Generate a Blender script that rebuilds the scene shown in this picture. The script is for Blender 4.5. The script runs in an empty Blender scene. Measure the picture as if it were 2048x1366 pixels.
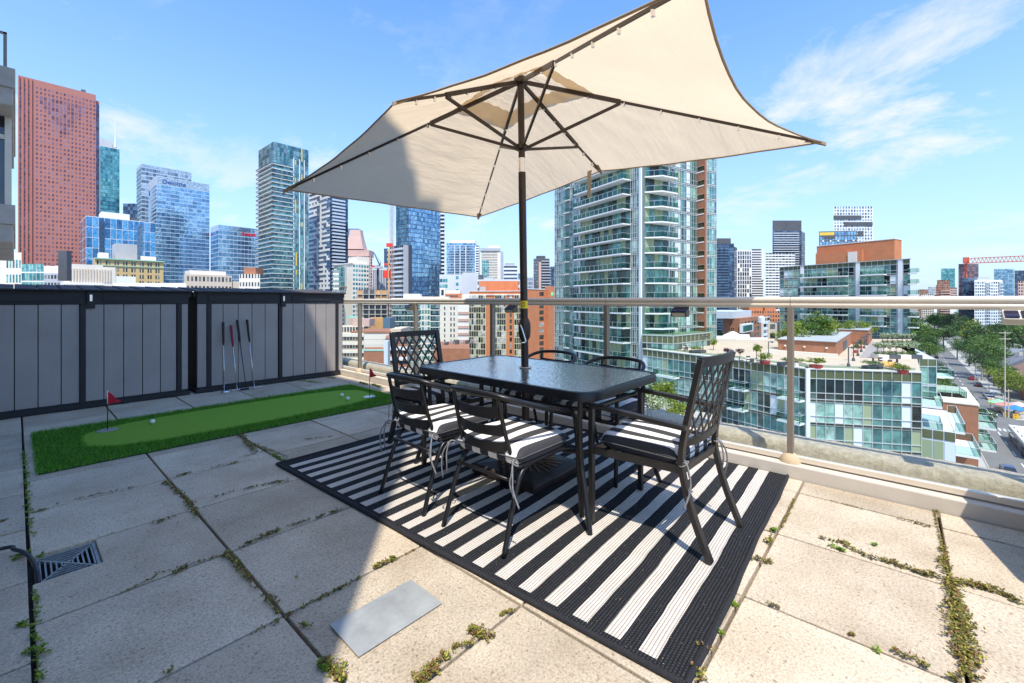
import bpy, math, random
import numpy as np
from mathutils import Vector, Matrix
R = math.radians
rnd = random.Random(7)
SC = bpy.context.scene
COL = SC.collection
# ------------------------------------------------------------------ camera, sky, sun, exposure
CAMH = 1.2; HEAD = R(41.5); FPX = 878.0; CXP = 1024.0; HYP = 601.0
cd = bpy.data.cameras.new('camera'); cam = bpy.data.objects.new('camera', cd); COL.objects.link(cam)
cam.location = (0, 0, CAMH); cam.rotation_euler = (R(90), 0, HEAD - R(90))
cd.sensor_width = 36; cd.lens = FPX / 2048 * 36; cd.shift_y = -(683 - 601) / 2048
cd.clip_start = .05; cd.clip_end = 9000
SC.camera = cam
SUN_EL = 61; SUN_AZ = 48          # light travels towards SUN_AZ (degrees from +X)
sd = bpy.data.lights.new('sun', 'SUN'); sun = bpy.data.objects.new('sun', sd); COL.objects.link(sun)
sd.energy = 2.85; sd.angle = R(.55); sd.color = (1, .93, .82)
d = Vector((math.cos(R(SUN_AZ)) * math.cos(R(SUN_EL)), math.sin(R(SUN_AZ)) * math.cos(R(SUN_EL)), -math.sin(R(SUN_EL))))
sun.rotation_euler = d.to_track_quat('-Z', 'Y').to_euler()
W = bpy.data.worlds.new('World'); SC.world = W; W.use_nodes = True
nt = W.node_tree; nt.nodes.clear()
def N(nt, t, **k):
    n = nt.nodes.new(t)
    for a, b in k.items():
        setattr(n, a, b)
    return n
out = N(nt, 'ShaderNodeOutputWorld'); bg = N(nt, 'ShaderNodeBackground'); sky = N(nt, 'ShaderNodeTexSky')
sky.sky_type = 'NISHITA'; sky.sun_disc = False; sky.sun_elevation = R(SUN_EL)
sky.sun_rotation = R(90 - (SUN_AZ + 180)); sky.air_density = 1.0; sky.dust_density = .35; sky.ozone_density = 3.0; sky.altitude = 80
L = nt.links.new
tc = N(nt, 'ShaderNodeTexCoord'); sep = N(nt, 'ShaderNodeSeparateXYZ'); L(tc.outputs['Generated'], sep.inputs[0])
def M(nt, op, a, b=None, clamp=False):
    n = N(nt, 'ShaderNodeMath', operation=op, use_clamp=clamp)
    for i, v in enumerate((a, b)):
        if v is None: continue
        if isinstance(v, (int, float)): n.inputs[i].default_value = v
        else: nt.links.new(v, n.inputs[i])
    return n.outputs[0]
zz = M(nt, 'ADD', M(nt, 'MAXIMUM', sep.outputs[2], 0), .22)
cmb = N(nt, 'ShaderNodeCombineXYZ'); L(M(nt, 'SUBTRACT', M(nt, 'DIVIDE', sep.outputs[0], zz), .62), cmb.inputs[0]); L(M(nt, 'ADD', M(nt, 'DIVIDE', sep.outputs[1], zz), .66), cmb.inputs[1])
mp = N(nt, 'ShaderNodeMapping'); L(cmb.outputs[0], mp.inputs[0]); mp.inputs['Scale'].default_value = (1.25, .95, 1); mp.inputs['Rotation'].default_value = (0, 0, R(-30)); mp.inputs['Location'].default_value = (4.3, 2.2, 0)
n1 = N(nt, 'ShaderNodeTexNoise'); L(mp.outputs[0], n1.inputs[0]); n1.inputs['Scale'].default_value = 1.7; n1.inputs['Detail'].default_value = 9; n1.inputs['Roughness'].default_value = .66; n1.inputs['Distortion'].default_value = .25
rp = N(nt, 'ShaderNodeValToRGB'); L(n1.outputs[0], rp.inputs[0]); rp.color_ramp.elements[0].position = .50; rp.color_ramp.elements[1].position = .64
mp2 = N(nt, 'ShaderNodeMapping'); L(cmb.outputs[0], mp2.inputs[0]); mp2.inputs['Location'].default_value = (0.6, 3.3, 0); n2 = N(nt, 'ShaderNodeTexNoise'); L(mp2.outputs[0], n2.inputs[0]); n2.inputs['Scale'].default_value = .8; n2.inputs['Detail'].default_value = 3
rp2 = N(nt, 'ShaderNodeValToRGB'); L(n2.outputs[0], rp2.inputs[0]); rp2.color_ramp.elements[0].position = .38; rp2.color_ramp.elements[1].position = .62
cf = M(nt, 'MULTIPLY', rp.outputs[0], M(nt, 'ADD', M(nt, 'MULTIPLY', rp2.outputs[0], .75), .12))
hz = M(nt, 'POWER', M(nt, 'SUBTRACT', 1.0, M(nt, 'MAXIMUM', sep.outputs[2], 0)), 2.7)      # thin high veil thickens towards the horizon
hs = N(nt, 'ShaderNodeHueSaturation'); L(sky.outputs[0], hs.inputs['Color']); hs.inputs['Saturation'].default_value = 1.12; hs.inputs['Value'].default_value = 1.12
mx = N(nt, 'ShaderNodeMix', data_type='RGBA'); tn_ = N(nt, 'ShaderNodeMix', data_type='RGBA', blend_type='MULTIPLY'); tn_.inputs[0].default_value = 1; L(hs.outputs[0], tn_.inputs[6]); tn_.inputs[7].default_value = (.66, .88, 1.08, 1); L(cf, mx.inputs[0]); mx.inputs[7].default_value = (3.2, 3.3, 3.45, 1)
hm = N(nt, 'ShaderNodeMix', data_type='RGBA'); L(M(nt, 'MULTIPLY', hz, .96), hm.inputs[0]); L(tn_.outputs[2], hm.inputs[6]); hm.inputs[7].default_value = (2.2, 2.7, 3.25, 1); L(hm.outputs[2], mx.inputs[6]); L(mx.outputs[2], bg.inputs[0]); bg.inputs[1].default_value = .15; L(bg.outputs[0], out.inputs[0])
SC.view_settings.view_transform = 'Standard'; SC.view_settings.look = 'None'; SC.view_settings.gamma = 1
SC.view_settings.use_curve_mapping = False; SC.view_settings.exposure = 1.03
SC.render.engine = 'CYCLES'
try:
    SC.cycles.max_bounces = 8; SC.cycles.transparent_max_bounces = 16; SC.cycles.transmission_bounces = 6
except Exception: pass
# ------------------------------------------------------------------ picture <-> place helpers
FW = Vector((math.cos(HEAD), math.sin(HEAD), 0)); RT = Vector((math.sin(HEAD), -math.cos(HEAD), 0)); CAM0 = Vector((0, 0, CAMH))
def ray(px, py): return FW + RT * ((px - CXP) / FPX) + Vector((0, 0, -(py - HYP) / FPX))
def atd(px, py, dd): return CAM0 + ray(px, py) * dd
def atz(px, py, z=0):
    r = ray(px, py); return CAM0 + r * ((z - CAMH) / r.z)
def atX(px, py, X):
    r = ray(px, py); return CAM0 + r * (X / r.x)
def zat(py, dd): return CAMH + dd * (HYP - py) / FPX
# ------------------------------------------------------------------ mesh builder
class MB:
    def __init__(s): s.v = []; s.f = []
    def quad(s, a, b, c, d_):
        n = len(s.v); s.v += [tuple(a), tuple(b), tuple(c), tuple(d_)]; s.f.append((n, n+1, n+2, n+3))
    def hexa(s, p):
        n = len(s.v); s.v += [tuple(q) for q in p]
        for f in ((0,3,2,1),(4,5,6,7),(0,1,5,4),(1,2,6,5),(2,3,7,6),(3,0,4,7)): s.f.append(tuple(n+i for i in f))
    def box(s, x0, x1, y0, y1, z0, z1):
        s.hexa([(x0,y0,z0),(x1,y0,z0),(x1,y1,z0),(x0,y1,z0),(x0,y0,z1),(x1,y0,z1),(x1,y1,z1),(x0,y1,z1)])
    def bar(s, p, q, w, h, up=(0,0,1)):
        p = Vector(p); q = Vector(q); a = (q-p).normalized(); u = Vector(up)
        if abs(a.dot(u)) > .98: u = Vector((1,0,0))
        x = a.cross(u).normalized(); z = x.cross(a).normalized(); x *= w/2; z *= h/2
        s.hexa([p-x-z, p+x-z, p+x+z, p-x+z, q-x-z, q+x-z, q+x+z, q-x+z])
    def tube(s, pts, r, n=8, cap=True):
        pts = [Vector(p) for p in pts]; m = len(pts); base = len(s.v); rr = r if isinstance(r, (list, tuple)) else [r]*m
        prev = None
        for i, p in enumerate(pts):
            t = (pts[min(i+1, m-1)] - pts[max(i-1, 0)]).normalized()
            if prev is None:
                u = Vector((0,0,1)) if abs(t.z) < .9 else Vector((1,0,0)); x = t.cross(u).normalized()
            else: x = (prev - t*prev.dot(t)).normalized()
            prev = x; y = t.cross(x)
            for k in range(n):
                a = 2*math.pi*k/n; s.v.append(tuple(p + (x*math.cos(a) + y*math.sin(a))*rr[i]))
        for i in range(m-1):
            for k in range(n):
                a = base+i*n+k; b = base+i*n+(k+1) % n; s.f.append((a, b, b+n, a+n))
        if cap:
            s.f.append(tuple(base+k for k in reversed(range(n)))); s.f.append(tuple(base+(m-1)*n+k for k in range(n)))
    def rtube(s, pts, w, h, up=(0,0,1)):      # rectangular section along a path
        pts = [Vector(p) for p in pts]; m = len(pts); base = len(s.v)
        for i, p in enumerate(pts):
            t = (pts[min(i+1, m-1)] - pts[max(i-1, 0)]).normalized(); u = Vector(up)
            x = t.cross(u)
            if x.length < .05: x = t.cross(Vector((0,1,0)))
            x.normalize(); z = x.cross(t).normalized()
            for a, b in ((-1,-1),(1,-1),(1,1),(-1,1)): s.v.append(tuple(p + x*(a*w/2) + z*(b*h/2)))
        for i in range(m-1):
            for k in range(4):
                a = base+i*4+k; b = base+i*4+(k+1) % 4; s.f.append((a, b, b+4, a+4))
        s.f.append((base+3, base+2, base+1, base)); e = base+(m-1)*4; s.f.append((e, e+1, e+2, e+3))
    def lathe(s, prof, c, n=16):
        base = len(s.v)
        for r, z in prof:
            for k in range(n):
                a = 2*math.pi*k/n; s.v.append((c[0]+r*math.cos(a), c[1]+r*math.sin(a), c[2]+z))
        for i in range(len(prof)-1):
            for k in range(n):
                a = base+i*n+k; b = base+i*n+(k+1) % n; s.f.append((a, b, b+n, a+n))
        s.f.append(tuple(base+k for k in reversed(range(n)))); s.f.append(tuple(base+(len(prof)-1)*n+k for k in range(n)))
    def prism(s, poly, z0, z1):
        n = len(poly); b = len(s.v)
        s.v += [(p[0], p[1], z0) for p in poly] + [(p[0], p[1], z1) for p in poly]
        s.f.append(tuple(b+i for i in reversed(range(n)))); s.f.append(tuple(b+n+i for i in range(n)))
        for i in range(n):
            j = (i+1) % n; s.f.append((b+i, b+j, b+n+j, b+n+i))
    def fbox(s, F, s0, s1, z0, z1, d0, d1):   # box on a facade frame F=(P,along,outward)
        P, a, n = F
        q = [P + a*u + n*w for u, w in ((s0,d0),(s1,d0),(s1,d1),(s0,d1))]
        s.hexa([(p.x, p.y, z0) for p in q] + [(p.x, p.y, z1) for p in q])
    def mesh(s, name, off=(0,0,0)):
        me = bpy.data.meshes.new(name)
        v = np.array(s.v, dtype=np.float64) - np.array(off)
        me.from_pydata(v.tolist(), [], s.f); me.update(); return me
    def build(s, name, m, parent=None, smooth=False, bevel=0, off=None, auto=None):
        o_ = (0,0,0) if off is None else off
        if parent is not None and off is None: o_ = org(parent)
        me = s.mesh(name, o_); o = bpy.data.objects.new(name, me); COL.objects.link(o)
        ms = m if isinstance(m, (list, tuple)) else [m]
        for q in ms: me.materials.append(q)
        if parent is not None: o.parent = parent
        if smooth:
            for p in me.polygons: p.use_smooth = True
        if auto:
            for p in me.polygons: p.use_smooth = True
            try: me.set_sharp_from_angle(angle=R(auto))
            except Exception: pass
        if bevel:
            b = o.modifiers.new('bevel', 'BEVEL'); b.width = bevel; b.segments = 2; b.limit_method = 'ANGLE'; b.angle_limit = R(40)
        return o
def org(o):
    x = Vector((0,0,0))
    while o is not None:
        x += Vector(o.location); o = o.parent
    return tuple(x)
def tag(o, label=None, cat=None, group=None, kind=None):
    if label: o['label'] = label
    if cat: o['category'] = cat
    if group: o['group'] = group
    if kind: o['kind'] = kind
    return o
def thing(name, label, cat, loc=(0,0,0), rz=0, group=None):
    o = bpy.data.objects.new(name, None); COL.objects.link(o); o.location = loc; o.rotation_euler = (0,0,rz); o.empty_display_size = .1
    return tag(o, label, cat, group)
def copy_tree(o, parent=None):
    c = o.copy(); COL.objects.link(c); c.parent = parent
    for ch in list(o.children): copy_tree(ch, c)
    return c
def arc(c, r, a0, a1, n, ax='xy', z=0):
    return [(c[0]+r*math.cos(a0+(a1-a0)*i/n), c[1]+r*math.sin(a0+(a1-a0)*i/n), z) for i in range(n+1)]
def smoothpath(pts, n=6):
    P = [Vector(p) for p in pts]; o = []
    for i in range(len(P)-1):
        p0 = P[max(i-1,0)]; p1 = P[i]; p2 = P[i+1]; p3 = P[min(i+2, len(P)-1)]
        for k in range(n):
            t = k/n; o.append(.5*((2*p1) + (p2-p0)*t + (2*p0-5*p1+4*p2-p3)*t*t + (3*p1-p0-3*p2+p3)*t**3))
    o.append(P[-1]); return o
# ------------------------------------------------------------------ materials
def newmat(name):
    m = bpy.data.materials.new(name); m.use_nodes = True; nt = m.node_tree; b = nt.nodes['Principled BSDF']; return m, nt, b
def mixc(nt, f, a, b):
    n = N(nt, 'ShaderNodeMix', data_type='RGBA')
    if isinstance(f, (int, float)): n.inputs[0].default_value = f
    else: nt.links.new(f, n.inputs[0])
    for i, c in ((6, a), (7, b)):
        if isinstance(c, (tuple, list)): n.inputs[i].default_value = (*c[:3], 1)
        else: nt.links.new(c, n.inputs[i])
    return n.outputs[2]
def noise(nt, scale, detail=4, rough=.5, vec=None, out_=0):
    n = N(nt, 'ShaderNodeTexNoise'); n.inputs['Scale'].default_value = scale; n.inputs['Detail'].default_value = detail; n.inputs['Roughness'].default_value = rough
    if vec is None:
        t = N(nt, 'ShaderNodeTexCoord'); vec = t.outputs['Object']
    nt.links.new(vec, n.inputs['Vector']); return n.outputs[out_]
def ramp(nt, f, stops):
    r = N(nt, 'ShaderNodeValToRGB'); nt.links.new(f, r.inputs[0]); e = r.color_ramp.elements
    while len(e) < len(stops): e.new(.5)
    for i, (p, c) in enumerate(stops):
        e[i].position = p; e[i].color = (*(c if isinstance(c, (tuple, list)) else (c, c, c)), 1)
    return r.outputs[0]
def bump(nt, b, h, strength, dist=.01):
    n = N(nt, 'ShaderNodeBump'); n.inputs['Strength'].default_value = strength; n.inputs['Distance'].default_value = dist
    nt.links.new(h, n.inputs['Height']); nt.links.new(n.outputs[0], b.inputs['Normal'])
def rand01(nt):
    oi = N(nt, 'ShaderNodeObjectInfo'); ge = N(nt, 'ShaderNodeNewGeometry')
    return M(nt, 'FRACT', M(nt, 'ADD', oi.outputs['Random'], ge.outputs['Random Per Island']))
def mat(name, col, rough=.6, metal=0, var=.12, vs=3, bmp=0, bs=60, dist=.01, spec=.5, rv=0, coat=0):
    m, nt, b = newmat(name); b.inputs['Roughness'].default_value = rough; b.inputs['Metallic'].default_value = metal
    b.inputs['Specular IOR Level'].default_value = spec
    if coat: b.inputs['Coat Weight'].default_value = coat
    c1 = tuple(min(1, x*(1+var)) for x in col); c2 = tuple(x*(1-var) for x in col)
    f = noise(nt, vs, 6, .65)
    if rv: f = M(nt, 'ADD', M(nt, 'MULTIPLY', f, 1-rv), M(nt, 'MULTIPLY', rand01(nt), rv))
    c = ramp(nt, f, [(.3, c2), (.7, c1)]); nt.links.new(c, b.inputs['Base Color'])
    if bmp: bump(nt, b, noise(nt, bs, 5, .7), bmp, dist)
    return m
def glassy(name, stops, rough=.06, metal=.6, wob=.04, spec=.8):
    """facade glass: every pane its own tone (curtains, blinds, dark rooms), slightly uneven sheets"""
    m, nt, b = newmat(name); b.inputs['Metallic'].default_value = metal; b.inputs['Roughness'].default_value = rough; b.inputs['Specular IOR Level'].default_value = spec
    c = ramp(nt, rand01(nt), [(i/len(stops), s) for i, s in enumerate(stops)])
    c.node.color_ramp.interpolation = 'CONSTANT'
    ge = N(nt, 'ShaderNodeNewGeometry'); g = noise(nt, .9, 4, .6, ge.outputs['Position']); g2 = ramp(nt, g, [(.35, .35), (.5, .9), (.65, 1.35)])
    mu = N(nt, 'ShaderNodeMix', data_type='RGBA', blend_type='MULTIPLY'); mu.inputs[0].default_value = .75; nt.links.new(c, mu.inputs[6]); nt.links.new(g2, mu.inputs[7]); nt.links.new(mu.outputs[2], b.inputs['Base Color'])
    if wob: bump(nt, b, noise(nt, .5, 2, .5, ge.outputs['Position']), wob, .6)
    return m
def clearglass(name, tint, fac=.9, rough=.01, bmp=0):
    m, nt, b = newmat(name); o = nt.nodes['Material Output']; nt.nodes.remove(b)
    t = N(nt, 'ShaderNodeBsdfTransparent'); t.inputs[0].default_value = (*tint, 1); g = N(nt, 'ShaderNodeBsdfGlossy'); g.inputs['Roughness'].default_value = rough
    fr = N(nt, 'ShaderNodeFresnel'); fr.inputs[0].default_value = 1.5; mxs = N(nt, 'ShaderNodeMixShader')
    ge = N(nt, 'ShaderNodeNewGeometry'); nt.links.new(M(nt, 'MULTIPLY', M(nt, 'MULTIPLY', fr.outputs[0], fac, True), M(nt, 'SUBTRACT', 1, ge.outputs['Backfacing'])), mxs.inputs[0]); nt.links.new(t.outputs[0], mxs.inputs[1]); nt.links.new(g.outputs[0], mxs.inputs[2]); nt.links.new(mxs.outputs[0], o.inputs[0])
    if bmp:
        bn = N(nt, 'ShaderNodeBump'); bn.inputs['Strength'].default_value = bmp; bn.inputs['Distance'].default_value = .004
        nt.links.new(noise(nt, 45, 2, .5), bn.inputs['Height']); nt.links.new(bn.outputs[0], g.inputs['Normal']); nt.links.new(bn.outputs[0], fr.inputs['Normal'])
    return m
# ------------------------------------------------------------------ shared materials
def paver_mat():
    m, nt, b = newmat('exposed_aggregate_concrete'); b.inputs['Roughness'].default_value = .88; b.inputs['Specular IOR Level'].default_value = .25
    t = N(nt, 'ShaderNodeTexCoord'); oi = N(nt, 'ShaderNodeObjectInfo'); sh = N(nt, 'ShaderNodeVectorMath', operation='ADD')
    cx = N(nt, 'ShaderNodeCombineXYZ'); nt.links.new(M(nt, 'MULTIPLY', oi.outputs['Random'], 40), cx.inputs[0]); nt.links.new(M(nt, 'MULTIPLY', oi.outputs['Random'], 17), cx.inputs[1])
    nt.links.new(t.outputs['Object'], sh.inputs[0]); nt.links.new(cx.outputs[0], sh.inputs[1]); v = sh.outputs[0]
    big = ramp(nt, noise(nt, 2.6, 6, .62, v), [(.28, (.43, .345, .24)), (.5, (.54, .445, .325)), (.72, (.63, .535, .40))])
    fine = ramp(nt, noise(nt, 105, 5, .85, v), [(.33, .45), (.5, 1.0), (.68, 1.3)])
    mm = N(nt, 'ShaderNodeMix', data_type='RGBA', blend_type='MULTIPLY'); mm.inputs[0].default_value = 1; nt.links.new(big, mm.inputs[6]); nt.links.new(fine, mm.inputs[7])
    vor = N(nt, 'ShaderNodeTexVoronoi'); vor.inputs['Scale'].default_value = 120; nt.links.new(v, vor.inputs['Vector'])
    spk = ramp(nt, vor.outputs['Color'], [(.06, (.30, .24, .19)), (.16, (1, 1, 1)), (.86, (1, 1, 1)), (.97, (1.0, .9, .8))])
    m2 = N(nt, 'ShaderNodeMix', data_type='RGBA', blend_type='MULTIPLY'); m2.inputs[0].default_value = .55; nt.links.new(mm.outputs[2], m2.inputs[6]); nt.links.new(spk, m2.inputs[7])
    st = ramp(nt, noise(nt, 5.5, 5, .7, v), [(.63, (0, 0, 0)), (.74, (1, 1, 1))])
    c = mixc(nt, M(nt, 'MULTIPLY', st, .4), m2.outputs[2], (.34, .235, .145)); st2 = ramp(nt, noise(nt, 1.7, 7, .75, v), [(.52, (0, 0, 0)), (.68, (1, 1, 1))]); c = mixc(nt, M(nt, 'MULTIPLY', st2, .30), c, (.30, .26, .21))
    tn = M(nt, 'ADD', M(nt, 'MULTIPLY', oi.outputs['Random'], .26), .86)
    m3 = N(nt, 'ShaderNodeMix', data_type='RGBA', blend_type='MULTIPLY'); m3.inputs[0].default_value = 1; nt.links.new(c, m3.inputs[6]); nt.links.new(tn, m3.inputs[7])
    nt.links.new(m3.outputs[2], b.inputs['Base Color'])
    h = M(nt, 'ADD', M(nt, 'MULTIPLY', noise(nt, 170, 5, .75, v), 1.0), M(nt, 'MULTIPLY', noise(nt, 38, 4, .6, v), .7)); bump(nt, b, h, .55, .004)
    return m
m_paver = paver_mat()
m_dirt = mat('joint_soil', (.06, .05, .04), .95, var=.3, vs=20)
m_conc = mat('cast_concrete', (.46, .43, .38), .9, var=.16, vs=4, bmp=.4, bs=90, dist=.004)
m_curb = mat('curb_concrete', (.56, .50, .42), .85, var=.08, vs=5, bmp=.2, bs=120, dist=.003)
m_rough = mat('weathered_concrete', (.55, .455, .34), .95, var=.26, vs=30, bmp=1, bs=95, dist=.010)
m_foot = mat('tan_grout', (.50, .38, .24), .9, var=.1, vs=12)
m_alu = mat('champagne_aluminium', (.74, .65, .52), .36, .25, var=.04, vs=3)
m_post = mat('taupe_aluminium_post', (.25, .21, .16), .45, .3, var=.06, vs=3)
m_glass = clearglass('balustrade_glass', (.955, .98, .97), .8)
m_black = mat('black_powder_coat', (.009, .009, .010), .36, .0, var=.2, vs=12, spec=.42)
m_blackS = mat('black_square_tube', (.018, .016, .015), .42, .1, var=.15, vs=12, spec=.6)
m_bronze = mat('bronze_pole', (.045, .032, .025), .38, .35, var=.12, vs=14)
m_silver = mat('bright_metal', (.75, .75, .76), .22, 1, var=.05)
m_resin = mat('black_resin', (.015, .015, .017), .6, 0, var=.12, vs=20, bmp=.15, bs=200, dist=.002)
m_white = mat('white_paint', (.78, .78, .76), .6, 0, var=.04)
def resin_panel():
    m, nt, b = newmat('grey_resin_plank'); b.inputs['Roughness'].default_value = .62
    t = N(nt, 'ShaderNodeTexCoord'); mpn = N(nt, 'ShaderNodeMapping'); mpn.inputs['Scale'].default_value = (140, 140, 3); nt.links.new(t.outputs['Object'], mpn.inputs[0])
    g = noise(nt, 1, 5, .6, mpn.outputs[0]); f = noise(nt, 3, 4)
    c = ramp(nt, M(nt, 'ADD', M(nt, 'MULTIPLY', g, .35), M(nt, 'MULTIPLY', f, .65)), [(.3, (.30, .262, .240)), (.7, (.375, .332, .305))])
    nt.links.new(c, b.inputs['Base Color']); bump(nt, b, g, .35, .003); return m
m_plank = resin_panel()
m_lid = mat('slate_grey_resin_lid', (.10, .092, .095), .75, 0, var=.18, vs=6, bmp=.3, bs=80, dist=.003, spec=.15)

# ------------------------------------------------------------------ terrace floor: separate concrete slabs on a soil bed
YF = 6.8; XR = 3.47; G = .64; gp = .013
mb = MB(); mb.box(-1.2, XR, -3.4, 7.7, -.30, -.05)
floor = mb.build('terrace_floor', m_dirt); tag(floor, kind='structure')
def paver(x0, x1, y0, y1, notch=None):
    mb = MB(); j = gp/2; dz = rnd.uniform(-.0018, .0018)
    def bx(a, b_, c, d_): mb.prism([(a, c), (b_, c), (b_, d_), (a, d_)], -.05, dz)
    if notch is None: bx(x0+j, x1-j, y0+j, y1-j)
    else:
        nx, ny = notch
        mb.prism([(x0+j, y0+j), (x1-j, y0+j), (x1-j, y1-j), (nx, y1-j), (nx, ny), (x0+j, ny)], -.05, dz)
    o = mb.build('paver', m_paver, floor)
    cx, cy = (x0+x1)/2, (y0+y1)/2
    for v in o.data.vertices: v.co.x -= cx; v.co.y -= cy
    o.location = (cx, cy, 0); o.rotation_euler.z = rnd.uniform(-.0035, .0035)
    b = o.modifiers.new('bevel', 'BEVEL'); b.width = .004; b.segments = 2
xs = [-1.2, -.60, .04, .68, 1.32, 1.96, 2.60, 3.24, XR]
for i in range(len(xs)-1):
    y = -3.36 if i > 1 else -3.6
    while y < 7.6:
        y1 = min(y + G, 7.68)
        if i == 2 and abs(y - 2.40) < .05: paver(xs[i], xs[i+1], y, y1, (.265, 2.745))
        elif y1 - y > .1: paver(xs[i], xs[i+1], max(y, -3.38), y1)
        y += G
# drain
dr = thing('floor_drain', 'square slotted metal drain grate set in the corner of a slab beside the black hose', 'drain', (.16, 2.88, -.03))
mb = MB(); dx0, dx1, dy0, dy1 = .055, .262, 2.752, 3.03
for a in ((dx0, dx0+.012, dy0, dy1), (dx1-.012, dx1, dy0, dy1), (dx0+.012, dx1-.012, dy0, dy0+.012), (dx0+.012, dx1-.012, dy1-.012, dy1)): mb.box(*a, -.035, -.012)
m_grate = mat('grey_cast_grate', (.30, .32, .31), .5, .6, var=.25, vs=30)
mb.build('frame', m_grate, dr)
mb = MB(); cx, cy = (dx0+dx1)/2, (dy0+dy1)/2
for k in range(-5, 6):
    t = k/5.5; h = .105*abs(t)+.008
    if abs(k) > 0:
        mb.box(cx+t*.095-.003, cx+t*.095+.003, cy-h, cy+h, -.030, -.014)
        w = .085*abs(t)+.004; mb.box(cx-w, cx+w, cy+t*.125-.003, cy+t*.125+.003, -.0325, -.016)
mb.bar((dx0+.01, dy0+.01, -.02), (dx1-.01, dy1-.01, -.02), .008, .012); mb.bar((dx1-.01, dy0+.01, -.0205), (dx0+.01, dy1-.01, -.0205), .008, .012)
mb.build('grate', m_grate, dr)
mb = MB(); mb.box(dx0, dx1, dy0, dy1, -.052, -.049); mb.build('sump', mat('dark_sump', (.01, .01, .01), .9), dr)
mb = MB(); pts = [(-.75, 3.25, .03), (-.4, 3.2, .03)] + [tuple(atz(x, y, z)) for x, y, z in ((0, 1098, .03), (28, 1099, .032), (50, 1106, .032), (66, 1122, .028), (74, 1142, .018), (77, 1166, -.015))]
mb.tube(smoothpath(pts, 7), .0085, 10)
tag(mb.build('hose', mat('black_rubber', (.02, .02, .028), .4), smooth=True), 'black rubber hose curving over the slabs into the drain grate', 'hose')
# loose metal plate on the slabs
mb = MB(); mb.prism([(.76, 1.36), (1.115, 1.355), (1.12, 1.568), (.765, 1.572)], .0035, .0085)
tag(mb.build('cover_plate', mat('galvanised_sheet', (.36, .37, .35), .5, .25, var=.22, vs=7), bevel=.001), 'flat grey metal sheet lying on the slabs in front of the rug', 'metal plate')

# ------------------------------------------------------------------ striped outdoor rug
def rug_mat():
    m, nt, b = newmat('braided_rug'); b.inputs['Roughness'].default_value = .9; b.inputs['Specular IOR Level'].default_value = .2
    t = N(nt, 'ShaderNodeTexCoord'); s = N(nt, 'ShaderNodeSeparateXYZ'); nt.links.new(t.outputs['Object'], s.inputs[0]); X, Y = s.outputs[0], s.outputs[1]
    wob = M(nt, 'MULTIPLY', M(nt, 'SUBTRACT', noise(nt, 2.2, 3), .5), .028)
    yy = M(nt, 'ADD', Y, wob)
    ph = M(nt, 'FRACT', M(nt, 'DIVIDE', M(nt, 'SUBTRACT', yy, .106), .1315))
    w = M(nt, 'MULTIPLY', M(nt, 'LESS_THAN', ph, .48), M(nt, 'GREATER_THAN', X, .035)); w = M(nt, 'MULTIPLY', w, M(nt, 'LESS_THAN', X, 2.10))
    w = M(nt, 'MULTIPLY', w, M(nt, 'MULTIPLY', M(nt, 'GREATER_THAN', Y, .09), M(nt, 'LESS_THAN', Y, 2.80)))
    rows = M(nt, 'ABSOLUTE', M(nt, 'SINE', M(nt, 'MULTIPLY', yy, math.pi/.0125)))
    odd = M(nt, 'MULTIPLY', M(nt, 'FLOOR', M(nt, 'DIVIDE', yy, .0125)), .5)
    knots = M(nt, 'ABSOLUTE', M(nt, 'SINE', M(nt, 'MULTIPLY', M(nt, 'ADD', M(nt, 'DIVIDE', X, .0135), odd), math.pi)))
    gv = M(nt, 'POWER', rows, .5); kn = M(nt, 'POWER', knots, .5)
    h = M(nt, 'MULTIPLY', gv, M(nt, 'ADD', M(nt, 'MULTIPLY', kn, .6), .4))
    dk = mixc(nt, M(nt, 'MULTIPLY', M(nt, 'MULTIPLY', kn, gv), M(nt, 'ADD', noise(nt, 60, 3), .3)), (.003, .0035, .005), (.045, .046, .050)); wh = mixc(nt, noise(nt, 9, 5, .7), (.56, .49, .41), (.78, .72, .64))
    stitch = M(nt, 'MULTIPLY', M(nt, 'GREATER_THAN', noise(nt, 55, 2), .40), M(nt, 'LESS_THAN', rows, .16))
    wh2 = mixc(nt, M(nt, 'MULTIPLY', stitch, .55), wh, (.30, .26, .23))
    c = mixc(nt, w, dk, wh2)
    vv = N(nt, 'ShaderNodeTexVoronoi'); vv.inputs['Scale'].default_value = 95; nt.links.new(t.outputs['Object'], vv.inputs['Vector'])
    sp = N(nt, 'ShaderNodeSeparateColor'); nt.links.new(vv.outputs['Color'], sp.inputs[0])
    pol = M(nt, 'MULTIPLY', M(nt, 'LESS_THAN', vv.outputs['Distance'], .22), M(nt, 'GREATER_THAN', sp.outputs[0], .955))
    nt.links.new(mixc(nt, M(nt, 'MULTIPLY', pol, M(nt, 'MULTIPLY', noise(nt, 1.7, 2), 1.3)), c, (.36, .36, .12)), b.inputs['Base Color'])
    bump(nt, b, h, .9, .006); return m
m_rug = rug_mat()
RO = Vector((1.375, .495, 0)); RA = R(2.2)
rug = thing('striped_rug', 'black rug with cream stripes lying under the glass dining table', 'rug', tuple(RO), RA)
mb = MB(); nx, ny = 54, 72; RW, RL = 2.135, 2.905; base = 0
def edgeoff(t): return .004*math.sin(t*5)+.0015*math.sin(t*17+1)
for j in range(ny+1):
    for i in range(nx+1):
        x = RW*i/nx; y = RL*j/ny; x += edgeoff(y)*(1 if i == nx else .3 if i else 0); z = .012 + .0016*math.sin(x*7+y*3)*math.sin(y*5)
        mb.v.append((x, y + (edgeoff(x+3) if j in (0, ny) else 0), z))
for j in range(ny):
    for i in range(nx):
        a = j*(nx+1)+i; mb.f.append((a, a+1, a+nx+2, a+nx+1))
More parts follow.
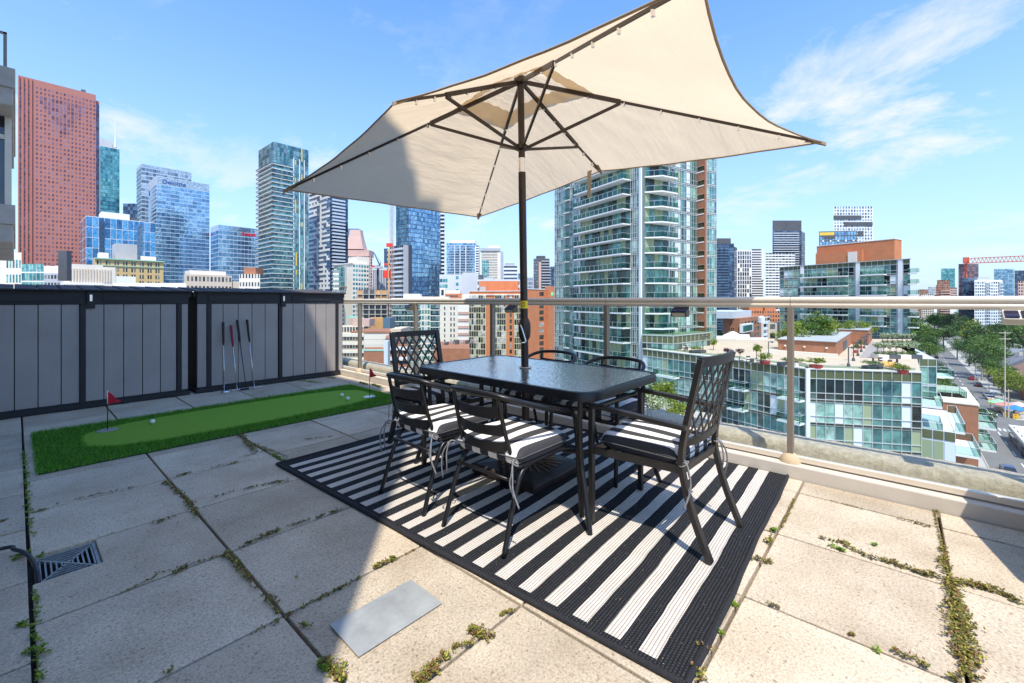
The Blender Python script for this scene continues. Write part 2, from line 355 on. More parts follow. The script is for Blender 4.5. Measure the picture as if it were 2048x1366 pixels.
mb.build('weave', m_rug, rug, smooth=True, off=(0, 0, 0))
def ring(pts, r, name):
    mb = MB(); mb.tube(pts + [pts[0]], r, 8, cap=False); return mb
pe = []
for i in range(41): pe.append((RW*i/40, edgeoff(RW*i/40+3)-.002, .009))
for i in range(1, 41): y = RL*i/40; pe.append((RW+edgeoff(y)+.002, y, .009))
for i in range(1, 41): x = RW*(1-i/40); pe.append((x, RL+edgeoff(x+3)+.002, .009))
for i in range(1, 40): pe.append((-.002, RL*(1-i/40), .009))
ring(pe, .0115, 'edge').build('edge_binding', mat('black_rug_edge', (.016, .016, .019), .9, var=.3, vs=60, bmp=1, bs=120, dist=.004), rug, smooth=True, off=(0, 0, 0))

# ------------------------------------------------------------------ artificial putting green
MX0, MX1, MY0, MY1 = .10, 3.13, 4.43, 5.82
mat_t = thing('putting_mat', 'artificial golf putting mat with shaggy green fringe along the sheds', 'putting mat', ((MX0+MX1)/2, (MY0+MY1)/2, 0))
mb = MB(); mb.box(MX0, MX1, MY0, MY1, .001, .008); mb.build('backing', mat('dark_green_backing', (.02, .06, .015), .95), mat_t)
def gouter(n=48):                # outline of the smooth green
    pts = []
    x0, x1, y0, y1 = .36, 3.03, 4.66, 5.66
    for i in range(n):
        a = 2*math.pi*i/n; ca, sa = math.cos(a), math.sin(a)
        e = 2/3.2; px = abs(ca)**e*math.copysign(1, ca); py = abs(sa)**e*math.copysign(1, sa)
        cxm = (x0+x1)/2; hw = (x1-x0)/2
        x = cxm + hw*px; y = (y0+y1)/2 + (y1-y0)/2*py
        if px < 0: x = cxm + hw*math.copysign(abs(px)**1.0, px)
        pts.append((x, y))
    return pts
GP = gouter()
def inside(P, x, y):
    c = np.zeros(x.shape, bool); n = len(P)
    for i in range(n):
        x0, y0 = P[i]; x1, y1 = P[(i+1) % n]
        k = ((y0 > y) != (y1 > y)) & (x < (x1-x0)*(y-y0)/((y1-y0) if y1 != y0 else 1e-9)+x0); c ^= k
    return c
mb = MB(); mb.prism(GP, .008, .016)
def turf_mat(name, a, b2, fine):
    m, nt, b = newmat(name); b.inputs['Roughness'].default_value = .85; b.inputs['Specular IOR Level'].default_value = .2
    nt.links.new(mixc(nt, noise(nt, fine, 3, .8), a, b2), b.inputs['Base Color']); bump(nt, b, noise(nt, 380, 3, .8), .8, .004); return m
mb.build('green', turf_mat('short_nylon_turf', (.13, .28, .02), (.25, .42, .045), 260), mat_t)
rs = np.random.RandomState(3)
nb = 85000
bx = rs.uniform(MX0-.01, MX1+.01, nb); by = rs.uniform(MY0-.01, MY1+.01, nb)
cxm, cym = (MX0+MX1)/2, (MY0+MY1)/2
GPs = [((x-cxm)*.985+cxm, (y-cym)*.975+cym) for x, y in GP]
keep = ~inside(GPs, bx, by); bx, by = bx[keep], by[keep]; nb = len(bx)
hgt = rs.uniform(.022, .045, nb); an = rs.uniform(0, 2*math.pi, nb); ln = rs.uniform(.003, .024, nb); aw = rs.uniform(0, 2*math.pi, nb); wd = rs.uniform(.0012, .0024, nb)
V = np.zeros((nb, 3, 3)); V[:, 0] = np.c_[bx-np.cos(aw)*wd, by-np.sin(aw)*wd, np.full(nb, .006)]; V[:, 1] = np.c_[bx+np.cos(aw)*wd, by+np.sin(aw)*wd, np.full(nb, .006)]
V[:, 2] = np.c_[bx+np.cos(an)*ln, by+np.sin(an)*ln, hgt]
def tri_mesh(name, V, m, parent=None, kind=None, off=(0, 0, 0)):
    n = len(V); k = V.shape[1]; me = bpy.data.meshes.new(name); me.vertices.add(n*k); me.loops.add(n*k); me.polygons.add(n)
    me.vertices.foreach_set('co', (V.reshape(-1, 3)-np.array(off)).ravel()); me.loops.foreach_set('vertex_index', np.arange(n*k, dtype=np.int32))
    me.polygons.foreach_set('loop_start', np.arange(0, n*k, k, dtype=np.int32)); me.polygons.foreach_set('loop_total', np.full(n, k, dtype=np.int32))
    me.update(calc_edges=True); me.validate(); o = bpy.data.objects.new(name, me); COL.objects.link(o); me.materials.append(m)
    if parent is not None: o.parent = parent
    if kind: o['kind'] = kind
    return o
def leafmat(name, stops, rough=.6, trans=.25, sheen=0):
    m, nt, b = newmat(name); b.inputs['Roughness'].default_value = rough; b.inputs['Specular IOR Level'].default_value = .3
    c = ramp(nt, rand01(nt), stops); nt.links.new(c, b.inputs['Base Color'])
    o = nt.nodes['Material Output']; tr = N(nt, 'ShaderNodeBsdfTranslucent'); ms = N(nt, 'ShaderNodeMixShader'); ms.inputs[0].default_value = trans
    nt.links.new(c, tr.inputs[0]); nt.links.new(b.outputs[0], ms.inputs[1]); nt.links.new(tr.outputs[0], ms.inputs[2]); nt.links.new(ms.outputs[0], o.inputs[0]); return m
m_blade = leafmat('nylon_grass_blade', [(0, (.05, .16, .015)), (.5, (.11, .34, .025)), (.85, (.20, .50, .045)), (1, (.34, .50, .10))], .5, .35)
tri_mesh('fringe', V, m_blade, mat_t, 'stuff', org(mat_t))
m_cup = mat('brushed_cup_disc', (.62, .62, .60), .35, .9, var=.05)
m_red = mat('red_flag_cloth', (.90, .02, .06), .7, var=.12, vs=9)
def flag(x, y, label, ang):
    f = thing('golf_flag', label, 'golf flag', (x, y, .016), 0, 'golf flags on the putting mat')
    mb = MB(); mb.lathe([(.075, 0), (.078, .003), (.045, .008), (.03, .006)], (0, 0, 0), 24); mb.build('cup_disc', m_cup, f, off=(0, 0, 0), auto=30)
    mb = MB(); mb.tube([(0, 0, .005), (0, 0, .30)], .0038, 8); mb.build('pole', m_black, f, off=(0, 0, 0), smooth=True)
    mb = MB(); n = 8; c, s = math.cos(ang), math.sin(ang)
    for sgn in (0, 1):
        for i in range(n+1):
            t = i/n; w = .125*t; y_ = .010*math.sin(t*7)*t + sgn*.0012; zt = .355-.075*t - .01*t*t; zb = .235+.03*t
            if zb > zt: zb = zt-.002
            for z in (zt, zb): mb.v.append((c*w - s*y_, s*w + c*y_, z))
    for sgn in (0, 1):
        for i in range(n):
            a = sgn*2*(n+1)+2*i; mb.f.append((a, a+1, a+3, a+2) if sgn else (a, a+2, a+3, a+1))
    mb.build('pennant', m_red, f, off=(0, 0, 0), smooth=True)
    mb = MB(); mb.tube([(0, 0, .235), (0, 0, .36)], .0045, 8); mb.build('sleeve', m_white, f, off=(0, 0, 0), smooth=True)
flag(.555, 5.42, 'red pennant flag at the near left end of the putting mat', R(-55))
flag(2.885, 4.89, 'red pennant flag at the far end of the putting mat, close to the dining chairs', R(-85))
m_ball = mat('golf_ball_white', (.82, .82, .80), .25, var=.01)
def ball(x, y, label):
    mb = MB(); n = 14
    prof = [(.0214*math.sin(math.pi*i/n)+1e-5, .0214-.0214*math.cos(math.pi*i/n)) for i in range(n+1)]; mb.lathe(prof, (x, y, .016), 20)
    o = mb.build('golf_ball', m_ball, smooth=True); tag(o, label, 'golf ball', 'golf balls on the putting mat')
ball(.87, 5.38, 'white golf ball lying alone near the left flag'); ball(2.66, 5.15, 'white golf ball by the right flag, the one nearer the sheds'); ball(2.61, 4.91, 'white golf ball by the right flag, the one nearer the rug')

# ------------------------------------------------------------------ resin storage sheds
def shed(x0, x1, label, cols, left_strip, right_strip, post, latchx):
    Y0, Y1 = YF, YF+.86; t = thing('storage_shed', label, 'storage shed', ((x0+x1)/2, (Y0+Y1)/2, 0), 0, 'grey resin sheds in a row at the terrace end')
    mb = MB(); mb.box(x0, x1, Y0+.03, Y1, .05, 1.24); mb.build('carcass', m_resin, t)
    mb = MB(); mb.box(x0-.01, x1+.01, Y0-.035, Y1+.01, .0, .05)
    for k in range(6): xx = x0+.15+k*(x1-x0-.3)/5; mb.box(xx-.03, xx+.03, Y0-.05, Y0-.036, .0, .03)
    mb.build('base', m_resin, t, bevel=.006)
    mb = MB(); mb.box(x0, x1, Y0-.012, Y0+.03, 1.157, 1.305)
    mb.build('fascia', m_resin, t, bevel=.004)
    for (a, b_) in ((x0+.12, post-.14), (post+.16, x1-.22)):
        mb = MB(); mb.box(a, b_, Y0-.018, Y0-.012, 1.185, 1.27); mb.box(a+.01, b_-.01, Y0-.022, Y0-.018, 1.195, 1.26); mb.build('grip_recess', m_resin, t, bevel=.003)
    mb = MB(); mb.box(post-.022, post+.022, Y0-.02, Y0+.03, .05, 1.157); mb.build('door_stile', m_resin, t, bevel=.005)
    for xx in left_strip: mb = MB(); mb.box(xx-.025, xx+.025, Y0-.016, Y0+.03, .05, 1.157); mb.build('corner_stile', m_resin, t, bevel=.005)
    for xx in right_strip: mb = MB(); mb.box(xx-.022, xx+.022, Y0-.016, Y0+.03, .05, 1.157); mb.build('corner_stile', m_resin, t, bevel=.005)
    for a, b_ in cols:
        mb = MB(); mb.box(a+.0035, b_-.0035, Y0-.004, Y0+.03, .075, 1.155); mb.build('plank', m_plank, t, bevel=.0025)
    mb = MB(); mb.box(x0+.02, x1-.02, Y0-.014, Y0+.02, .05, .074); mb.build('sill', m_resin, t)
    mb = MB(); mb.box(x0-.032, x1+.032, Y0+.01, Y1, 1.242, 1.308); mb.build('lid_frame', m_resin, t); mb = MB(); mb.box(x0-.03, x1+.03, Y0-.055, Y0-.0, 1.303, 1.322); mb.build('lid_lip', m_resin, t, bevel=.006)
    n = int((x1-x0)/.155); w = (x1-x0+.06)/n                       # lid of ribbed slate-look boards, rising to the back
    for i in range(n):
        a = x0-.03+i*w; mb = MB(); z0, z1 = 1.328, 1.392
        mb.hexa([(a+.002, Y0-.053, z0-.016), (a+w-.004, Y0-.053, z0-.016), (a+w-.004, Y1, z1-.03), (a+.002, Y1, z1-.03), (a+.002, Y0-.05, z0), (a+w-.004, Y0-.05, z0-.006), (a+w-.004, Y1, z1-.006), (a+.002, Y1, z1)])
        mb.build('lid_board', m_lid, t, bevel=.003)
    mb = MB(); mb.box(latchx-.036, latchx+.036, Y0-.034, Y0-.019, 1.11, 1.30); l = mb.build('latch', m_resin, t, bevel=.008)
    mb = MB(); mb.box(latchx-.012, latchx+.012, Y0-.048, Y0-.035, 1.19, 1.265); mb.build('lock', m_silver, l, bevel=.003)
def cols(e): return [(e[i], e[i+1]) for i in range(len(e)-1)]
shed(-1.15, 1.46, 'long dark grey resin shed on the left with no putters against it', cols([-1.05, -.85, -.68, -.51, -.34, -.17, -.01, .155, .325, .468]) + cols([.512, .665, .835, 1.005, 1.175, 1.335]) + [(1.385, 1.455)], (-1.1,), (1.36,), .49, .555)
shed(1.545, 3.53, 'grey resin shed beside the railing with four putters leaning on it', [(1.55, 1.655)] + cols([1.705, 1.84, 2.02, 2.19, 2.36, 2.535]) + cols([2.59, 2.745, 2.915, 3.085, 3.25, 3.405]) + [(3.45, 3.525)], (1.68,), (3.427,), 2.562, 2.60)
# ------------------------------------------------------------------ putters leaning on the right shed
m_grip = mat('black_rubber_grip', (.02, .02, .02), .8, var=.3, vs=90); m_gripr = mat('red_rubber_grip', (.22, .012, .03), .7, var=.2, vs=90); m_navy = mat('dark_graphite_shaft', (.05, .06, .10), .3, .7)
def putter(foot, top, label, gm, sm, head):
    f = Vector(foot); tp = Vector(top); t = thing('putter', label, 'golf club', foot, 0, 'putters leaning against the grey shed'); a = (tp-f)
    mb = MB(); mb.tube([f+Vector((0, 0, .02)), f+a*.70], [.0045, .0065], 8); mb.build('shaft', sm, t, smooth=True)
    mb = MB(); mb.tube([f+a*.68, f+a*.72, f+a], [.009, .0125, .0155], 10); mb.build('grip', gm, t, smooth=True)
    mb = MB()
    if head == 'blade': mb.box(f.x-.012, f.x+.10, f.y-.02, f.y+.008, .003, .028)
    elif head == 'mallet': mb.lathe([(.05, .003), (.055, .012), (.045, .026), (.01, .03)], (f.x+.01, f.y-.02, 0), 18)
    else: mb.box(f.x-.07, f.x+.03, f.y-.022, f.y+.01, .003, .026)
    mb.build('head', m_silver if head != 'dark' else m_navy, t, bevel=.003)
putter((1.80, 6.60, 0), (1.83, 6.755, .91), 'leftmost putter with black grip and round mallet head', m_grip, m_silver, 'mallet')
putter((1.95, 6.60, 0), (1.92, 6.755, .865), 'putter with the dark red grip', m_gripr, m_silver, 'left')
putter((2.05, 6.58, 0), (1.995, 6.755, .935), 'tallest putter with black grip and dark shaft, third from the left', m_grip, m_navy, 'dark')
putter((2.145, 6.56, 0), (2.115, 6.755, .935), 'rightmost putter with black grip and blade head', m_grip, m_silver, 'blade')

# ------------------------------------------------------------------ kerb, gutter and rough concrete parapet
mb = MB(); mb.box(XR+.004, 3.635, -3.4, 8.2, -.2, .088); k_ = mb.build('kerb', m_curb, bevel=.008); tag(k_, kind='structure')
mb = MB(); mb.box(3.637, 3.79, -3.4, 9.2, -.2, .052); k_ = mb.build('gutter', m_conc); tag(k_, kind='structure')
mb = MB(); X0, X1 = 3.77, 4.05; ny = 420; prof = [(X0-.004, .0), (X0, .06), (X0+.004, .105), (X0+.012, .145), (X0+.06, .158), (X0+.13, .160), (X0+.2, .158), (X1-.01, .15), (X1, .10), (X1, -.6)]
for j in range(ny+1):
    y = -4+14*j/ny
    for i, (x, z) in enumerate(prof):
        a = .0014 if i in (4, 5, 6) else .004; mb.v.append((x+rnd.gauss(0, a), y, z+rnd.gauss(0, a*.8)))
for j in range(ny):
    for i in range(len(prof)-1):
        a = j*len(prof)+i; mb.f.append((a, a+1, a+len(prof)+1, a+len(prof)))
tag(mb.build('parapet_wall', m_rough, smooth=True), 'low rough weathered concrete parapet running outside the glass railing', 'parapet')
# ------------------------------------------------------------------ glass railing
RX = 3.56; ry = [-2.29, -.86, .57, 2.0, 3.44, 4.87, 6.32, 7.75]
rail = thing('glass_railing', 'glass and beige metal railing along the open side of the terrace', 'railing', (RX, 2.5, .088))
for i, y in enumerate(ry):
    mb = MB(); mb.box(RX-.028, RX+.028, y-.018, y+.018, .088, 1.155); p_ = mb.build('post', m_post, rail, bevel=.003)
    mb = MB(); mb.lathe([(.066, 0), (.062, .018), (.048, .042), (.03, .056), (.012, .06)], (RX-.01, y, .089), 18); mb.build('footing', m_foot, p_, auto=40)
for i in range(len(ry)-1):
    a, b_ = ry[i], ry[i+1]
    mb = MB(); mb.box(RX-.004, RX+.004, a+.03, b_-.03, .135, 1.145); mb.build('pane', m_glass, rail)
    mb = MB(); mb.tube([(RX, a+.002, 1.203), (RX, b_-.002, 1.203)], .0225, 14); mb.tube([(RX, a+.002, 1.168), (RX, b_-.002, 1.168)], .0195, 14); mb.build('top_rail', m_alu, rail, auto=50)
    mb = MB(); mb.box(RX-.022, RX+.022, a+.0265, b_-.0265, .098, .134); mb.build('bottom_rail', m_alu, rail, bevel=.004)
# solar lights clipped under the rail
m_solar = mat('solar_cell', (.02, .02, .05), .15, .2); m_sbody = mat('brown_plastic', (.10, .085, .05), .5, var=.15); m_sbw = mat('cream_plastic', (.62, .56, .46), .5, var=.05); m_lens = mat('frosted_lens', (.55, .50, .36), .3)
for k, (px, w, lab, bm) in enumerate(((820, .125, 'small dark solar light under the rail near the left putting flag', m_sbody), (1022, .125, 'brown solar light clipped under the shaded rail left of the umbrella pole', m_sbody), (1360, .125, 'brown solar light under the rail in front of the glass tower', m_sbody), (2040, .125, 'cream solar light on the rail at the right edge of the picture', m_sbw))):
    y = atX(px, 620, RX-.05).y; s = thing('solar_light', lab, 'solar light', (RX-.05, y, 1.14), 0, 'solar lights clipped under the top rail')
    mb = MB(); hw = w/2; zt, zb = 1.152, 1.07; mb.hexa([(RX-.075, y-hw, zb), (RX-.012, y-hw, zb), (RX-.012, y+hw, zb), (RX-.075, y+hw, zb), (RX-.095, y-hw, zb+.035), (RX-.012, y-hw, zt), (RX-.012, y+hw, zt), (RX-.095, y+hw, zb+.035)])
    b_ = mb.build('housing', bm, s, bevel=.004)
    for q in (-1, 1):
        mb = MB(); c = y+q*hw*.48; e = hw*.4; mb.hexa([(RX-.094, c-e, zb+.041), (RX-.03, c-e, zt-.009), (RX-.03, c+e, zt-.009), (RX-.094, c+e, zb+.041), (RX-.096, c-e, zb+.045), (RX-.032, c-e, zt-.004), (RX-.032, c+e, zt-.004), (RX-.096, c+e, zb+.045)]); mb.build('solar_cell', m_solar, b_)
    mb = MB(); mb.hexa([(RX-.079, y-hw*.8, zb+.006), (RX-.074, y-hw*.8, zb+.004), (RX-.074, y+hw*.8, zb+.004), (RX-.079, y+hw*.8, zb+.006), (RX-.096, y-hw*.8, zb+.030), (RX-.09, y-hw*.8, zb+.03), (RX-.09, y+hw*.8, zb+.03), (RX-.096, y+hw*.8, zb+.030)]); mb.build('lens', m_lens, b_)

# ------------------------------------------------------------------ own building: wall to the left of the terrace, balconies beyond the sheds
ob = thing('apartment_building', 'weathered concrete balconies of the apartment building at the left edge', 'building', (-3.5, 6, -30))
m_oc = mat('aged_facade_concrete', (.46, .42, .37), .9, var=.2, vs=2.2, bmp=.4, bs=30, dist=.01)
mb = MB(); mb.box(-7, -.9, -.37, 12, -.05, 10.65); mb.box(-7, -.94, 2.25, 12, 10.65, 11.65); mb.box(-3, -.9, -.42, -.02, 10.66, 11.85); mb.box(-3, -.9, -.68, -.02, 11.85, 12.35)
mb.build('tower_wall', m_oc, ob)
m_win = glassy('window_glass_dark', [(.05, .07, .09), (.10, .14, .18), (.03, .04, .05)], .04, .3, .02)
for k in range(4):
    for j in range(3):
        y = .6+j*3.1; z = 1+k*2.85
        if k == 0 and j == 0: z = .1
        mb = MB(); mb.box(-.9, -.87, y, y+2.0, z, z+1.9); f = mb.build('window_frame', m_post, ob); mb = MB(); mb.box(-.869, -.865, y+.06, y+1.94, z+.06, z+1.84); mb.build('pane', m_win, f)
mb = MB(); mb.box(-7, -.32, 15.2, 20.5, -30, 6.0); mb.box(-7, -1.6, 13.9, 15.2, -30, 6.0); mb.build('wing_wall', m_oc, ob)
for zf in (5.2, 2.40, -.42):
    mb = MB(); mb.box(-5, -.005, 13.62, 20.2, zf+.36, zf+.76); mb.box(-5, -.035, 13.66, 20.2, zf, zf+.357); mb.build('balcony', m_oc, ob, bevel=.012)
mb = MB(); mb.box(-.16, -.13, 13.75, 20, 5.97, 6.62); mb.build('balcony_glass', clearglass('blue_glass', (.35, .6, .9), 1), ob)
mb = MB(); mb.box(-.17, -.12, 13.68, 13.74, 5.96, 6.68); mb.box(-5, -.12, 13.68, 13.74, 6.64, 6.68); mb.build('balcony_rail', m_post, ob)
mb = MB(); mb.box(-1.6, -.12, 14.6, 14.66, 3.17, 5.2); mb.build('window', m_win, ob)
mb = MB(); mb.box(-.16, -.06, 14.55, 14.7, 3.17, 5.2); mb.box(-1.6, -.06, 14.56, 14.67, 4.7, 4.8); mb.build('window_frame', m_alu, ob)
# ------------------------------------------------------------------ glass dining table
m_tglass = clearglass('rippled_table_glass', (.34, .38, .38), 3.6, .04, bmp=.75)
_nt = m_tglass.node_tree; _o = _nt.nodes['Material Output']; _src = _o.inputs[0].links[0].from_socket
_d = N(_nt, 'ShaderNodeBsdfDiffuse'); _d.inputs[0].default_value = (.62, .68, .66, 1); _m = N(_nt, 'ShaderNodeMixShader')     # moulded underside scatters a little light
_nt.links.new(ramp(_nt, noise(_nt, 38, 3, .6), [(.4, .06), (.65, .15)]), _m.inputs[0]); _nt.links.new(_src, _m.inputs[1]); _nt.links.new(_d.outputs[0], _m.inputs[2]); _nt.links.new(_m.outputs[0], _o.inputs[0])
TX0, TX1, TY0, TY1, TZ = 1.905, 2.82, 1.17, 2.655, .725
table = thing('dining_table', 'rectangular patio table with rippled glass top and black frame', 'table', ((TX0+TX1)/2, (TY0+TY1)/2, 0))
def rrect(x0, x1, y0, y1, r, n=8):
    p = []
    for cx, cy, a in ((x1-r, y1-r, 0), (x0+r, y1-r, 90), (x0+r, y0+r, 180), (x1-r, y0+r, 270)):
        for i in range(n+1): t = R(a+90*i/n); p.append((cx+r*math.cos(t), cy+r*math.sin(t)))
    return p
mb = MB(); pr = rrect(TX0+.03, TX1-.03, TY0+.03, TY1-.03, .10); mb.prism(pr, TZ-.008, TZ-.002); mb.build('glass_top', m_tglass, table)
mb = MB(); o_ = rrect(TX0, TX1, TY0, TY1, .13); n = len(o_); secs = []
sec = [(0, -.045), (.0, -.012), (.006, 0), (.030, 0), (.034, -.004), (.034, -.045)]
i_ = []
for (d_, z) in sec: i_.append([(p[0], p[1], TZ+z) for p in rrect(TX0+d_, TX1-d_, TY0+d_, TY1-d_, .13-d_*.8)])
for ringp in i_: mb.v += ringp
for a in range(len(sec)):
    b_ = (a+1) % len(sec)
    for k in range(n): q = (k+1) % n; mb.f.append((a*n+k, a*n+q, b_*n+q, b_*n+k))
mb.build('rim', m_black, table, auto=50)
def hoop(z, ins, r, name):
    mb = MB(); p = [(x, y, z) for x, y in rrect(TX0+ins, TX1-ins, TY0+ins, TY1-ins, .12)]; mb.tube(p+[p[0]], r, 8, cap=False); mb.build(name, m_black, table, smooth=True)
hoop(.615, .085, .013, 'apron_rail'); hoop(.36, .13, .010, 'lower_rail')
for sx in (0, 1):
    for sy in (0, 1):
        x = TX0 if sx == 0 else TX1; y = TY0 if sy == 0 else TY1; ix = 1 if sx == 0 else -1; iy = 1 if sy == 0 else -1
        pts = smoothpath([(x+ix*.075, y+iy*.10, TZ-.04), (x+ix*.08, y+iy*.105, .50), (x+ix*.085, y+iy*.10, .34), (x+ix*.055, y+iy*.05, .16), (x+ix*.025, y+iy*.01, .013)], 6)
        mb = MB(); mb.tube(pts, .0145, 10); mb.build('leg', m_black, table, smooth=True)
mb = MB(); mb.lathe([(.034, 0), (.045, .004), (.045, .007), (.031, .009)], (2.385, 1.985, TZ-.001), 20); mb.build('umbrella_ring', m_sbw, table, auto=30)
# ------------------------------------------------------------------ umbrella base, pole and canopy
ub = thing('umbrella_base', 'heavy square cast base with radiating bronze slots under the table', 'umbrella base', (2.37, 1.95, .014))
mb = MB(); hw = .275; m_cast = mat('cast_bronze_resin', (.045, .030, .026), .5, .3, var=.3, vs=14)
lv = [(hw, .014), (hw, .055), (hw-.02, .072), (.12, .088), (.05, .098)]
for k, (w, z) in enumerate(lv): mb.v += [(2.37+a*w, 1.95+b_*w, z) for a, b_ in ((-1, -1), (1, -1), (1, 1), (-1, 1))]
for k in range(len(lv)-1):
    for q in range(4): a = k*4+q; c = k*4+(q+1) % 4; mb.f.append((a, c, c+4, a+4))
mb.f.append((0, 3, 2, 1)); e = (len(lv)-1)*4; mb.f.append((e, e+1, e+2, e+3)); mb.build('slab', m_cast, ub, bevel=.006)
mb = MB(); m_cop = mat('copper_rub', (.38, .19, .08), .45, .6, var=.4, vs=30)
for k in range(24):
    a = 2*math.pi*k/24; r0 = .07+.05*(k % 3)/2; r1 = .20+.035*((k*7) % 3)/2; c, s = math.cos(a), math.sin(a); L0 = max(abs(c), abs(s))
    def zz_(r): m_ = r*L0; return .088+(.072-.088)*(m_-.12)/(.135) if m_ > .12 else .098-(.010)*(m_-.05)/.07
    mb.bar((2.37+c*r0, 1.95+s*r0, zz_(r0)+.002), (2.37+c*min(r1, .235/L0), 1.95+s*min(r1, .235/L0), zz_(min(r1, .235/L0))+.002), .007, .005)
mb.build('ray_inlay', m_cop, ub)
mb = MB(); mb.tube([(2.385, 1.975, .09), (2.385, 1.975, .36)], .031, 14); mb.tube([(2.36, 1.975, .28), (2.31, 1.975, .28)], .008, 8); mb.build('tube', m_black, ub, auto=40)
um = thing('patio_umbrella', 'large rectangular beige patio umbrella standing through the table', 'umbrella', (2.385, 1.975, .10))
HUB = Vector((2.348, 1.997, 2.76)); PB = Vector((2.388, 1.978, .10))
def pp(z): t = (z-.10)/(2.76-.10); return PB+(HUB-PB)*t
mb = MB(); mb.tube([pp(.10), pp(2.10)], .0262, 16); pole = mb.build('pole', m_bronze, um, auto=40)
mb = MB(); mb.tube([pp(2.10), pp(2.20)], .0225, 14); mb.build('tilt_collar', m_silver, um, auto=40)
mb = MB(); mb.tube([pp(2.20), pp(2.74)], .0235, 12); mb.build('upper_pole', m_bronze, um, auto=40)
mb = MB(); mb.tube([pp(1.145), pp(1.198)], .0268, 16); lb = mb.build('warning_label', mat('yellow_label', (.80, .62, .01), .5, var=.02), um, auto=40)
mb = MB()
for k, w in enumerate((.022, .03, .03, .026)):
    z = 1.186-.009*k; c = pp(z); dirc = Vector((-c.x, -c.y, 0)).normalized(); sd_ = Vector((-dirc.y, dirc.x, 0)); p = c+dirc*.0272-sd_*.004
    mb.bar(p-sd_*w/2, p+sd_*w/2, .0008, .0022 if k else .004)
mb.build('label_text_lines', m_black, lb)
c = pp(.925); mb = MB(); mb.lathe([(.030, 0), (.040, .02), (.043, .045), (.0435, .095), (.042, .115), (.034, .138), (.027, .150)], (c.x, c.y, .925), 20); ch = mb.build('crank_housing', m_bronze, um, auto=35)
toc = Vector((-c.x, -c.y, 0)).normalized(); lf = Vector((-toc.y, toc.x, 0))*-1
if lf.dot(RT) > 0: lf = -lf
cc = pp(1.03)+toc*.04+lf*.028
mb = MB(); mb.tube([cc-toc*.01, cc+toc*.016], .014, 12); mb.build('crank_boss', m_black, ch, auto=40)
mb = MB(); mb.tube(smoothpath([cc+toc*.012, cc+toc*.024+Vector((0, 0, -.02))-lf*.01, cc+toc*.026+Vector((0, 0, -.085))-lf*.03, cc+toc*.026+Vector((0, 0, -.115))-lf*.036, cc+toc*.03+Vector((0, 0, -.122))-lf*.01]), .0058, 8); mb.build('crank_handle', m_silver, ch, smooth=True)
mb = MB(); mb.lathe([(.028, -.02), (.047, -.012), (.047, .014), (.03, .028)], tuple(pp(2.272)), 14); mb.build('runner', m_bronze, um, auto=40)
mb = MB(); mb.lathe([(.024, -.05), (.045, -.04), (.047, -.005), (.03, .012)], tuple(HUB), 14); mb.build('hub', m_bronze, um, auto=40)
TIPS = [Vector(t) for t in ((1.400, 3.605, 2.071), (3.436, 3.544, 2.139), (3.381, 1.958, 2.334), (3.338, .366, 2.193), (1.302, .427, 2.126), (1.345, 2.019, 2.266))]
STR = [.711, .711, .74, .711, .711, .74]
run = pp(2.272)
for i, tp in enumerate(TIPS):
    a = (tp-HUB).normalized(); L_ = (tp-HUB).length; dn = Vector((0, 0, -.022))
    mb = MB(); mb.rtube([HUB+a*.03+dn, HUB+a*STR[i]+dn*.8], .017, .026); mb.rtube([HUB+a*(STR[i]-.02)+dn*.8, HUB+a*(L_-.03)+dn*.3], .010, .016); rb = mb.build('rib', m_bronze, um)
    s = HUB+a*STR[i]+dn*1.3; o2 = (s-run); o2.z = 0; o2.normalize()
    mb = MB(); mb.rtube([run+o2*.04, s], .013, .019); mb.build('strut', m_bronze, rb)
    mb = MB()
    for k in range(1, 7):
        q = HUB+a*(L_*(.12+.125*k))+Vector((0, 0, -.03)); mb.box(q.x-.006, q.x+.006, q.y-.006, q.y+.006, q.z-.012, q.z+.012)
    mb.build('rib_clips', m_silver, rb)
def fabric(name, col, tr=.55):
    m, nt, b = newmat(name); o = nt.nodes['Material Output']; b.inputs['Roughness'].default_value = .9; b.inputs['Specular IOR Level'].default_value = .15
    f = noise(nt, 1.6, 4); c = ramp(nt, f, [(.3, tuple(x*.95 for x in col)), (.7, tuple(min(1, x*1.03) for x in col))]); nt.links.new(c, b.inputs['Base Color'])
    t = N(nt, 'ShaderNodeBsdfTranslucent'); nt.links.new(c, t.inputs[0]); ms = N(nt, 'ShaderNodeMixShader'); ms.inputs[0].default_value = tr
    nt.links.new(b.outputs[0], ms.inputs[1]); nt.links.new(t.outputs[0], ms.inputs[2]); nt.links.new(ms.outputs[0], o.inputs[0])
    mpn = N(nt, 'ShaderNodeMapping'); t2 = N(nt, 'ShaderNodeTexCoord'); nt.links.new(t2.outputs['Object'], mpn.inputs[0]); mpn.inputs['Rotation'].default_value = (0, 0, R(35)); mpn.inputs['Scale'].default_value = (1.6, 8, 2)
    bump(nt, b, M(nt, 'ADD', noise(nt, 1.0, 4, .55, mpn.outputs[0]), M(nt, 'MULTIPLY', noise(nt, 320, 2), .06)), .85, .032)
    bn = b.inputs['Normal'].links[0].from_socket; nt.links.new(bn, t.inputs['Normal']); return m
m_cloth = fabric('beige_polyester_canopy', (.80, .65, .455), .58)
mb = MB(); nr, ns = 16, 14; NT = 6; r0 = .17
def cpt(i, s, r):
    t1, t2 = TIPS[i], TIPS[(i+1) % NT]; short = i in (0, 3); e = t1.lerp(t2, s)-HUB; w = 4*s*(1-s)
    bow = (.085 if short else .028)*w; dr_ = (.085 if short else .035)*w
    p = HUB+e*r*(1-bow*r*r); p.z -= dr_*r**2.2
    p.z += .010*w*math.sin(r*3.1)*(1 if short else .5) + .006*math.sin(s*23+i)*math.sin(r*9)*w
    return p
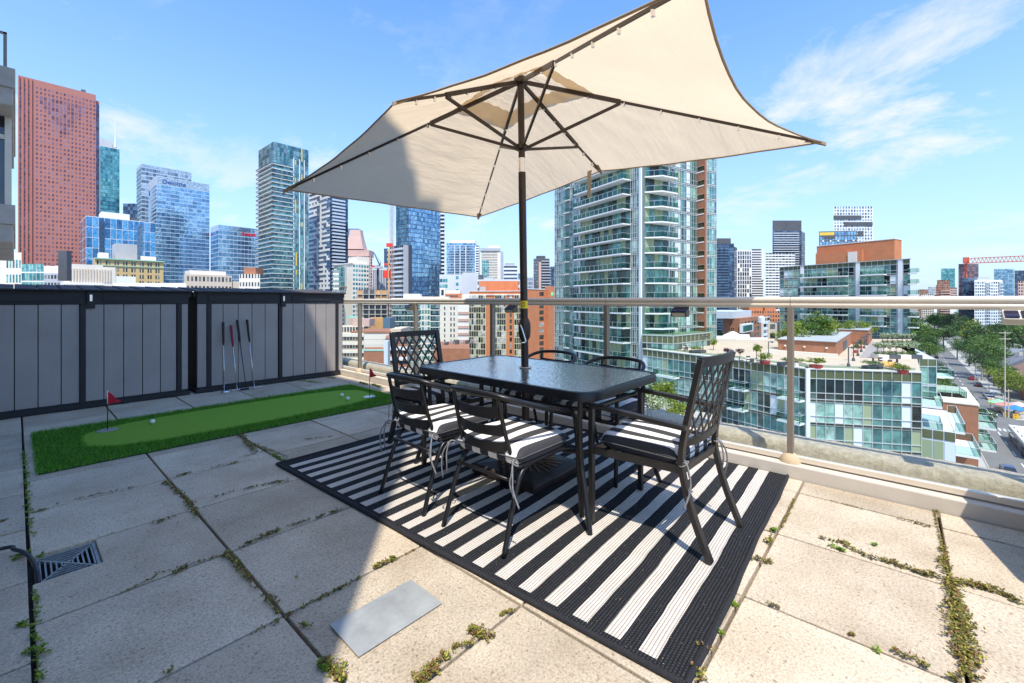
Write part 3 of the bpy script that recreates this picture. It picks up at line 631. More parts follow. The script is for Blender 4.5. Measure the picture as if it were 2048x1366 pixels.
grid = {}
for i in range(NT):
    for j in range(ns):
        for k in range(nr+1):
            grid[(i*ns+j, k)] = len(mb.v); mb.v.append(tuple(cpt(i, j/ns, r0+(1-r0)*k/nr)))
tot = NT*ns
for a in range(tot):
    for k in range(nr):
        b_ = (a+1) % tot; mb.f.append((grid[(a, k)], grid[(a, k+1)], grid[(b_, k+1)], grid[(b_, k)]))
cn = mb.build('canopy', m_cloth, um, smooth=True)
mb = MB(); pts = [cpt(i, j/ns, 1)+Vector((0, 0, -.004)) for i in range(NT) for j in range(ns)]; mb.tube(pts+[pts[0]], .0055, 6, cap=False); mb.build('hem', mat('tan_hem', (.36, .26, .16), .85, var=.1), cn, smooth=True)
mb = MB(); nk = 6
for a in range(tot):
    i, j = divmod(a, ns)
    for k in range(nk+1):
        r = .27*k/nk; p = cpt(i, j/ns, max(r, .001)); p.z = p.z+.05-.03*(k/nk)+(.010*math.sin(a*.9)+.006*math.sin(a*2.3))*(k/nk)**2; 
        if k == nk: p = p+Vector((0, 0, -.012*abs(math.sin(a*.45))))
        mb.v.append(tuple(p))
for a in range(tot):
    for k in range(nk):
        b_ = (a+1) % tot; mb.f.append((a*(nk+1)+k, a*(nk+1)+k+1, b_*(nk+1)+k+1, b_*(nk+1)+k))
mb.build('vent_cap', m_cloth, um, smooth=True)
for i, tp in enumerate(TIPS):
    a = (tp-HUB).normalized(); mb = MB(); s_ = a.cross(Vector((0, 0, 1))).normalized()
    for q in (-1, 1): pass
    mb.hexa([tp-a*.09-s_*.030+Vector((0, 0, -.006)), tp-a*.09+s_*.030+Vector((0, 0, -.006)), tp+a*.022+s_*.006, tp+a*.022-s_*.006, tp-a*.09-s_*.030+Vector((0, 0, -.010)), tp-a*.09+s_*.030+Vector((0, 0, -.010)), tp+a*.022+s_*.006+Vector((0, 0, -.024)), tp+a*.022-s_*.006+Vector((0, 0, -.024))])
    mb.build('tip_pocket', fabric('tan_pocket', (.50, .38, .25), .3) if i == 0 else bpy.data.materials['tan_pocket'], cn, bevel=.003)
mb = MB(); c0 = cpt(1, .93, .985); 
st = [(0, 0), (.018, .05), (.028, .11), (.024, .17), (.035, .24)]
for q in (0, 1):
    for k, (w, z) in enumerate(st): mb.v += [(c0.x-.03-w*.3, c0.y-.03+w*.2-.02, c0.z-z+.02), (c0.x-.03+w*.3, c0.y-.03+w*.2+.025, c0.z-z+.02)] if q == 0 else []
for k in range(len(st)-1): mb.f.append((2*k, 2*k+1, 2*k+3, 2*k+2))
mb.build('tie_strap', bpy.data.materials['tan_pocket'], cn)

# ------------------------------------------------------------------ chairs
def stripes(name='striped_cushion'):
    m, nt, b = newmat(name); b.inputs['Roughness'].default_value = .9; b.inputs['Specular IOR Level'].default_value = .2
    t = N(nt, 'ShaderNodeTexCoord'); s = N(nt, 'ShaderNodeSeparateXYZ'); nt.links.new(t.outputs['Object'], s.inputs[0])
    ph = M(nt, 'FRACT', M(nt, 'ADD', M(nt, 'DIVIDE', s.outputs[0], .118), 100.75)); w = M(nt, 'LESS_THAN', ph, .5)
    side = M(nt, 'GREATER_THAN', M(nt, 'ABSOLUTE', s.outputs[0]), .222); w = M(nt, 'MULTIPLY', w, M(nt, 'SUBTRACT', 1, side))
    c = mixc(nt, w, mixc(nt, noise(nt, 220, 2), (.03, .03, .033), (.075, .075, .08)), (.80, .79, .77)); nt.links.new(c, b.inputs['Base Color'])
    bump(nt, b, M(nt, 'ADD', noise(nt, 400, 2), M(nt, 'MULTIPLY', noise(nt, 9, 3), 3)), .5, .004); return m
m_cush = stripes(); m_pipe = mat('charcoal_piping', (.09, .09, .095), .9, var=.2, vs=60); m_tie = mat('grey_tie_tape', (.21, .21, .22), .9, var=.3, vs=60)
def cushion_mesh():
    mb = MB(); nx, ny = 20, 18; W_, D_ = .455, .45
    def pt(u, v, top):
        x = u*W_/2; y = v*D_/2; e = max(abs(u), abs(v)); rr = max(0, (abs(u)**9+abs(v)**9))
        h = .040*(1-min(1, rr)**3)**.36 if rr < 1 else 0
        cor = 1-.03*(abs(u*v))**3; puff = .006*math.cos(u*1.4)*math.cos(v*1.5)
        z = (h+puff if top else -h)+.036; return (x*cor, y*cor, z+.004*math.sin(x*17+y*9)*(1 if top else 0))
    for top in (1, 0):
        for j in range(ny+1):
            for i in range(nx+1):
                u = math.sin((2*i/nx-1)*math.pi/2); v = math.sin((2*j/ny-1)*math.pi/2); mb.v.append(pt(u, v, top))
    n = (nx+1)*(ny+1)
    for t in (0, 1):
        for j in range(ny):
            for i in range(nx):
                a = t*n+j*(nx+1)+i; q = (a, a+1, a+nx+2, a+nx+1); mb.f.append(q if t == 0 else q[::-1])
    return mb
def make_cushion(label, loc, rz):
    t = thing('seat_cushion', label, 'cushion', loc, rz, 'striped cushions tied to the dining chairs')
    cushion_mesh().build('pad', m_cush, t, smooth=True, off=(0, 0, 0))
    mb = MB(); z = .036
    for s in (-1, 1): pass
    p = [(x, y, z) for x, y in rrect(-.229, .229, -.226, .226, .03, 4)]; mb.tube(p+[p[0]], .0028, 6, cap=False); mb.build('piping', m_pipe, t, smooth=True, off=(0, 0, 0))
    for s in (-1, 1):
        mb = MB(); x, y = s*.215, -.225
        for q, (dx, ln) in enumerate(((.012, .13), (.045, .17))):
            mb.rtube(smoothpath([(x, y, .03), (x+s*.01, y-.03, .035), (x+s*(.01+dx*.5), y-.045-dx*.3, -.02), (x+s*dx*.9, y-.05-dx*.3, -.5*ln), (x+s*(dx+.012), y-.04, -ln)], 5), .0085, .0018, (1, 0, 0))
        mb.tube(smoothpath([(x-.012, y-.012, .03), (x+s*.02, y-.04, .028), (x+s*.028, y-.015, .012), (x+s*.005, y-.005, .02), (x-s*.02, y-.03, .03), (x, y-.035, .025)], 5), .0030, 6)
        mb.build('tie', m_tie, t, smooth=True, off=(0, 0, 0))
    return t
def make_slat_chair(label):
    t = thing('slat_back_chair', label, 'chair', (0, 0, 0), 0, 'black slat-back armchairs round the table')
    zf = .014
    half = [(.275, .285, zf), (.268, .262, .30), (.262, .248, .52), (.258, .225, .585), (.252, .17, .612), (.246, 0, .655), (.238, -.14, .70), (.215, -.215, .727), (.165, -.262, .745), (.085, -.284, .753), (0, -.290, .755)]
    pts = smoothpath(half + [(-x, y, z) for x, y, z in reversed(half[:-1])], 5)
    mb = MB(); mb.tube(pts, .0135, 10); mb.build('arm_hoop', m_black, t, smooth=True, off=(0, 0, 0))
    for s in (-1, 1):
        mb = MB(); mb.tube(smoothpath([(s*.160, -.262, .742), (s*.162, -.235, .62), (s*.168, -.200, .50), (s*.178, -.165, .425), (s*.19, -.08, .402), (s*.2, .10, .402)], 6), .0105, 8); mb.build('back_post', m_black, t, smooth=True, off=(0, 0, 0))
        mb = MB(); mb.tube(smoothpath([(s*.200, -.06, .392), (s*.203, -.14, .365), (s*.208, -.20, .26), (s*.215, -.285, zf)], 6), .0125, 9); mb.build('leg', m_black, t, smooth=True, off=(0, 0, 0))
        mb = MB(); mb.tube(smoothpath([(s*.205, -.17, .398), (s*.215, 0, .400), (s*.222, .16, .402), (s*.262, .238, .402)], 5), .0105, 8); mb.build('seat_rail', m_black, t, smooth=True, off=(0, 0, 0))
    for z, y0, h in ((.665, -.247, .062), (.575, -.225, .058), (.487, -.196, .056)):
        mb = MB(); n = 12
        for q in (0, 1):
            for i in range(n+1):
                u = -1+2*i/n; x = u*.160; b_ = -.035*(1-u*u); sag = .012*(1-u*u)
                for zz2 in (z-h/2-sag*.4, z+h/2-sag): mb.v.append((x, y0+b_+(zz2-z)*-.22+q*.0025, zz2))
        m2 = 2*(n+1)
        for q in (0, 1):
            for i in range(n): a = q*m2+2*i; f = (a, a+2, a+3, a+1); mb.f.append(f if q == 0 else f[::-1])
        for i in range(n):
            a = 2*i; mb.f.append((a, a+m2, a+m2+2, a+2)); mb.f.append((a+1, a+3, a+3+m2, a+1+m2))
        mb.build('slat', m_black, t, auto=50, off=(0, 0, 0))
    mb = MB(); mb.tube([(-.21, -.19, .33), (.21, -.19, .33)], .009, 8); mb.build('rear_stretcher', m_black, t, smooth=True, off=(0, 0, 0))
    mb = MB(); mb.tube([(-.256, .238, .402), (.256, .238, .402)], .0105, 8); mb.build('front_rail', m_black, t, smooth=True, off=(0, 0, 0))
    mb = MB()
    for k in range(5): y = -.13+k*.085; mb.box(-.21, .21, y-.02, y+.02, .404, .408)
    mb.build('seat_straps', m_black, t, off=(0, 0, 0)); return t
def place(t, x, y, rz): t.location = (x, y, 0); t.rotation_euler = (0, 0, rz)
c1 = make_slat_chair('black slat-back armchair on the camera side, nearer the putting mat'); place(c1, 1.775, 2.185, R(-90))
def dup(src, label, x, y, rz, z=0): c = copy_tree(src); c['label'] = label; c.location = (x, y, z); c.rotation_euler = (0, 0, rz); return c
dup(c1, 'black slat-back armchair closest to the camera, with its whole back and legs in view', 1.775, 1.585, R(-90))
dup(c1, 'black slat-back armchair on the railing side, right behind the umbrella pole', 2.84, 2.22, R(91))
dup(c1, 'black slat-back armchair on the railing side, partly behind the near table corner', 2.82, 1.62, R(88))
q1 = make_cushion('striped cushion on the slat-back chair nearer the putting mat', (1.80, 2.185, .41), R(-90))
dup(q1, 'striped cushion on the slat-back chair closest to the camera', 1.80, 1.585, R(-90), .41)
dup(q1, 'striped cushion on the railing-side chair behind the umbrella pole', 2.80, 2.22, R(91), .41)
dup(q1, 'striped cushion on the railing-side chair near the table corner', 2.79, 1.62, R(88), .41)
def make_lattice_chair(label):
    t = thing('lattice_back_chair', label, 'chair', (0, 0, 0), 0, 'lattice-back armchairs at the table ends'); zf = .014; W_ = .275
    for s in (-1, 1):
        mb = MB(); mb.rtube(smoothpath([(s*.222, -.31, zf), (s*.222, -.235, .20), (s*.222, -.185, .38), (s*.222, -.180, .46), (s*.222, -.195, .58), (s*.222, -.27, .93)], 6), .024, .036, (1, 0, 0)); mb.build('back_post', m_blackS, t, off=(0, 0, 0))
        mb = MB(); mb.rtube([(s*W_, .285, zf), (s*W_, .285, .628)], .028, .028, (0, 1, 0)); mb.build('leg', m_blackS, t, off=(0, 0, 0), bevel=.003)
        mb = MB(); mb.rtube([(s*W_, .300, .640), (s*W_, .10, .632), (s*W_*.97, -.12, .618), (s*W_*.93, -.215, .610)], .036, .022); mb.build('arm_rest', m_blackS, t, off=(0, 0, 0), bevel=.003)
        mb = MB(); mb.bar((s*W_*.985, .27, .40), (s*.222, -.17, .40), .02, .035); mb.build('seat_rail', m_blackS, t, off=(0, 0, 0))
    mb = MB(); mb.bar((-W_, .285, .40), (W_, .285, .40), .02, .035); mb.build('seat_crossbar', m_blackS, t, off=(0, 0, 0)); mb = MB(); mb.bar((-.222, -.18, .40), (.222, -.18, .40), .02, .035); mb.build('seat_crossbar', m_blackS, t, off=(0, 0, 0))
    def bp(u, z): return Vector((u, -.195-(z-.58)*.214-.030*(1-(u/.222)**2), z))
    def curved(z, h, nm):
        mb = MB(); mb.rtube([bp(-.222+.444*i/12, z) for i in range(13)], .016, h); mb.build(nm, m_blackS, t, off=(0, 0, 0))
    curved(.915, .046, 'top_rail'); curved(.525, .034, 'bottom_rail')
    for s in (-1, 1): mb = MB(); mb.bar(bp(s*.207, .54), bp(s*.207, .90), .012, .010, (1, 0, 0)); mb.build('lattice_stile', m_blackS, t, off=(0, 0, 0))
    u0, u1, z0, z1 = -.205, .205, .54, .895; st_ = .0700; kk = 1.55; mb = MB()
    for fam in (1, -1):
        for k in range(-9, 18):
            c = u0+k*st_; pts = []
            for j in range(25):
                z = z0+(z1-z0)*j/24; u = c+fam*(z-z0)/kk if fam > 0 else c+(z1-z0)/kk-(z-z0)/kk-.30+.30
                if u0 <= u <= u1: pts.append(bp(u, z))
            if len(pts) > 2: mb.rtube(pts, .0135, .0045, (0, 1, 0))
    mb.build('lattice', m_blackS, t, off=(0, 0, 0)); mb = MB()
    for k in range(5): y = -.14+k*.09; mb.box(-.235, .235, y-.02, y+.02, .402, .406)
    mb.build('seat_straps', m_blackS, t, off=(0, 0, 0)); return t
l1 = make_lattice_chair('black lattice-back armchair at the right end of the table, in full view'); place(l1, 2.31, .945, R(-2))
dup(l1, 'black lattice-back armchair at the far left end of the table, towards the putting mat', 2.26, 2.86, R(176))
dup(q1, 'striped cushion on the lattice-back chair at the right end of the table', 2.31, 1.00, R(-2), .41)
dup(q1, 'striped cushion on the lattice-back chair at the far left end of the table', 2.26, 2.83, R(176), .41)
# wicker armchair assumed out of view on the right, added to cast the shadow
wc = thing('stand_in_armchair', 'dark wicker garden armchair mostly out of view on the right, added for its shadow', 'chair', (3.04, -.98, 0), R(12))
m_wick = mat('dark_wicker', (.03, .026, .024), .6, var=.4, vs=60, bmp=1, bs=160, dist=.006)
mb = MB(); mb.box(-.33, .33, -.30, .30, .12, .36); mb.build('seat_box', m_wick, wc, off=(0, 0, 0), bevel=.03)
for s in (-1, 1): mb = MB(); mb.box(s*.36-.05, s*.36+.05, -.3, .33, .1, .62); mb.build('arm', m_wick, wc, off=(0, 0, 0), bevel=.04)
mb = MB(); mb.box(-.41, .41, .30, .40, .1, .74); mb.build('backrest', m_wick, wc, off=(0, 0, 0), bevel=.045)
for a in (-1, 1):
    for b_ in (-1, 1): mb = MB(); mb.lathe([(.02, 0), (.025, .12)], (a*.3, b_*.26, 0), 8); mb.build('leg', m_wick, wc, off=(0, 0, 0))

# ------------------------------------------------------------------ weeds in the joints
m_weed = leafmat('joint_weed_leaf', [(0, (.08, .11, .02)), (.3, (.18, .20, .035)), (.5, (.24, .12, .05)), (.7, (.15, .065, .04)), (.85, (.34, .31, .05)), (1, (.45, .43, .07))], .6, .2)
m_weedg = leafmat('fresh_weed_leaf', [(0, (.08, .15, .02)), (.6, (.20, .33, .03)), (1, (.36, .45, .05))], .6, .3)
rs = np.random.RandomState(11)
def clumps(segs, m, name, seed=1):
    vs = []
    for (x0, y0, x1, y1, dens, spread, size) in segs:
        a = atz(x0, y0); b_ = atz(x1, y1); ln = (b_-a).length; n = max(3, int(dens*ln*(200 if x0 > 720 else 120)))
        t = rs.rand(n); wv = .5+.5*np.sin(t*ln*40+x0)*np.sin(t*ln*17+y0); kp = rs.rand(n) < .25+.75*wv; t = t[kp]; n = len(t); dirv = np.array((b_-a).normalized()); nr_ = np.array((-dirv[1], dirv[0], 0))
        c = np.array(a)+np.outer(t, np.array(b_-a))+np.outer(rs.randn(n)*spread*.42, nr_); c[:, 2] = .002+rs.rand(n)*.016*min(1, spread/.02)
        for k in range(5):           # small rosettes
            az = rs.rand(n)*2*math.pi; el = rs.uniform(-.1, .8, n); s = size*rs.uniform(.6, 1.3, n); d_ = np.c_[np.cos(az)*np.cos(el), np.sin(az)*np.cos(el), np.sin(el)]; sd_ = np.c_[-np.sin(az), np.cos(az), rs.randn(n)*.4]
            q = np.zeros((n, 4, 3)); q[:, 0] = c; q[:, 1] = c+d_*s[:, None]*.55+sd_*s[:, None]*.32; q[:, 2] = c+d_*s[:, None]; q[:, 3] = c+d_*s[:, None]*.55-sd_*s[:, None]*.32; vs.append(q)
    o = tri_mesh(name, np.concatenate(vs), m, None, 'stuff'); return o
S1 = [(1640, 1077, 1700, 1090, 3, .012, .009), (1690, 1092, 1740, 1118, 3, .016, .010), (1735, 1115, 1800, 1130, 3, .016, .010), (1790, 1130, 1860, 1155, 4, .018, .010), (1850, 1150, 1905, 1165, 6, .024, .010), (1905, 1165, 1985, 1180, 6, .028, .010), (1985, 1180, 2048, 1212, 5, .026, .010),
      (1900, 1165, 1915, 1210, 7, .030, .010), (1912, 1205, 1925, 1270, 9, .042, .010), (1922, 1265, 1935, 1330, 8, .045, .010), (1930, 1325, 1940, 1366, 6, .03, .010), (1884, 1095, 1890, 1120, 3, .018, .009), (1886, 1120, 1896, 1150, 4, .025, .009), (1868, 1022, 1884, 1095, 2, .008, .006),
      (1652, 962, 1668, 966, 2, .01, .008), (1655, 965, 1715, 980, 2, .012, .008), (1745, 985, 1790, 1000, 2, .014, .008), (1810, 1005, 1840, 1013, 2, .01, .008), (1870, 1020, 1880, 1030, 2, .01, .008), (1795, 1037, 1860, 1055, 2, .014, .008), (1660, 1002, 1730, 1020, 1.3, .006, .006), (1590, 1000, 1560, 1060, 1.4, .010, .008), (1545, 1075, 1535, 1090, 3, .018, .009), (1500, 1118, 1545, 1128, 3, .02, .010), (1534, 1207, 1560, 1218, 2, .01, .008), (1785, 1305, 1812, 1318, 5, .016, .010), (1812, 1315, 1860, 1338, 4, .016, .009), (1885, 1350, 1920, 1366, 3, .014, .009), (1405, 1290, 1425, 1310, 4, .025, .010), (1388, 1335, 1410, 1366, 4, .03, .010), (1700, 1269, 1706, 1273, 8, .01, .009),
      (938, 1262, 985, 1280, 9, .024, .010), (905, 1298, 945, 1290, 5, .014, .009), (855, 1342, 895, 1312, 6, .018, .010), (830, 1366, 875, 1340, 6, .02, .010), (1000, 1232, 1030, 1222, 3, .010, .008), (750, 1138, 790, 1118, 7, .016, .011), (795, 1118, 830, 1100, 2, .005, .006), (645, 1325, 690, 1366, 6, .024, .011), (690, 1330, 660, 1340, 3, .02, .010),
      (480, 870, 510, 905, 4, .03, .011), (505, 890, 545, 905, 3, .022, .010), (540, 900, 575, 915, 2, .01, .008), (350, 955, 382, 945, 4, .01, .009), (420, 938, 478, 925, 2.5, .012, .008), (486, 915, 540, 900, 2.5, .012, .008), (610, 880, 665, 873, 2.5, .012, .008), (330, 965, 385, 1010, 3, .018, .010), (370, 1000, 400, 1040, 3, .018, .010), (505, 1085, 560, 1060, 5, .014, .010), (560, 1060, 620, 1040, 3, .010, .008), (630, 1038, 690, 1018, 4, .012, .009), (480, 1098, 505, 1085, 3, .012, .010), (485, 980, 540, 968, 3, .012, .009), (430, 995, 470, 982, 2, .01, .008), (540, 968, 580, 962, 4, .016, .010),
      (450, 1110, 470, 1125, 5, .02, .011), (470, 1125, 500, 1165, 4, .018, .010), (500, 1165, 560, 1230, 1.5, .010, .008), (540, 1198, 555, 1210, 3, .02, .010), (310, 1150, 450, 1110, 1.8, .008, .008), (345, 1150, 375, 1135, 4, .012, .010), (240, 1190, 310, 1155, 1.6, .006, .007), (300, 1052, 350, 1035, 3, .014, .009), (110, 1012, 130, 1008, 3, .010, .009), (150, 1000, 270, 975, 2, .010, .008), (70, 1025, 95, 1020, 3, .014, .009), (570, 1235, 640, 1200, 2, .010, .009), (640, 1200, 720, 1157, 3, .010, .009), (500, 1270, 570, 1238, 2, .009, .008), (325, 1352, 350, 1340, 5, .012, .010), (600, 1255, 625, 1250, 2, .014, .010), (0, 1045, 15, 1040, 4, .012, .009)]
clumps(S1, m_weed, 'joint_weeds')
S2 = [(48, 905, 56, 965, 1.2, .016, .011), (52, 965, 62, 1040, 1.1, .016, .011), (62, 1040, 66, 1085, 1, .012, .010), (25, 1120, 60, 1108, 5, .018, .012), (66, 1250, 82, 1366, 1.3, .012, .010), (60, 1300, 95, 1312, 2.5, .022, .013), (42, 1250, 50, 1254, 5, .012, .014), (70, 1185, 76, 1250, 1.5, .010, .009), (75, 1118, 90, 1112, 5, .015, .011), (1745, 1089, 1752, 1092, 8, .012, .012), (1660, 1092, 1690, 1105, 4, .012, .011), (1545, 1060, 1550, 1064, 10, .012, .012), (1460, 1205, 1475, 1215, 4, .01, .010), (1440, 1265, 1446, 1270, 6, .01, .010), (1750, 1300, 1762, 1312, 2, .01, .010), (2036, 1045, 2048, 1050, 7, .014, .012), (545, 910, 572, 925, 4, .014, .011), (775, 955, 790, 958, 1, .01, .009), (683, 748, 700, 752, 8, .03, .013), (718, 765, 735, 770, 5, .02, .012), (655, 755, 672, 757, 5, .02, .010), (600, 762, 640, 766, 4, .03, .011), (745, 770, 760, 775, 5, .02, .012), (590, 1155, 600, 1158, 1, .01, .009), (290, 840, 340, 835, 1.2, .01, .009), (640, 1330, 655, 1345, 5, .016, .013), (1185, 1195, 1215, 1190, 1, .01, .009), (1520, 1010, 1395, 1290, .7, .006, .007)]
clumps(S2, m_weedg, 'fresh_weeds')
# ================================================================== the city
GZ = -30.0
mb = MB(); mb.quad((-6000, -6000, GZ), (6000, -6000, GZ), (6000, 6000, GZ), (-6000, 6000, GZ)); gm_ = mat('city_ground_surface', (.20, .20, .18), .95, var=.25, vs=.02)
tag(mb.build('city_ground', gm_), kind='structure')
def lnx(P, ang, px):             # point on the plan line from P in direction ang (degrees right of the view) seen in column px
    k = (px-CXP)/FPX; dirv = FW*math.cos(R(ang))+RT*math.sin(R(ang)); q = Vector((P.x, P.y, 0)); a, b_ = q.dot(RT), q.dot(FW); c, e = dirv.dot(RT), dirv.dot(FW)
    s = (k*b_-a)/(c-k*e); return Vector((P.x, P.y, 0))+dirv*s
def pl(px, dd): v = atd(px, HYP, dd); return Vector((v.x, v.y, 0))
class Bld:
    def __init__(s, name, label, cat, P, group=None):
        s.t = thing(name, label, cat, (P.x, P.y, GZ), 0, group); s.m = {}
    def mb(s, part, m, stuff=False):
        k = (part, m.name)
        if k not in s.m: s.m[k] = (MB(), m, stuff)
        return s.m[k][0]
    def add(s, part, m, **k): q = MB(); return q
    def done(s):
        for (part, _), (b, m, st) in s.m.items():
            if b.f:
                o = b.build(part, m, s.t)
                if st: o['kind'] = 'stuff'
        return s.t
def frame(P, Q):
    a = (Q-P); L_ = a.length; a = a/L_; n = Vector((a.y, -a.x, 0))
    if n.dot(Vector((0, 0, 0))-(P+Q)/2) < 0: n = -n
    return (P, a, n), L_
def panes(B, F, s0, s1, z0, z1, nf, nbay, gm, sill=.28, gapx=.12, dep=.04, part='window', skip=None, top=.0):
    fh = (z1-z0)/nf; bw = (s1-s0)/nbay; q = B.mb(part, gm, True) if not isinstance(gm, (list, tuple)) else None
    for f in range(nf):
        for b_ in range(nbay):
            if skip and skip(f, b_): continue
            mbx = q if q is not None else B.mb(part, gm[rnd.randrange(len(gm))], True)
            a = s0+b_*bw; mbx.fbox(F, a+bw*gapx/2, a+bw*(1-gapx/2), z0+f*fh+fh*sill, z0+(f+1)*fh-fh*top, -.01, dep)
def slabs(B, F, s0, s1, z0, z1, nf, dep, m, th=.22, part='balcony_slab', rail=None, skip=None, rh=1.05):
    fh = (z1-z0)/nf
    for f in range(nf):
        if skip and skip(f): continue
        B.mb(part, m, True).fbox(F, s0, s1, z0+f*fh-th/2, z0+f*fh+th/2, .01, dep)
        if rail is not None: B.mb('balcony_rail', rail, True).fbox(F, s0+.05, s1-.05, z0+f*fh+th/2, z0+f*fh+rh, dep-.12, dep-.04)
# glass and wall stuff
g_teal = glassy('teal_glass', [(.10, .34, .36), (.16, .44, .44), (.06, .22, .26), (.24, .52, .50), (.12, .38, .42)], .08, .6)
g_blue = glassy('blue_glass_tower', [(.20, .38, .56), (.28, .48, .66), (.14, .28, .44), (.36, .56, .72), (.22, .40, .58)], .05, .72, .12)
g_mirror = glassy('mirror_blue_glass', [(.12, .36, .62), (.20, .46, .72), (.06, .18, .36), (.14, .40, .66), (.10, .28, .52)], .05, .8, .10)
g_dark = glassy('dark_window', [(.03, .04, .055), (.06, .08, .10), (.10, .12, .14), (.02, .03, .04), (.22, .23, .22)], .08, .3)
g_navy = glassy('navy_glass', [(.04, .08, .15), (.07, .13, .22), (.03, .05, .10), (.12, .20, .30)], .07, .5)
g_condo = glassy('condo_glass', [(.07, .17, .16), (.13, .28, .25), (.30, .46, .40), (.04, .09, .09), (.20, .38, .33), (.10, .20, .17)], .08, .35)
g_green = glassy('green_condo_glass', [(.10, .24, .25), (.18, .36, .36), (.05, .13, .16), (.26, .44, .42), (.20, .28, .32)], .10, .45)
g_grey = glassy('grey_glass', [(.22, .30, .38), (.34, .42, .50), (.14, .18, .24), (.44, .52, .58)], .10, .5)
g_white = glassy('white_blind_glass', [(.55, .66, .64), (.45, .60, .56), (.66, .72, .70)], .15, .2)
g_panel = glassy('pale_green_panel', [(.32, .40, .28), (.38, .46, .34), (.28, .36, .26)], .25, .05, 0)
w_red = mat('rose_granite', (.45, .175, .13), .45, var=.10, vs=.02); g_redd = glassy('rose_tinted_window', [(.20, .10, .13), (.28, .14, .17), (.15, .07, .10), (.34, .20, .24)], .15, .4, .05)
w_beige = mat('beige_stone', (.62, .52, .40), .85, var=.07, vs=.1); w_cream = mat('cream_wall', (.74, .68, .58), .8, var=.05, vs=.1); w_white = mat('white_wall', (.78, .78, .76), .7, var=.05, vs=.1)
w_grey = mat('grey_wall', (.42, .44, .46), .8, var=.08, vs=.1); w_lgrey = mat('light_grey_wall', (.58, .62, .66), .7, var=.06, vs=.1); w_dgrey = mat('charcoal_wall', (.085, .09, .10), .6, var=.15, vs=.1)
w_brick = mat('orange_brick', (.56, .205, .09), .9, var=.12, vs=.5); w_brick2 = mat('red_brown_brick', (.36, .155, .085), .9, var=.15, vs=.6); w_yel = mat('yellow_brick', (.58, .42, .19), .85, var=.10, vs=.2)
w_pink = mat('pink_granite', (.56, .38, .32), .6, var=.08, vs=.1); w_blue = mat('steel_blue_wall', (.10, .17, .24), .5, var=.1, vs=.1); w_teal = mat('teal_spandrel', (.10, .26, .27), .4, var=.1, vs=.1)
w_band = mat('pale_blue_mullion', (.55, .64, .72), .4, .3, var=.05, vs=.1); w_navy = mat('navy_spandrel', (.045, .06, .10), .4, var=.1, vs=.1); w_olive = mat('olive_spandrel', (.115, .13, .06), .35, .1, var=.1, vs=.3)
w_alumw = mat('silver_mullion', (.60, .63, .62), .4, .4, var=.05, vs=.2); w_cop = mat('green_copper', (.30, .55, .44), .7, var=.1, vs=.2); w_roof = mat('flat_roof_gravel', (.50, .48, .44), .95, var=.1, vs=.1)
w_brail = clearglass('green_balcony_glass', (.70, .82, .79), .9, .03)
def gb(name, label, c, l, r, ytop, dd, cat='building', z0=GZ, body=None, group=None, roof=True, ztop=None):
    """box on the street grid: nearest corner in column c, side faces end in columns l and r"""
    P = pl(c, dd); A = lnx(P, -48.5, l) if 33 < l < c-.5 else P+Vector((0, 22, 0)); Q = lnx(P, 41.5, r); zt = zat(ytop, dd) if ztop is None else ztop
    B = Bld(name, label, cat, P, group); D_ = Q+(A-P); B.mb('wall', body).prism([(P.x, P.y), (Q.x, Q.y), (D_.x, D_.y), (A.x, A.y)], z0, zt)
    B.FL, B.LL = frame(A, P); B.FR, B.LR = frame(P, Q); B.z1 = zt; B.P = P; B.Q = Q; B.A = A; B.D_ = D_; return B
def fb(name, label, x0, x1, ytop, dd, depth=18, cat='building', z0=GZ, body=None, group=None, d1=None):
    """box whose front faces the terrace"""
    P = pl(x0, dd); Q = pl(x1, dd if d1 is None else d1); F, L_ = frame(P, Q); n = F[2]; zt = zat(ytop, dd)
    B = Bld(name, label, cat, P, group); ev = ((P+Q)/2).normalized()*depth; a, b_ = Q+ev, P+ev; B.mb('wall', body).prism([(P.x, P.y), (Q.x, Q.y), (a.x, a.y), (b_.x, b_.y)], z0, zt)
    B.FR, B.LR, B.z1 = F, L_, zt; B.FL = None; return B
def block(B, F, s0, s1, z0, z1, d0, d1, m, part='roof_box'): B.mb(part, m).fbox(F, s0, s1, z0, z1, d0, d1)
def flr(z0, z1, h): return max(1, int(round((z1-z0)/h)))
def low(zt): return max(GZ, -14)

# ---- left: rose granite tower
B = gb('granite_tower', 'tall rose-red granite skyscraper at the far left', 36, 27, 192, 150, 430, 'skyscraper', body=w_red); zt = B.z1; nf = 56; fh = (zt-6-GZ)/nf
def vskip(f, b_): return False
nbay = 19; L_ = B.LR
for f in range(nf):
    zz0 = GZ+f*fh
    for b_ in range(nbay+1):
        if b_ in (3,): continue
        k = nf-1-f; half = 5.6-.75*max(0, k-3) if k > 3 else 5.6
        dk = k > 1 and abs(b_-10.5) < half and k < 12
        B.mb('recessed_crown_glass' if dk else 'window', g_redd, True).fbox(B.FR, (b_+.28-.05*dk)*L_/(nbay+1), (b_+.78+.12*dk)*L_/(nbay+1), zz0+fh*(.28-.2*dk), zz0+fh*(.80+.1*dk), -.01, .05)
for k in range(4): B.mb('pier', w_red).fbox(B.FR, .2+k*L_/(nbay+1)*1.0, .9+k*L_/(nbay+1)*1.0, GZ, zt-.5, .01, 1.2)
Pn = lnx(B.Q, 41.5, 200); F2, L2 = frame(B.Q+Vector((0, 6, 0)), Pn+Vector((0, 6, 0))); B.mb('set_back_bay', w_red).fbox(F2, .02, L2, GZ, zt-4, -20, .0)
panes(B, F2, .3, L2-.3, GZ, zt-8, 50, 2, g_navy, .2, .2)
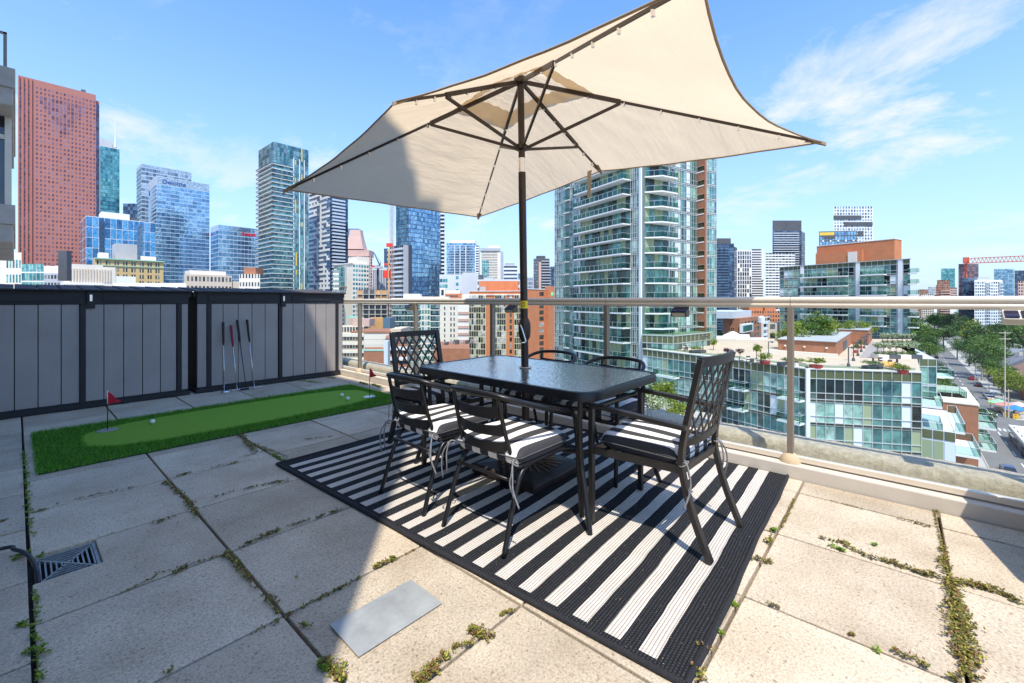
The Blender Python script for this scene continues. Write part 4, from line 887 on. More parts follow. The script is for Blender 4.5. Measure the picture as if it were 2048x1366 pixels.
block(B, B.FR, L_*.80, L_*.86, zt+.02, zt+3, -8, -2, w_dgrey, 'roof_crane'); B.done()
# ---- teal tower with mast
B = gb('teal_tower', 'teal glass skyscraper with a white antenna mast behind the rose tower', 201, 197, 239, 292, 520, 'skyscraper', body=w_teal); nf = 46
panes(B, B.FR, 0, B.LR, GZ, B.z1, nf, 8, g_teal, .22, .05); zt = B.z1
block(B, B.FR, 0, B.LR*.62, zt, zt+9, -14, -.5, w_lgrey, 'crown'); block(B, B.FR, B.LR*.62, B.LR*.8, zt, zt+5, -14, -1, w_lgrey, 'crown_step')
q = atd(231, 290, 526); B.mb('mast', w_white).tube([(q.x, q.y, zt), (q.x, q.y, zt+13)], [1.6, .8], 6); B.mb('mast', w_white).tube([(q.x, q.y, zt+13), (q.x, q.y, zat(237, 526))], [.7, .35], 6); B.done()
# ---- paired glass towers
B = gb('glass_tower', 'taller pale glass tower behind the lettered glass tower', 283, 273, 383, 327, 470, 'skyscraper', body=w_band); nf = 40
panes(B, B.FR, 0, B.LR, GZ, B.z1-4, nf, 14, g_grey, .22, .06); panes(B, B.FL, 0, B.LL, GZ, B.z1-4, nf, 4, g_grey, .3, .1)
q = B.mb('parapet_screen', g_grey); q.fbox(B.FR, .3, B.LR-.3, B.z1-3.4, B.z1-.3, -.01, .05); B.done()
def letters(txt, F, s, z, size, m, root, dep=.25, name='sign_lettering', shear=0):
    cu = bpy.data.curves.new(name, 'FONT'); cu.body = txt; cu.size = size; cu.extrude = dep/2; cu.offset = size*.018
    ob_ = bpy.data.objects.new('tmp', cu); COL.objects.link(ob_); dg = bpy.context.evaluated_depsgraph_get(); me = bpy.data.meshes.new_from_object(ob_.evaluated_get(dg)); bpy.data.objects.remove(ob_)
    o = bpy.data.objects.new(name, me); COL.objects.link(o); me.materials.clear(); me.materials.append(m); P, a, n = F
    Mx = Matrix(((a.x, 0, n.x, 0), (a.y, 0, n.y, 0), (0, 1, 0, 0), (0, 0, 0, 1))); me.transform(Mx)
    o.parent = root; pos = P+a*s+n*(dep/2+.05); og = org(root); o.location = (pos.x-og[0], pos.y-og[1], z-og[2]); return o
B = gb('glass_tower', 'blue reflective glass tower with company lettering along its top', 313, 297, 419, 351, 400, 'skyscraper', body=w_band); nf = 38; zt = B.z1
panes(B, B.FR, 0, B.LR, GZ, zt-8, nf, 12, g_blue, .16, .03); panes(B, B.FL, 0, B.LL, GZ, zt-8, nf, 4, g_blue, .3, .06)
B.mb('crown_glass', g_grey).fbox(B.FR, .3, B.LR-.3, zt-7.5, zt-.4, -.01, .05); t = B.done()
m_sgn = mat('navy_sign', (.03, .09, .30), .5, var=.02); letters('Deloitte', B.FR, 4, zt-6.2, 5.4, m_sgn, t)
B.FL2, _ = frame(B.A, B.P); letters('D', B.FL2, 2.5, zt-13, 6, m_sgn, t)
# ---- mirrored mid-rise
B = gb('mirror_block', 'wide mid-rise block of mirror-blue glass with grey grid lines', 172, 160, 311, 431, 330, 'office block', body=w_lgrey); zt = B.z1
panes(B, B.FR, 0, B.LR, GZ, zt-.6, 12, 12, g_mirror, .06, .07, skip=lambda f, b_: False); panes(B, B.FL, 0, B.LL, GZ, zt-.6, 12, 2, g_mirror, .06, .1)
for a, b_ in ((.18, .25), (.72, .8)): B.mb('dark_bay', g_navy).fbox(B.FR, B.LR*a, B.LR*b_, GZ, zt-3, .0, .35)
block(B, B.FR, B.LR*.22, B.LR*.62, zt, zt+5, -22, -4, w_white); block(B, B.FR, B.LR*.64, B.LR*.74, zt, zt+3, -18, -6, w_dgrey); B.done()
B = fb('office_block', 'dark glass block edge peeking out between the teal tower and the paired towers', 246, 275, 407, 420, body=w_navy); panes(B, B.FR, 0, B.LR, GZ, B.z1, 36, 6, g_navy, .2, .08); B.done()
# ---- bank block
B = gb('glass_block', 'square blue glass block with small red lettering, left of the green condo tower', 437, 421, 524, 449, 380, 'office block', body=w_band); zt = B.z1
panes(B, B.FR, 0, B.LR, GZ, zt-5, 24, 12, g_blue, .2, .06); panes(B, B.FL, 0, B.LL, GZ, zt-5, 24, 3, g_mirror, .2, .08); B.mb('crown_glass', g_blue).fbox(B.FR, .2, B.LR-.2, zt-4.5, zt-.3, -.01, .05); t = B.done()
m_sr = mat('red_sign', (.75, .01, .03), .5, var=.02); s_ = (lnx(B.P, 41.5, 484)-B.P).length; letters('Scotiabank', B.FR, s_, zt-7.2, 4.1, m_sr, t); letters('S', B.FL, 1.5, zt-8, 4.5, m_sr, t)
# ---- low row behind the sheds
B = fb('pink_block', 'pale pink low block beside the concrete balconies at the left edge', 0, 43, 505, 150, 14, body=w_cream); panes(B, B.FR, 2, B.LR, GZ, B.z1-2.5, 9, 5, g_teal, .45, .45); block(B, B.FR, B.LR*.7, B.LR*1.15, B.z1-9, B.z1+2.3, -16, -14.2, w_dgrey); B.done()
B = fb('small_glass_block', 'small teal glass block with sloped top in front of the rose tower', 43, 88, 528, 170, 14, body=w_white); panes(B, B.FR, 0, B.LR, GZ, B.z1, 13, 6, g_teal, .16, .1); B.done()
B = fb('vaulted_block', 'grey low block with two rounded white roof vaults', 88, 127, 546, 230, 14, body=w_grey); panes(B, B.FR, 0, B.LR, GZ, B.z1-1, 11, 6, g_dark, .5, .35)
for k in (97, 114): p = pl(k, 236); B.mb('roof_vault', w_white).lathe([(4, 0), (3.6, 2.2), (2.2, 3.6), (.3, 4.2)], (p.x, p.y, B.z1), 12)
B.done()
B = gb('beige_block', 'beige windowless block with a row of tall vertical fins', 127, 122, 206, 527, 200, body=w_cream); zt = B.z1
for k in range(15): B.mb('fin', w_beige).fbox(B.FR, 2+k*.97, 2.4+k*.97, zt-8, zt-2, .01, .35)
B.mb('ledge', w_white).fbox(B.FR, -1, B.LR, zt-9.6, zt-9, .01, 1.4); panes(B, B.FR, 2, B.LR, zt-14, zt-10, 1, 5, g_teal, .2, .5); block(B, B.FR, B.LR+.02, B.LR+4.5, GZ, zt-.8, -16, .0, w_cream, 'side_wing'); block(B, B.FR, B.LR+4.6, B.LR+12, GZ, zt-5, -14, .0, w_white, 'low_wing'); B.done()
B = gb('heritage_block', 'yellow brick heritage block with green copper cornice', 190, 186, 327, 515, 260, body=w_yel); zt = B.z1
panes(B, B.FR, .5, B.LR-.5, GZ, zt-1.5, 14, 24, g_dark, .38, .42, skip=lambda f, b_: b_ % 3 == 2)
B.mb('cornice', w_cop).fbox(B.FR, -.4, B.LR+.3, zt-.7, zt, .01, 1.0); B.mb('cornice', w_cop).fbox(B.FR, -.1, B.LR, zt-4.6, zt-4.2, .01, .5)
block(B, B.FR, B.LR*.30, B.LR*.62, zt, zt+10, -20, -6, w_grey); block(B, B.FR, B.LR*.07, B.LR*.20, zt, zt+3.6, -14, -5, w_white); block(B, B.FR, B.LR*.68, B.LR*.92, zt, zt+3, -20, -7, w_white); B.done()
B = gb('beige_block', 'low stepped beige block left of the square glass block', 372, 368, 464, 548, 220, body=w_beige); panes(B, B.FR, 0, B.LR, GZ, B.z1-1, 9, 12, g_dark, .5, .45); block(B, B.FR, B.LR*.12, B.LR*.9, B.z1, B.z1+2.2, -14, -3, w_cream); block(B, B.FR, B.LR+.5, B.LR+11, GZ, B.z1-3, -10, 0, w_beige, 'wing'); B.done()
B = fb('white_block', 'low white and brown block at the foot of the green condo tower', 478, 520, 548, 190, 12, body=w_cream); panes(B, B.FR, 0, B.LR, GZ, B.z1, 12, 7, g_dark, .5, .5); block(B, B.FR, 1, 6, B.z1, B.z1+3, -8, -2, w_brick2); B.done()
B = fb('low_white_roof', 'long low white roof just above the left shed lid', 226, 372, 566, 150, 12, body=w_white); B.done()
# ---- green condo tower
B = gb('condo_tower', 'slender green glass condo tower with stacked balconies at the left tip of the umbrella', 547, 517, 617, 283, 300, 'tower', body=w_teal); zt = B.z1; nf = 45; fh = (zt-GZ)/nf
panes(B, B.FR, 0, B.LR, GZ, zt, nf, 18, g_green, .12, .06); panes(B, B.FL, 0, B.LL, GZ, zt, nf, 7, g_green, .12, .06)
nn = nf-4; slabs(B, B.FR, -1.6, B.LR*.52, GZ, GZ+nn*fh, nn, 1.7, w_white, .3, rail=g_green); slabs(B, B.FL, -.4, B.LL+1.6, GZ, GZ+nn*fh, nn, 1.7, w_white, .3, rail=g_green)
for k in (.55, .72, .86): B.mb('pilaster', w_white).fbox(B.FR, B.LR*k, B.LR*k+.5, GZ, zt-8, .05, .3)
m_yel = mat('yellow_panel', (.75, .50, .06), .5)
for k in range(16):
    f = rnd.randrange(4, nf-2); s = rnd.choice((.2, .6, .62, .78)); B.mb('yellow_panel', m_yel, True).fbox(B.FR, B.LR*s, B.LR*s+.8, GZ+f*fh, GZ+(f+rnd.choice((1, 1, 2, 3)))*fh, .05, .09)
B.done()
# ---- maze facade tower
B = gb('maze_tower', 'tower with a white maze pattern facade beside the green condo tower', 660, 616, 696, 366, 330, 'tower', body=w_navy); zt = B.z1; nf = 47; fh = (zt-GZ)/nf
panes(B, B.FL, 0, B.LL, GZ, zt, nf, 11, g_blue, .2, .08); panes(B, B.FR, 0, B.LR, GZ, zt, nf, 9, g_navy, .2, .08)
nc = 7; cw = B.LL/nc; nm_ = 33; fm = (zt-GZ)/nm_; q = B.mb('maze_panel', w_white, True)
for f in range(nm_):
    b_ = 0
    while b_ < nc:
        run_ = rnd.choice((1, 2, 2, 3)); z = GZ+f*fm; q.fbox(B.FL, b_*cw, min(nc, b_+run_)*cw-.15, z, z+fm*.46, .05, .3)
        if rnd.random() < .85: q.fbox(B.FL, b_*cw, b_*cw+cw*.45, z+fm*.46, z+fm, .05, .3)
        b_ += run_+(rnd.random() < .45)
slabs(B, B.FR, 1, B.LR*.80, GZ, zt, nf, 1.6, w_lgrey, .3, rail=w_band); B.done()
# ---- beige condo
B = gb('beige_condo', 'cream condo tower with green glass corner bay behind the shed end', 705, 668, 738, 526, 300, 'tower', body=w_cream); zt = B.z1
panes(B, B.FL, .5, B.LL*.55, GZ, zt-1, 18, 6, g_condo, .4, .25); panes(B, B.FR, 0, B.LR, GZ, zt-1, 18, 6, g_teal, .45, .3)
B.mb('corner_bay', w_grey).fbox(B.FL, B.LL*.28, B.LL*.72, zt-16, zt-2, .01, 1.6); panes(B, (B.FL[0]+B.FL[2]*1.6, B.FL[1], B.FL[2]), B.LL*.29, B.LL*.71, zt-16, zt-2.5, 4, 4, g_teal, .1, .08, part='corner_bay_window')
block(B, B.FL, B.LL*.42, B.LL*.92, zt, zt+5, -14, -5, w_cream); slabs(B, B.FL, -1, B.LL+.5, zt, zt+1, 1, .8, w_white, .5, 'cornice'); B.done()
B = fb('beige_condo', 'lower left wing of the cream condo tower', 666, 678, 540, 290, 10, body=w_cream); panes(B, B.FR, 0, B.LR, GZ, B.z1, 16, 3, g_teal, .4, .3); B.done()
# ---- stepped pink tower with glass crown
B = fb('stepped_tower', 'stepped pink granite tower with a pyramid glass crown', 690, 745, 512, 460, 24, 'skyscraper', body=w_pink); zt = B.z1; panes(B, B.FR, 0, B.LR, GZ, zt, 26, 12, g_dark, .3, .4)
def step(x0, x1, y0, y1, m, dd=466, name='upper_tier'):
    P, Q = pl(x0, dd), pl(x1, dd); F, L_ = frame(P, Q); B.mb(name, m).fbox(F, 0, L_, zat(y0, dd), zat(y1, dd), -16, 0)
step(690, 738, 513, 500, w_pink); p0 = pl(713, 476); B.mb('pyramid_roof', w_pink).lathe([(13.5, 0), (9, 14), (7.5, 21)], (p0.x, p0.y, zat(500, 476)), 4); step(690, 716, 478, 457, g_grey, 474, 'glass_crown'); B.done()
# ---- blue glass tower with balconies
B = gb('blue_tower', 'dark blue glass tower with grey balconies, right above the left solar light', 817, 792, 881, 404, 300, 'tower', body=w_navy); zt = B.z1; nf = 33; fh = (zt-GZ)/nf
panes(B, B.FR, 0, B.LR, GZ, zt, nf, 16, g_blue, .14, .1); panes(B, B.FL, 0, B.LL, GZ, zt, nf, 7, g_blue, .14, .1); zl = zat(489, 296)
B.mb('lower_wing', w_grey).fbox(B.FL, -2, B.LL-.1, GZ, zl, .0, 4); F3 = (B.FL[0]+B.FL[2]*4, B.FL[1], B.FL[2]); panes(B, F3, -2, B.LL-.1, GZ, zl, 22, 7, g_dark, .5, .1, part='balcony_window')
slabs(B, F3, -2.5, B.LL, GZ, zl, 22, 1.5, w_lgrey, .35, rail=w_lgrey); B.mb('lower_facade', w_navy).fbox(B.FR, 0, B.LR*.5, GZ, zl, .02, 4); panes(B, (B.FR[0]+B.FR[2]*4, B.FR[1], B.FR[2]), 0, B.LR*.5, GZ, zl, 22, 9, g_blue, .14, .1, part='lower_window'); B.done()
B = fb('striped_tower', 'white and dark striped tower edge behind the dark blue tower', 868, 889, 420, 335, 14, 'tower', body=w_dgrey); slabs(B, B.FR, B.LR*.3, B.LR, GZ, B.z1, 34, 1.0, w_white, 1.2); B.done()
# ---- tower under construction, hoist and cranes
m_or = mat('orange_formwork', (.58, .32, .12), .8, var=.2, vs=.5); m_crr = mat('red_crane_paint', (.70, .05, .03), .5, var=.05)
B = fb('construction_frame', 'bare concrete tower under construction with orange formwork', 716, 776, 579, 235, 16, 'construction site', body=w_conc if False else w_dgrey); zt = B.z1; nf = 13; fh = (zt-GZ)/nf
slabs(B, B.FR, -.3, B.LR+.3, GZ, zt, nf+1, 1.8, m_conc, .32, 'floor_slab')
for f in range(nf):
    for k in range(6):
        B.mb('column', m_conc, True).fbox(B.FR, k*B.LR/5-.25, k*B.LR/5+.25, GZ+f*fh, GZ+(f+1)*fh-.2, 1.2, 1.6)
    if f > 9 or f == 6:
        for k in (0, 3, 4): B.mb('formwork', m_or, True).fbox(B.FR, k*B.LR/5+.3, (k+.8)*B.LR/5, GZ+f*fh+.2, GZ+(f+1)*fh-.5, .6, .9)
for k in range(14): B.mb('rebar', w_dgrey, True).fbox(B.FR, k*B.LR/14, k*B.LR/14+.15, zt, zt+1.6+(k % 3)*.4, -3, -2.8)
B.done()
hp = pl(783, 245); H_ = thing('hoist_mast', 'red and white lattice hoist mast standing against the dark blue tower', 'hoist', (hp.x, hp.y, GZ)); mb = MB(); z = GZ; ht = zat(400, 245)
for a, b_ in ((0, 0), (1.5, 0), (1.5, 1.5), (0, 1.5)): mb.box(hp.x+a-.1, hp.x+a+.1, hp.y+b_-.1, hp.y+b_+.1, GZ, ht)
k = 0
while z < ht-2:
    s_ = 1 if k % 2 else -1; c = hp+Vector((.75, 0, 0))
    mb.bar((hp.x if s_ > 0 else hp.x+1.5, hp.y, z), (hp.x+1.5 if s_ > 0 else hp.x, hp.y, z+2), .12, .12); mb.bar((hp.x, hp.y if s_ > 0 else hp.y+1.5, z), (hp.x, hp.y+1.5 if s_ > 0 else hp.y, z+2), .12, .12); z += 2; k += 1
mb.build('mast', mat('rusty_lattice', (.55, .36, .28), .6, var=.2, vs=.5), H_)
for y0, y1, x0, x1 in ((487, 494, 774, 786), (527, 531, 770, 780), (541, 556, 768, 782)):
    P, Q = pl(x0, 242), pl(x1, 242); F, L_ = frame(P, Q); mb = MB(); mb.fbox(F, 0, L_, zat(y1, 242), zat(y0, 242), 0, 1.5); mb.build('cabin', m_crr, H_)
mb = MB(); P = pl(777, 238); mb.tube([(P.x, P.y, GZ), (P.x, P.y, zat(500, 238))], .28, 6); mb.build('concrete_pipe', m_or, H_)
cp = pl(756, 340); cr = thing('luffing_crane', 'small dark blue luffing crane above the grey finned office', 'crane', (cp.x, cp.y, GZ)); mb = MB(); mb.tube([(cp.x, cp.y, GZ), (cp.x, cp.y, zat(530, 340))], .9, 4); mb.build('mast', w_navy, cr)
mb = MB(); a = atd(760, 531, 340); b_ = atd(747, 504, 338); mb.tube([a, b_], [.7, .25], 4); c_ = atd(762, 524, 340); mb.tube([b_, c_], .12, 4); mb.tube([c_, a], .3, 4); mb.build('jib', w_navy, cr); mb = MB(); a = atd(757, 533, 339); mb.box(a.x-2.5, a.x+3, a.y-1.5, a.y+1.5, a.z-1.6, a.z+.6); mb.build('cab', w_lgrey, cr)
B = fb('finned_office', 'grey office with vertical fins and a red strip along its roof', 745, 774, 535, 350, 16, 'office block', body=w_navy); zt = B.z1
for k in range(9): B.mb('fin', w_lgrey, True).fbox(B.FR, k*B.LR/9, k*B.LR/9+.7, GZ, zt-2.4, .02, .6)
B.mb('top_band', w_lgrey).fbox(B.FR, 0, B.LR, zt-2.3, zt, .02, .7); B.mb('red_strip', m_crr).fbox(B.FR, 0, B.LR*.55, zt+.02, zt+1.6, .2, .6); B.done()
B = fb('blue_glass_sliver', 'slim blue glass tower between the crane and the hoist mast', 768, 776, 497, 420, 12, 'tower', body=w_blue); panes(B, B.FR, 0, B.LR, GZ, B.z1, 34, 3, g_blue, .2, .1); B.done()
# ---- mid-distance centre
B = fb('blue_tower', 'broad blue-grey glass tower with a white cap, right of the dark blue tower', 893, 950, 486, 450, 26, 'tower', body=w_band); zt = B.z1; panes(B, B.FR, 0, B.LR, GZ, zt, 34, 20, g_blue, .22, .04)
for k in (.27, .46, .66): B.mb('mullion_band', w_lgrey).fbox(B.FR, B.LR*k, B.LR*k+1, GZ, zt-2, .05, .5)
block(B, B.FR, B.LR*.12, B.LR, zt, zt+3.2, -20, -1, w_white); P, Q = pl(950.4, 452), pl(958, 452); F, L_ = frame(P, Q); B.mb('striped_side', w_white).fbox(F, 0, L_, GZ, zat(491, 452), -12, 0); panes(B, F, L_*.15, L_, GZ, zat(491, 452), 34, 1, g_navy, .5, .1, part='side_window'); B.done()
B = fb('beige_tower', 'beige gridded tower with a dark cornice', 961, 1001, 497, 430, 22, 'tower', body=w_cream); zt = B.z1; panes(B, B.FR, 1, B.LR-3, GZ, zt-3, 32, 16, g_dark, .35, .45); panes(B, B.FR, 1.5, B.LR*.42, zt-36, zt-12, 8, 4, g_teal, .2, .1, .12, 'large_window')
B.mb('cornice', w_grey).fbox(B.FR, -.3, B.LR, zt-2.4, zt+.3, .02, .8); block(B, B.FR, B.LR*.4, B.LR*.95, zt+.3, zt+3.4, -16, -3, w_cream); P, Q = pl(1001.5, 434), pl(1007, 440); F, L_ = frame(P, Q); B.mb('side_wing', w_lgrey).fbox(F, 0, L_, GZ, zt-2, -10, 0); B.done()
B = fb('striped_block', 'short white block with dark ribbon windows left of the umbrella pole', 1007, 1035, 532, 400, 16, body=w_white); panes(B, B.FR, 0, B.LR, GZ, B.z1, 18, 1, g_navy, .55, .04, .06, 'ribbon_window'); block(B, B.FR, B.LR*.1, B.LR*.8, B.z1, B.z1+2.8, -9, -1, w_grey); B.done()
B = fb('blue_block', 'small blue glass block just left of the umbrella pole', 1036, 1049, 547, 380, 12, body=w_blue); panes(B, B.FR, 0, B.LR, GZ, B.z1, 14, 4, g_blue, .2, .1); B.done()
B = fb('grey_block', 'small grey block just right of the umbrella pole', 1050, 1066, 555, 360, 12, body=w_grey); panes(B, B.FR, 0, B.LR, GZ, B.z1, 14, 6, g_grey, .3, .3); B.done()
B = fb('dark_tower', 'charcoal tower with a pink vertical strip right of the umbrella pole', 1067, 1099, 517, 380, 18, 'tower', body=w_dgrey); zt = B.z1; panes(B, B.FR, 0, B.LR*.28, GZ, zt, 28, 4, g_grey, .5, .4); slabs(B, B.FR, B.LR*.5, B.LR+1, GZ, zt, 28, 1.2, w_grey, .8); B.mb('pink_strip', w_pink).fbox(B.FR, B.LR*.32, B.LR*.48, GZ, zt-3, .02, .6); block(B, B.FR, B.LR*.2, B.LR*.75, zt, zt+2.5, -10, -1, w_dgrey); B.done()
B = fb('navy_tower', 'navy tower sliver beside the green condo building', 1098, 1112, 533, 420, 14, 'tower', body=w_navy); panes(B, B.FR, 0, B.LR, GZ, B.z1, 24, 5, g_navy, .2, .1); B.done()
B = fb('pale_green_block', 'pale green low block right of the dark blue tower', 879, 896, 549, 300, 12, body=w_lgrey); panes(B, B.FR, 0, B.LR, GZ, B.z1-3, 12, 3, g_teal, .4, .1); B.done()
B = fb('grey_clad_block', 'grey metal-clad block with a column of small windows', 895, 926, 549, 290, 16, body=w_lgrey); panes(B, B.FR, B.LR*.5, B.LR*.75, GZ, B.z1-1, 11, 1, g_teal, .5, .3); B.done()
B = fb('grey_clad_block', 'plain ribbed grey metal block behind the orange brick flats', 925, 956, 545, 280, 16, body=w_lgrey)
for k in range(18): B.mb('rib', w_grey, True).fbox(B.FR, k*B.LR/18, k*B.LR/18+.12, GZ, B.z1, .01, .15)
B.done()
B = fb('rooftop_plant_block', 'long pale blue-grey low block with rooftop plant behind the orange flats', 954, 1040, 559, 270, 16, body=w_lgrey); panes(B, B.FR, 0, B.LR, GZ, B.z1-1.2, 11, 18, g_dark, .5, .5); block(B, B.FR, B.LR*.03, B.LR*.12, B.z1, B.z1+3, -8, -2, w_dgrey); block(B, B.FR, B.LR*.16, B.LR*.38, B.z1, B.z1+1.4, -8, -2, w_grey); B.done()
B = fb('brick_block', 'small orange brick block with a dark slot window below the pale blocks', 890, 926, 587, 245, 12, body=w_brick); B.mb('slot_window', g_dark).fbox(B.FR, .6, B.LR*.72, B.z1-1.8, B.z1-1, .01, .05); block(B, B.FR, 0, B.LR*.8, B.z1+.02, B.z1+1.8, -8, -2, w_white); B.done()
B = fb('cream_block', 'cream block between the small brick block and the orange flats', 924, 940, 589, 240, 12, body=w_cream); B.done()
B = fb('brown_tower', 'narrow dark brown block with white edges right of the dark blue tower', 880, 890, 576, 260, 10, body=w_white); panes(B, B.FR, .4, B.LR-.4, GZ, B.z1-1, 9, 1, g_dark, .2, .3); B.done()
# ---- orange brick flats with cream bay windows
w_cfr = mat('cream_window_frame', (.70, .62, .38), .6, var=.05, vs=.3); g_bay = glassy('bay_window_glass', [(.04, .045, .04), (.10, .11, .09), (.45, .46, .40), (.06, .07, .06), (.55, .55, .50), (.03, .03, .03)], .12, .1)
B = fb('brick_flats', 'orange brick flats with cream bay window columns, left of the umbrella pole', 939, 1052, 583, 190, 20, 'apartment block', body=w_brick, d1=186); zt = B.z1; nf = 13; fh = (zt-.6-GZ)/nf; L_ = B.LR
for a, b_ in ((.0, .30), (.46, .66), (.80, 1.0)):
    B.mb('bay', w_cfr).fbox(B.FR, L_*a, L_*b_, GZ, zt-1.6, .01, 1.1); F = (B.FR[0]+B.FR[2]*1.1, B.FR[1], B.FR[2]); n_ = max(4, int((b_-a)*L_/.95)); panes(B, F, L_*a+.1, L_*b_-.1, GZ, zt-1.6, nf, n_, g_bay, .12, .12, part='bay_window')
panes(B, B.FR, L_*.70, L_*.77, GZ, zt-1.6, nf, 1, g_bay, .35, .4)
B.mb('white_band', w_white).fbox(B.FR, -.1, L_+.1, zt-1.6, zt-1.3, .02, .4); B.mb('white_coping', w_white).fbox(B.FR, -.1, L_+.1, zt, zt+.25, -1, .3)
P, Q = pl(958, 200), pl(1037, 200); F, L2 = frame(P, Q); B.mb('penthouse', w_brick).fbox(F, 0, L2, zt, zat(562, 200), -9, 0); B.mb('roof_units', w_grey).fbox(F, .6, 3.2, zt+.1, zt+2.4, .5, 2); B.done()
B = gb('brick_flats', 'taller orange brick flats right of the umbrella pole, touching the condo tower', 1046, 1044, 1113, 578, 182, 'apartment block', body=w_brick); zt = B.z1; panes(B, B.FR, B.LR*.46, B.LR*.60, GZ, zt-1, 13, 1, g_bay, .35, .1); panes(B, B.FR, B.LR*.93, B.LR*.98, GZ, zt-1, 13, 1, g_bay, .4, .1)
B.mb('wall_face', w_brick).fbox(B.FR, B.LR*.64, B.LR, GZ, zt+1.5, .02, 1.8); B.mb('white_coping', w_white).fbox(B.FR, -.1, B.LR*.62, zt, zt+.3, -1, .2); P_, a_, n_ = B.FR; m_gs = mat('green_sign', (.30, .85, .30), .5); B.mb('green_sign', m_gs).fbox(B.FR, B.LR*.72, B.LR*.79, zt-2.6, zt-1.1, 1.81, 1.9)
F = (P_+n_*1.81, a_, n_); panes(B, F, B.LR*.91, B.LR*.97, GZ, zt-1, 13, 1, g_bay, .45, .3, part='side_window'); B.done()
# ---- white condos in the middle distance
B = fb('white_condo', 'white mid-rise condo with green glass balconies, seen through the railing', 786, 938, 597, 225, 16, 'apartment block', body=w_cream); zt = B.z1; nf = 11; fh = (zt-GZ)/nf; L_ = B.LR
panes(B, B.FR, 0, L_*.60, GZ, zt, nf, 16, [g_condo, g_white, g_teal], .30, .22); slabs(B, B.FR, -.3, L_*.36, GZ, zt, nf, 1.4, w_white, .35, rail=g_condo); slabs(B, B.FR, L_*.5, L_*.62, GZ, zt, nf, 1.4, w_white, .35, rail=g_condo)
panes(B, B.FR, L_*.66, L_-.4, GZ, zt-1.4, nf, 8, g_dark, .4, .6, skip=lambda f, b_: b_ in (1, 4)); slabs(B, B.FR, -.5, L_*.62, zt, zt+1, 1, 1.6, w_white, .5, 'roof_edge'); block(B, B.FR, L_*.2, L_*.72, zt, zt+1.0, -9, -3, w_beige); block(B, B.FR, L_*.12, L_*.34, zt+.02, zt+2.4, -8, -2.9, w_white, 'roof_unit'); B.done()
B = fb('striped_block', 'pink and white banded low block between the white condo and the orange flats', 916, 941, 612, 200, 12, body=w_white); slabs(B, B.FR, 0, B.LR, GZ, B.z1, 9, .3, w_pink, 1.2, 'pink_band'); B.done()
B = fb('brick_warehouse', 'flat-roofed brown brick building behind the far lattice-back chair', 868, 940, 697, 140, 24, body=w_brick2)
p_ = B.FR[0]-B.FR[2]*24; 
for k in range(6): B.mb('roof_duct', m_silver if k % 2 else w_dgrey).fbox(B.FR, 1.5+k*1.7, 2.7+k*1.7, B.z1, B.z1+.8+(k % 3)*.3, -14-k, -11-k)
B.done()
B = fb('white_wall_building', 'old building with a big blank off-white wall left of the far chair', 728, 778, 666, 135, 14, body=w_cream); zt = B.z1; B.mb('brown_roof', w_brick2).fbox(B.FR, -4, B.LR+.3, zt, zt+.5, -14, .2); block(B, B.FR, B.LR+.02, B.LR+3.4, GZ, zt+1.2, -14, -1, w_beige, 'wing'); B.mb('wing_window', g_dark).fbox(B.FR, B.LR+.7, B.LR+1.7, zt-1.6, zt-.6, -.99, -.9)
for k in range(3): B.mb('wall_seam', w_grey).fbox(B.FR, 0, B.LR, zt-2-k*1.7, zt-1.95-k*1.7, .01, .05)
B.done()
B = fb('balcony_block', 'low beige block with white balcony bands below the cream condo', 676, 728, 654, 150, 12, body=w_beige); panes(B, B.FR, 0, B.LR, GZ, B.z1, 8, 9, g_dark, .4, .4); slabs(B, B.FR, -.4, B.LR+.2, GZ, B.z1, 8, .9, w_cream, 1.0); block(B, B.FR, B.LR*.45, B.LR*1.1, B.z1, B.z1+2.6, -9, -3, w_pink); B.done()
B = fb('orange_shed_building', 'small orange clad box under the construction tower', 741, 766, 636, 190, 8, body=m_or); block(B, B.FR, B.LR+.02, B.LR+3, GZ, B.z1+.1, -8, 0, w_blue, 'blue_box'); B.done()
B = fb('pink_block', 'small salmon pink building at the foot of the cream condo', 700, 728, 636, 180, 8, body=w_pink); B.mb('green_roof', w_cop).fbox(B.FR, -2, B.LR*.5, B.z1, B.z1+.7, -6, -1); B.done()
B = fb('brick_ruin', 'rough brown brick wall seen low through the railing left of the far chair', 728, 768, 702, 110, 10, body=w_brick2); B.mb('green_flashing', w_cop).fbox(B.FR, -1, B.LR, B.z1, B.z1+.3, -1, .1); block(B, B.FR, B.LR+.02, B.LR+1.0, GZ, B.z1+2.5, -2, .2, w_lgrey, 'pier'); B.done()
B = fb('shop_block', 'dark and white striped block right behind the far lattice chair', 771, 815, 676, 125, 10, body=w_brick2); slabs(B, B.FR, 0, B.LR, GZ, B.z1, 7, .5, w_white, 1.0, 'white_band'); panes(B, B.FR, 0, B.LR, GZ, B.z1, 7, 5, g_dark, .45, .2); B.done()
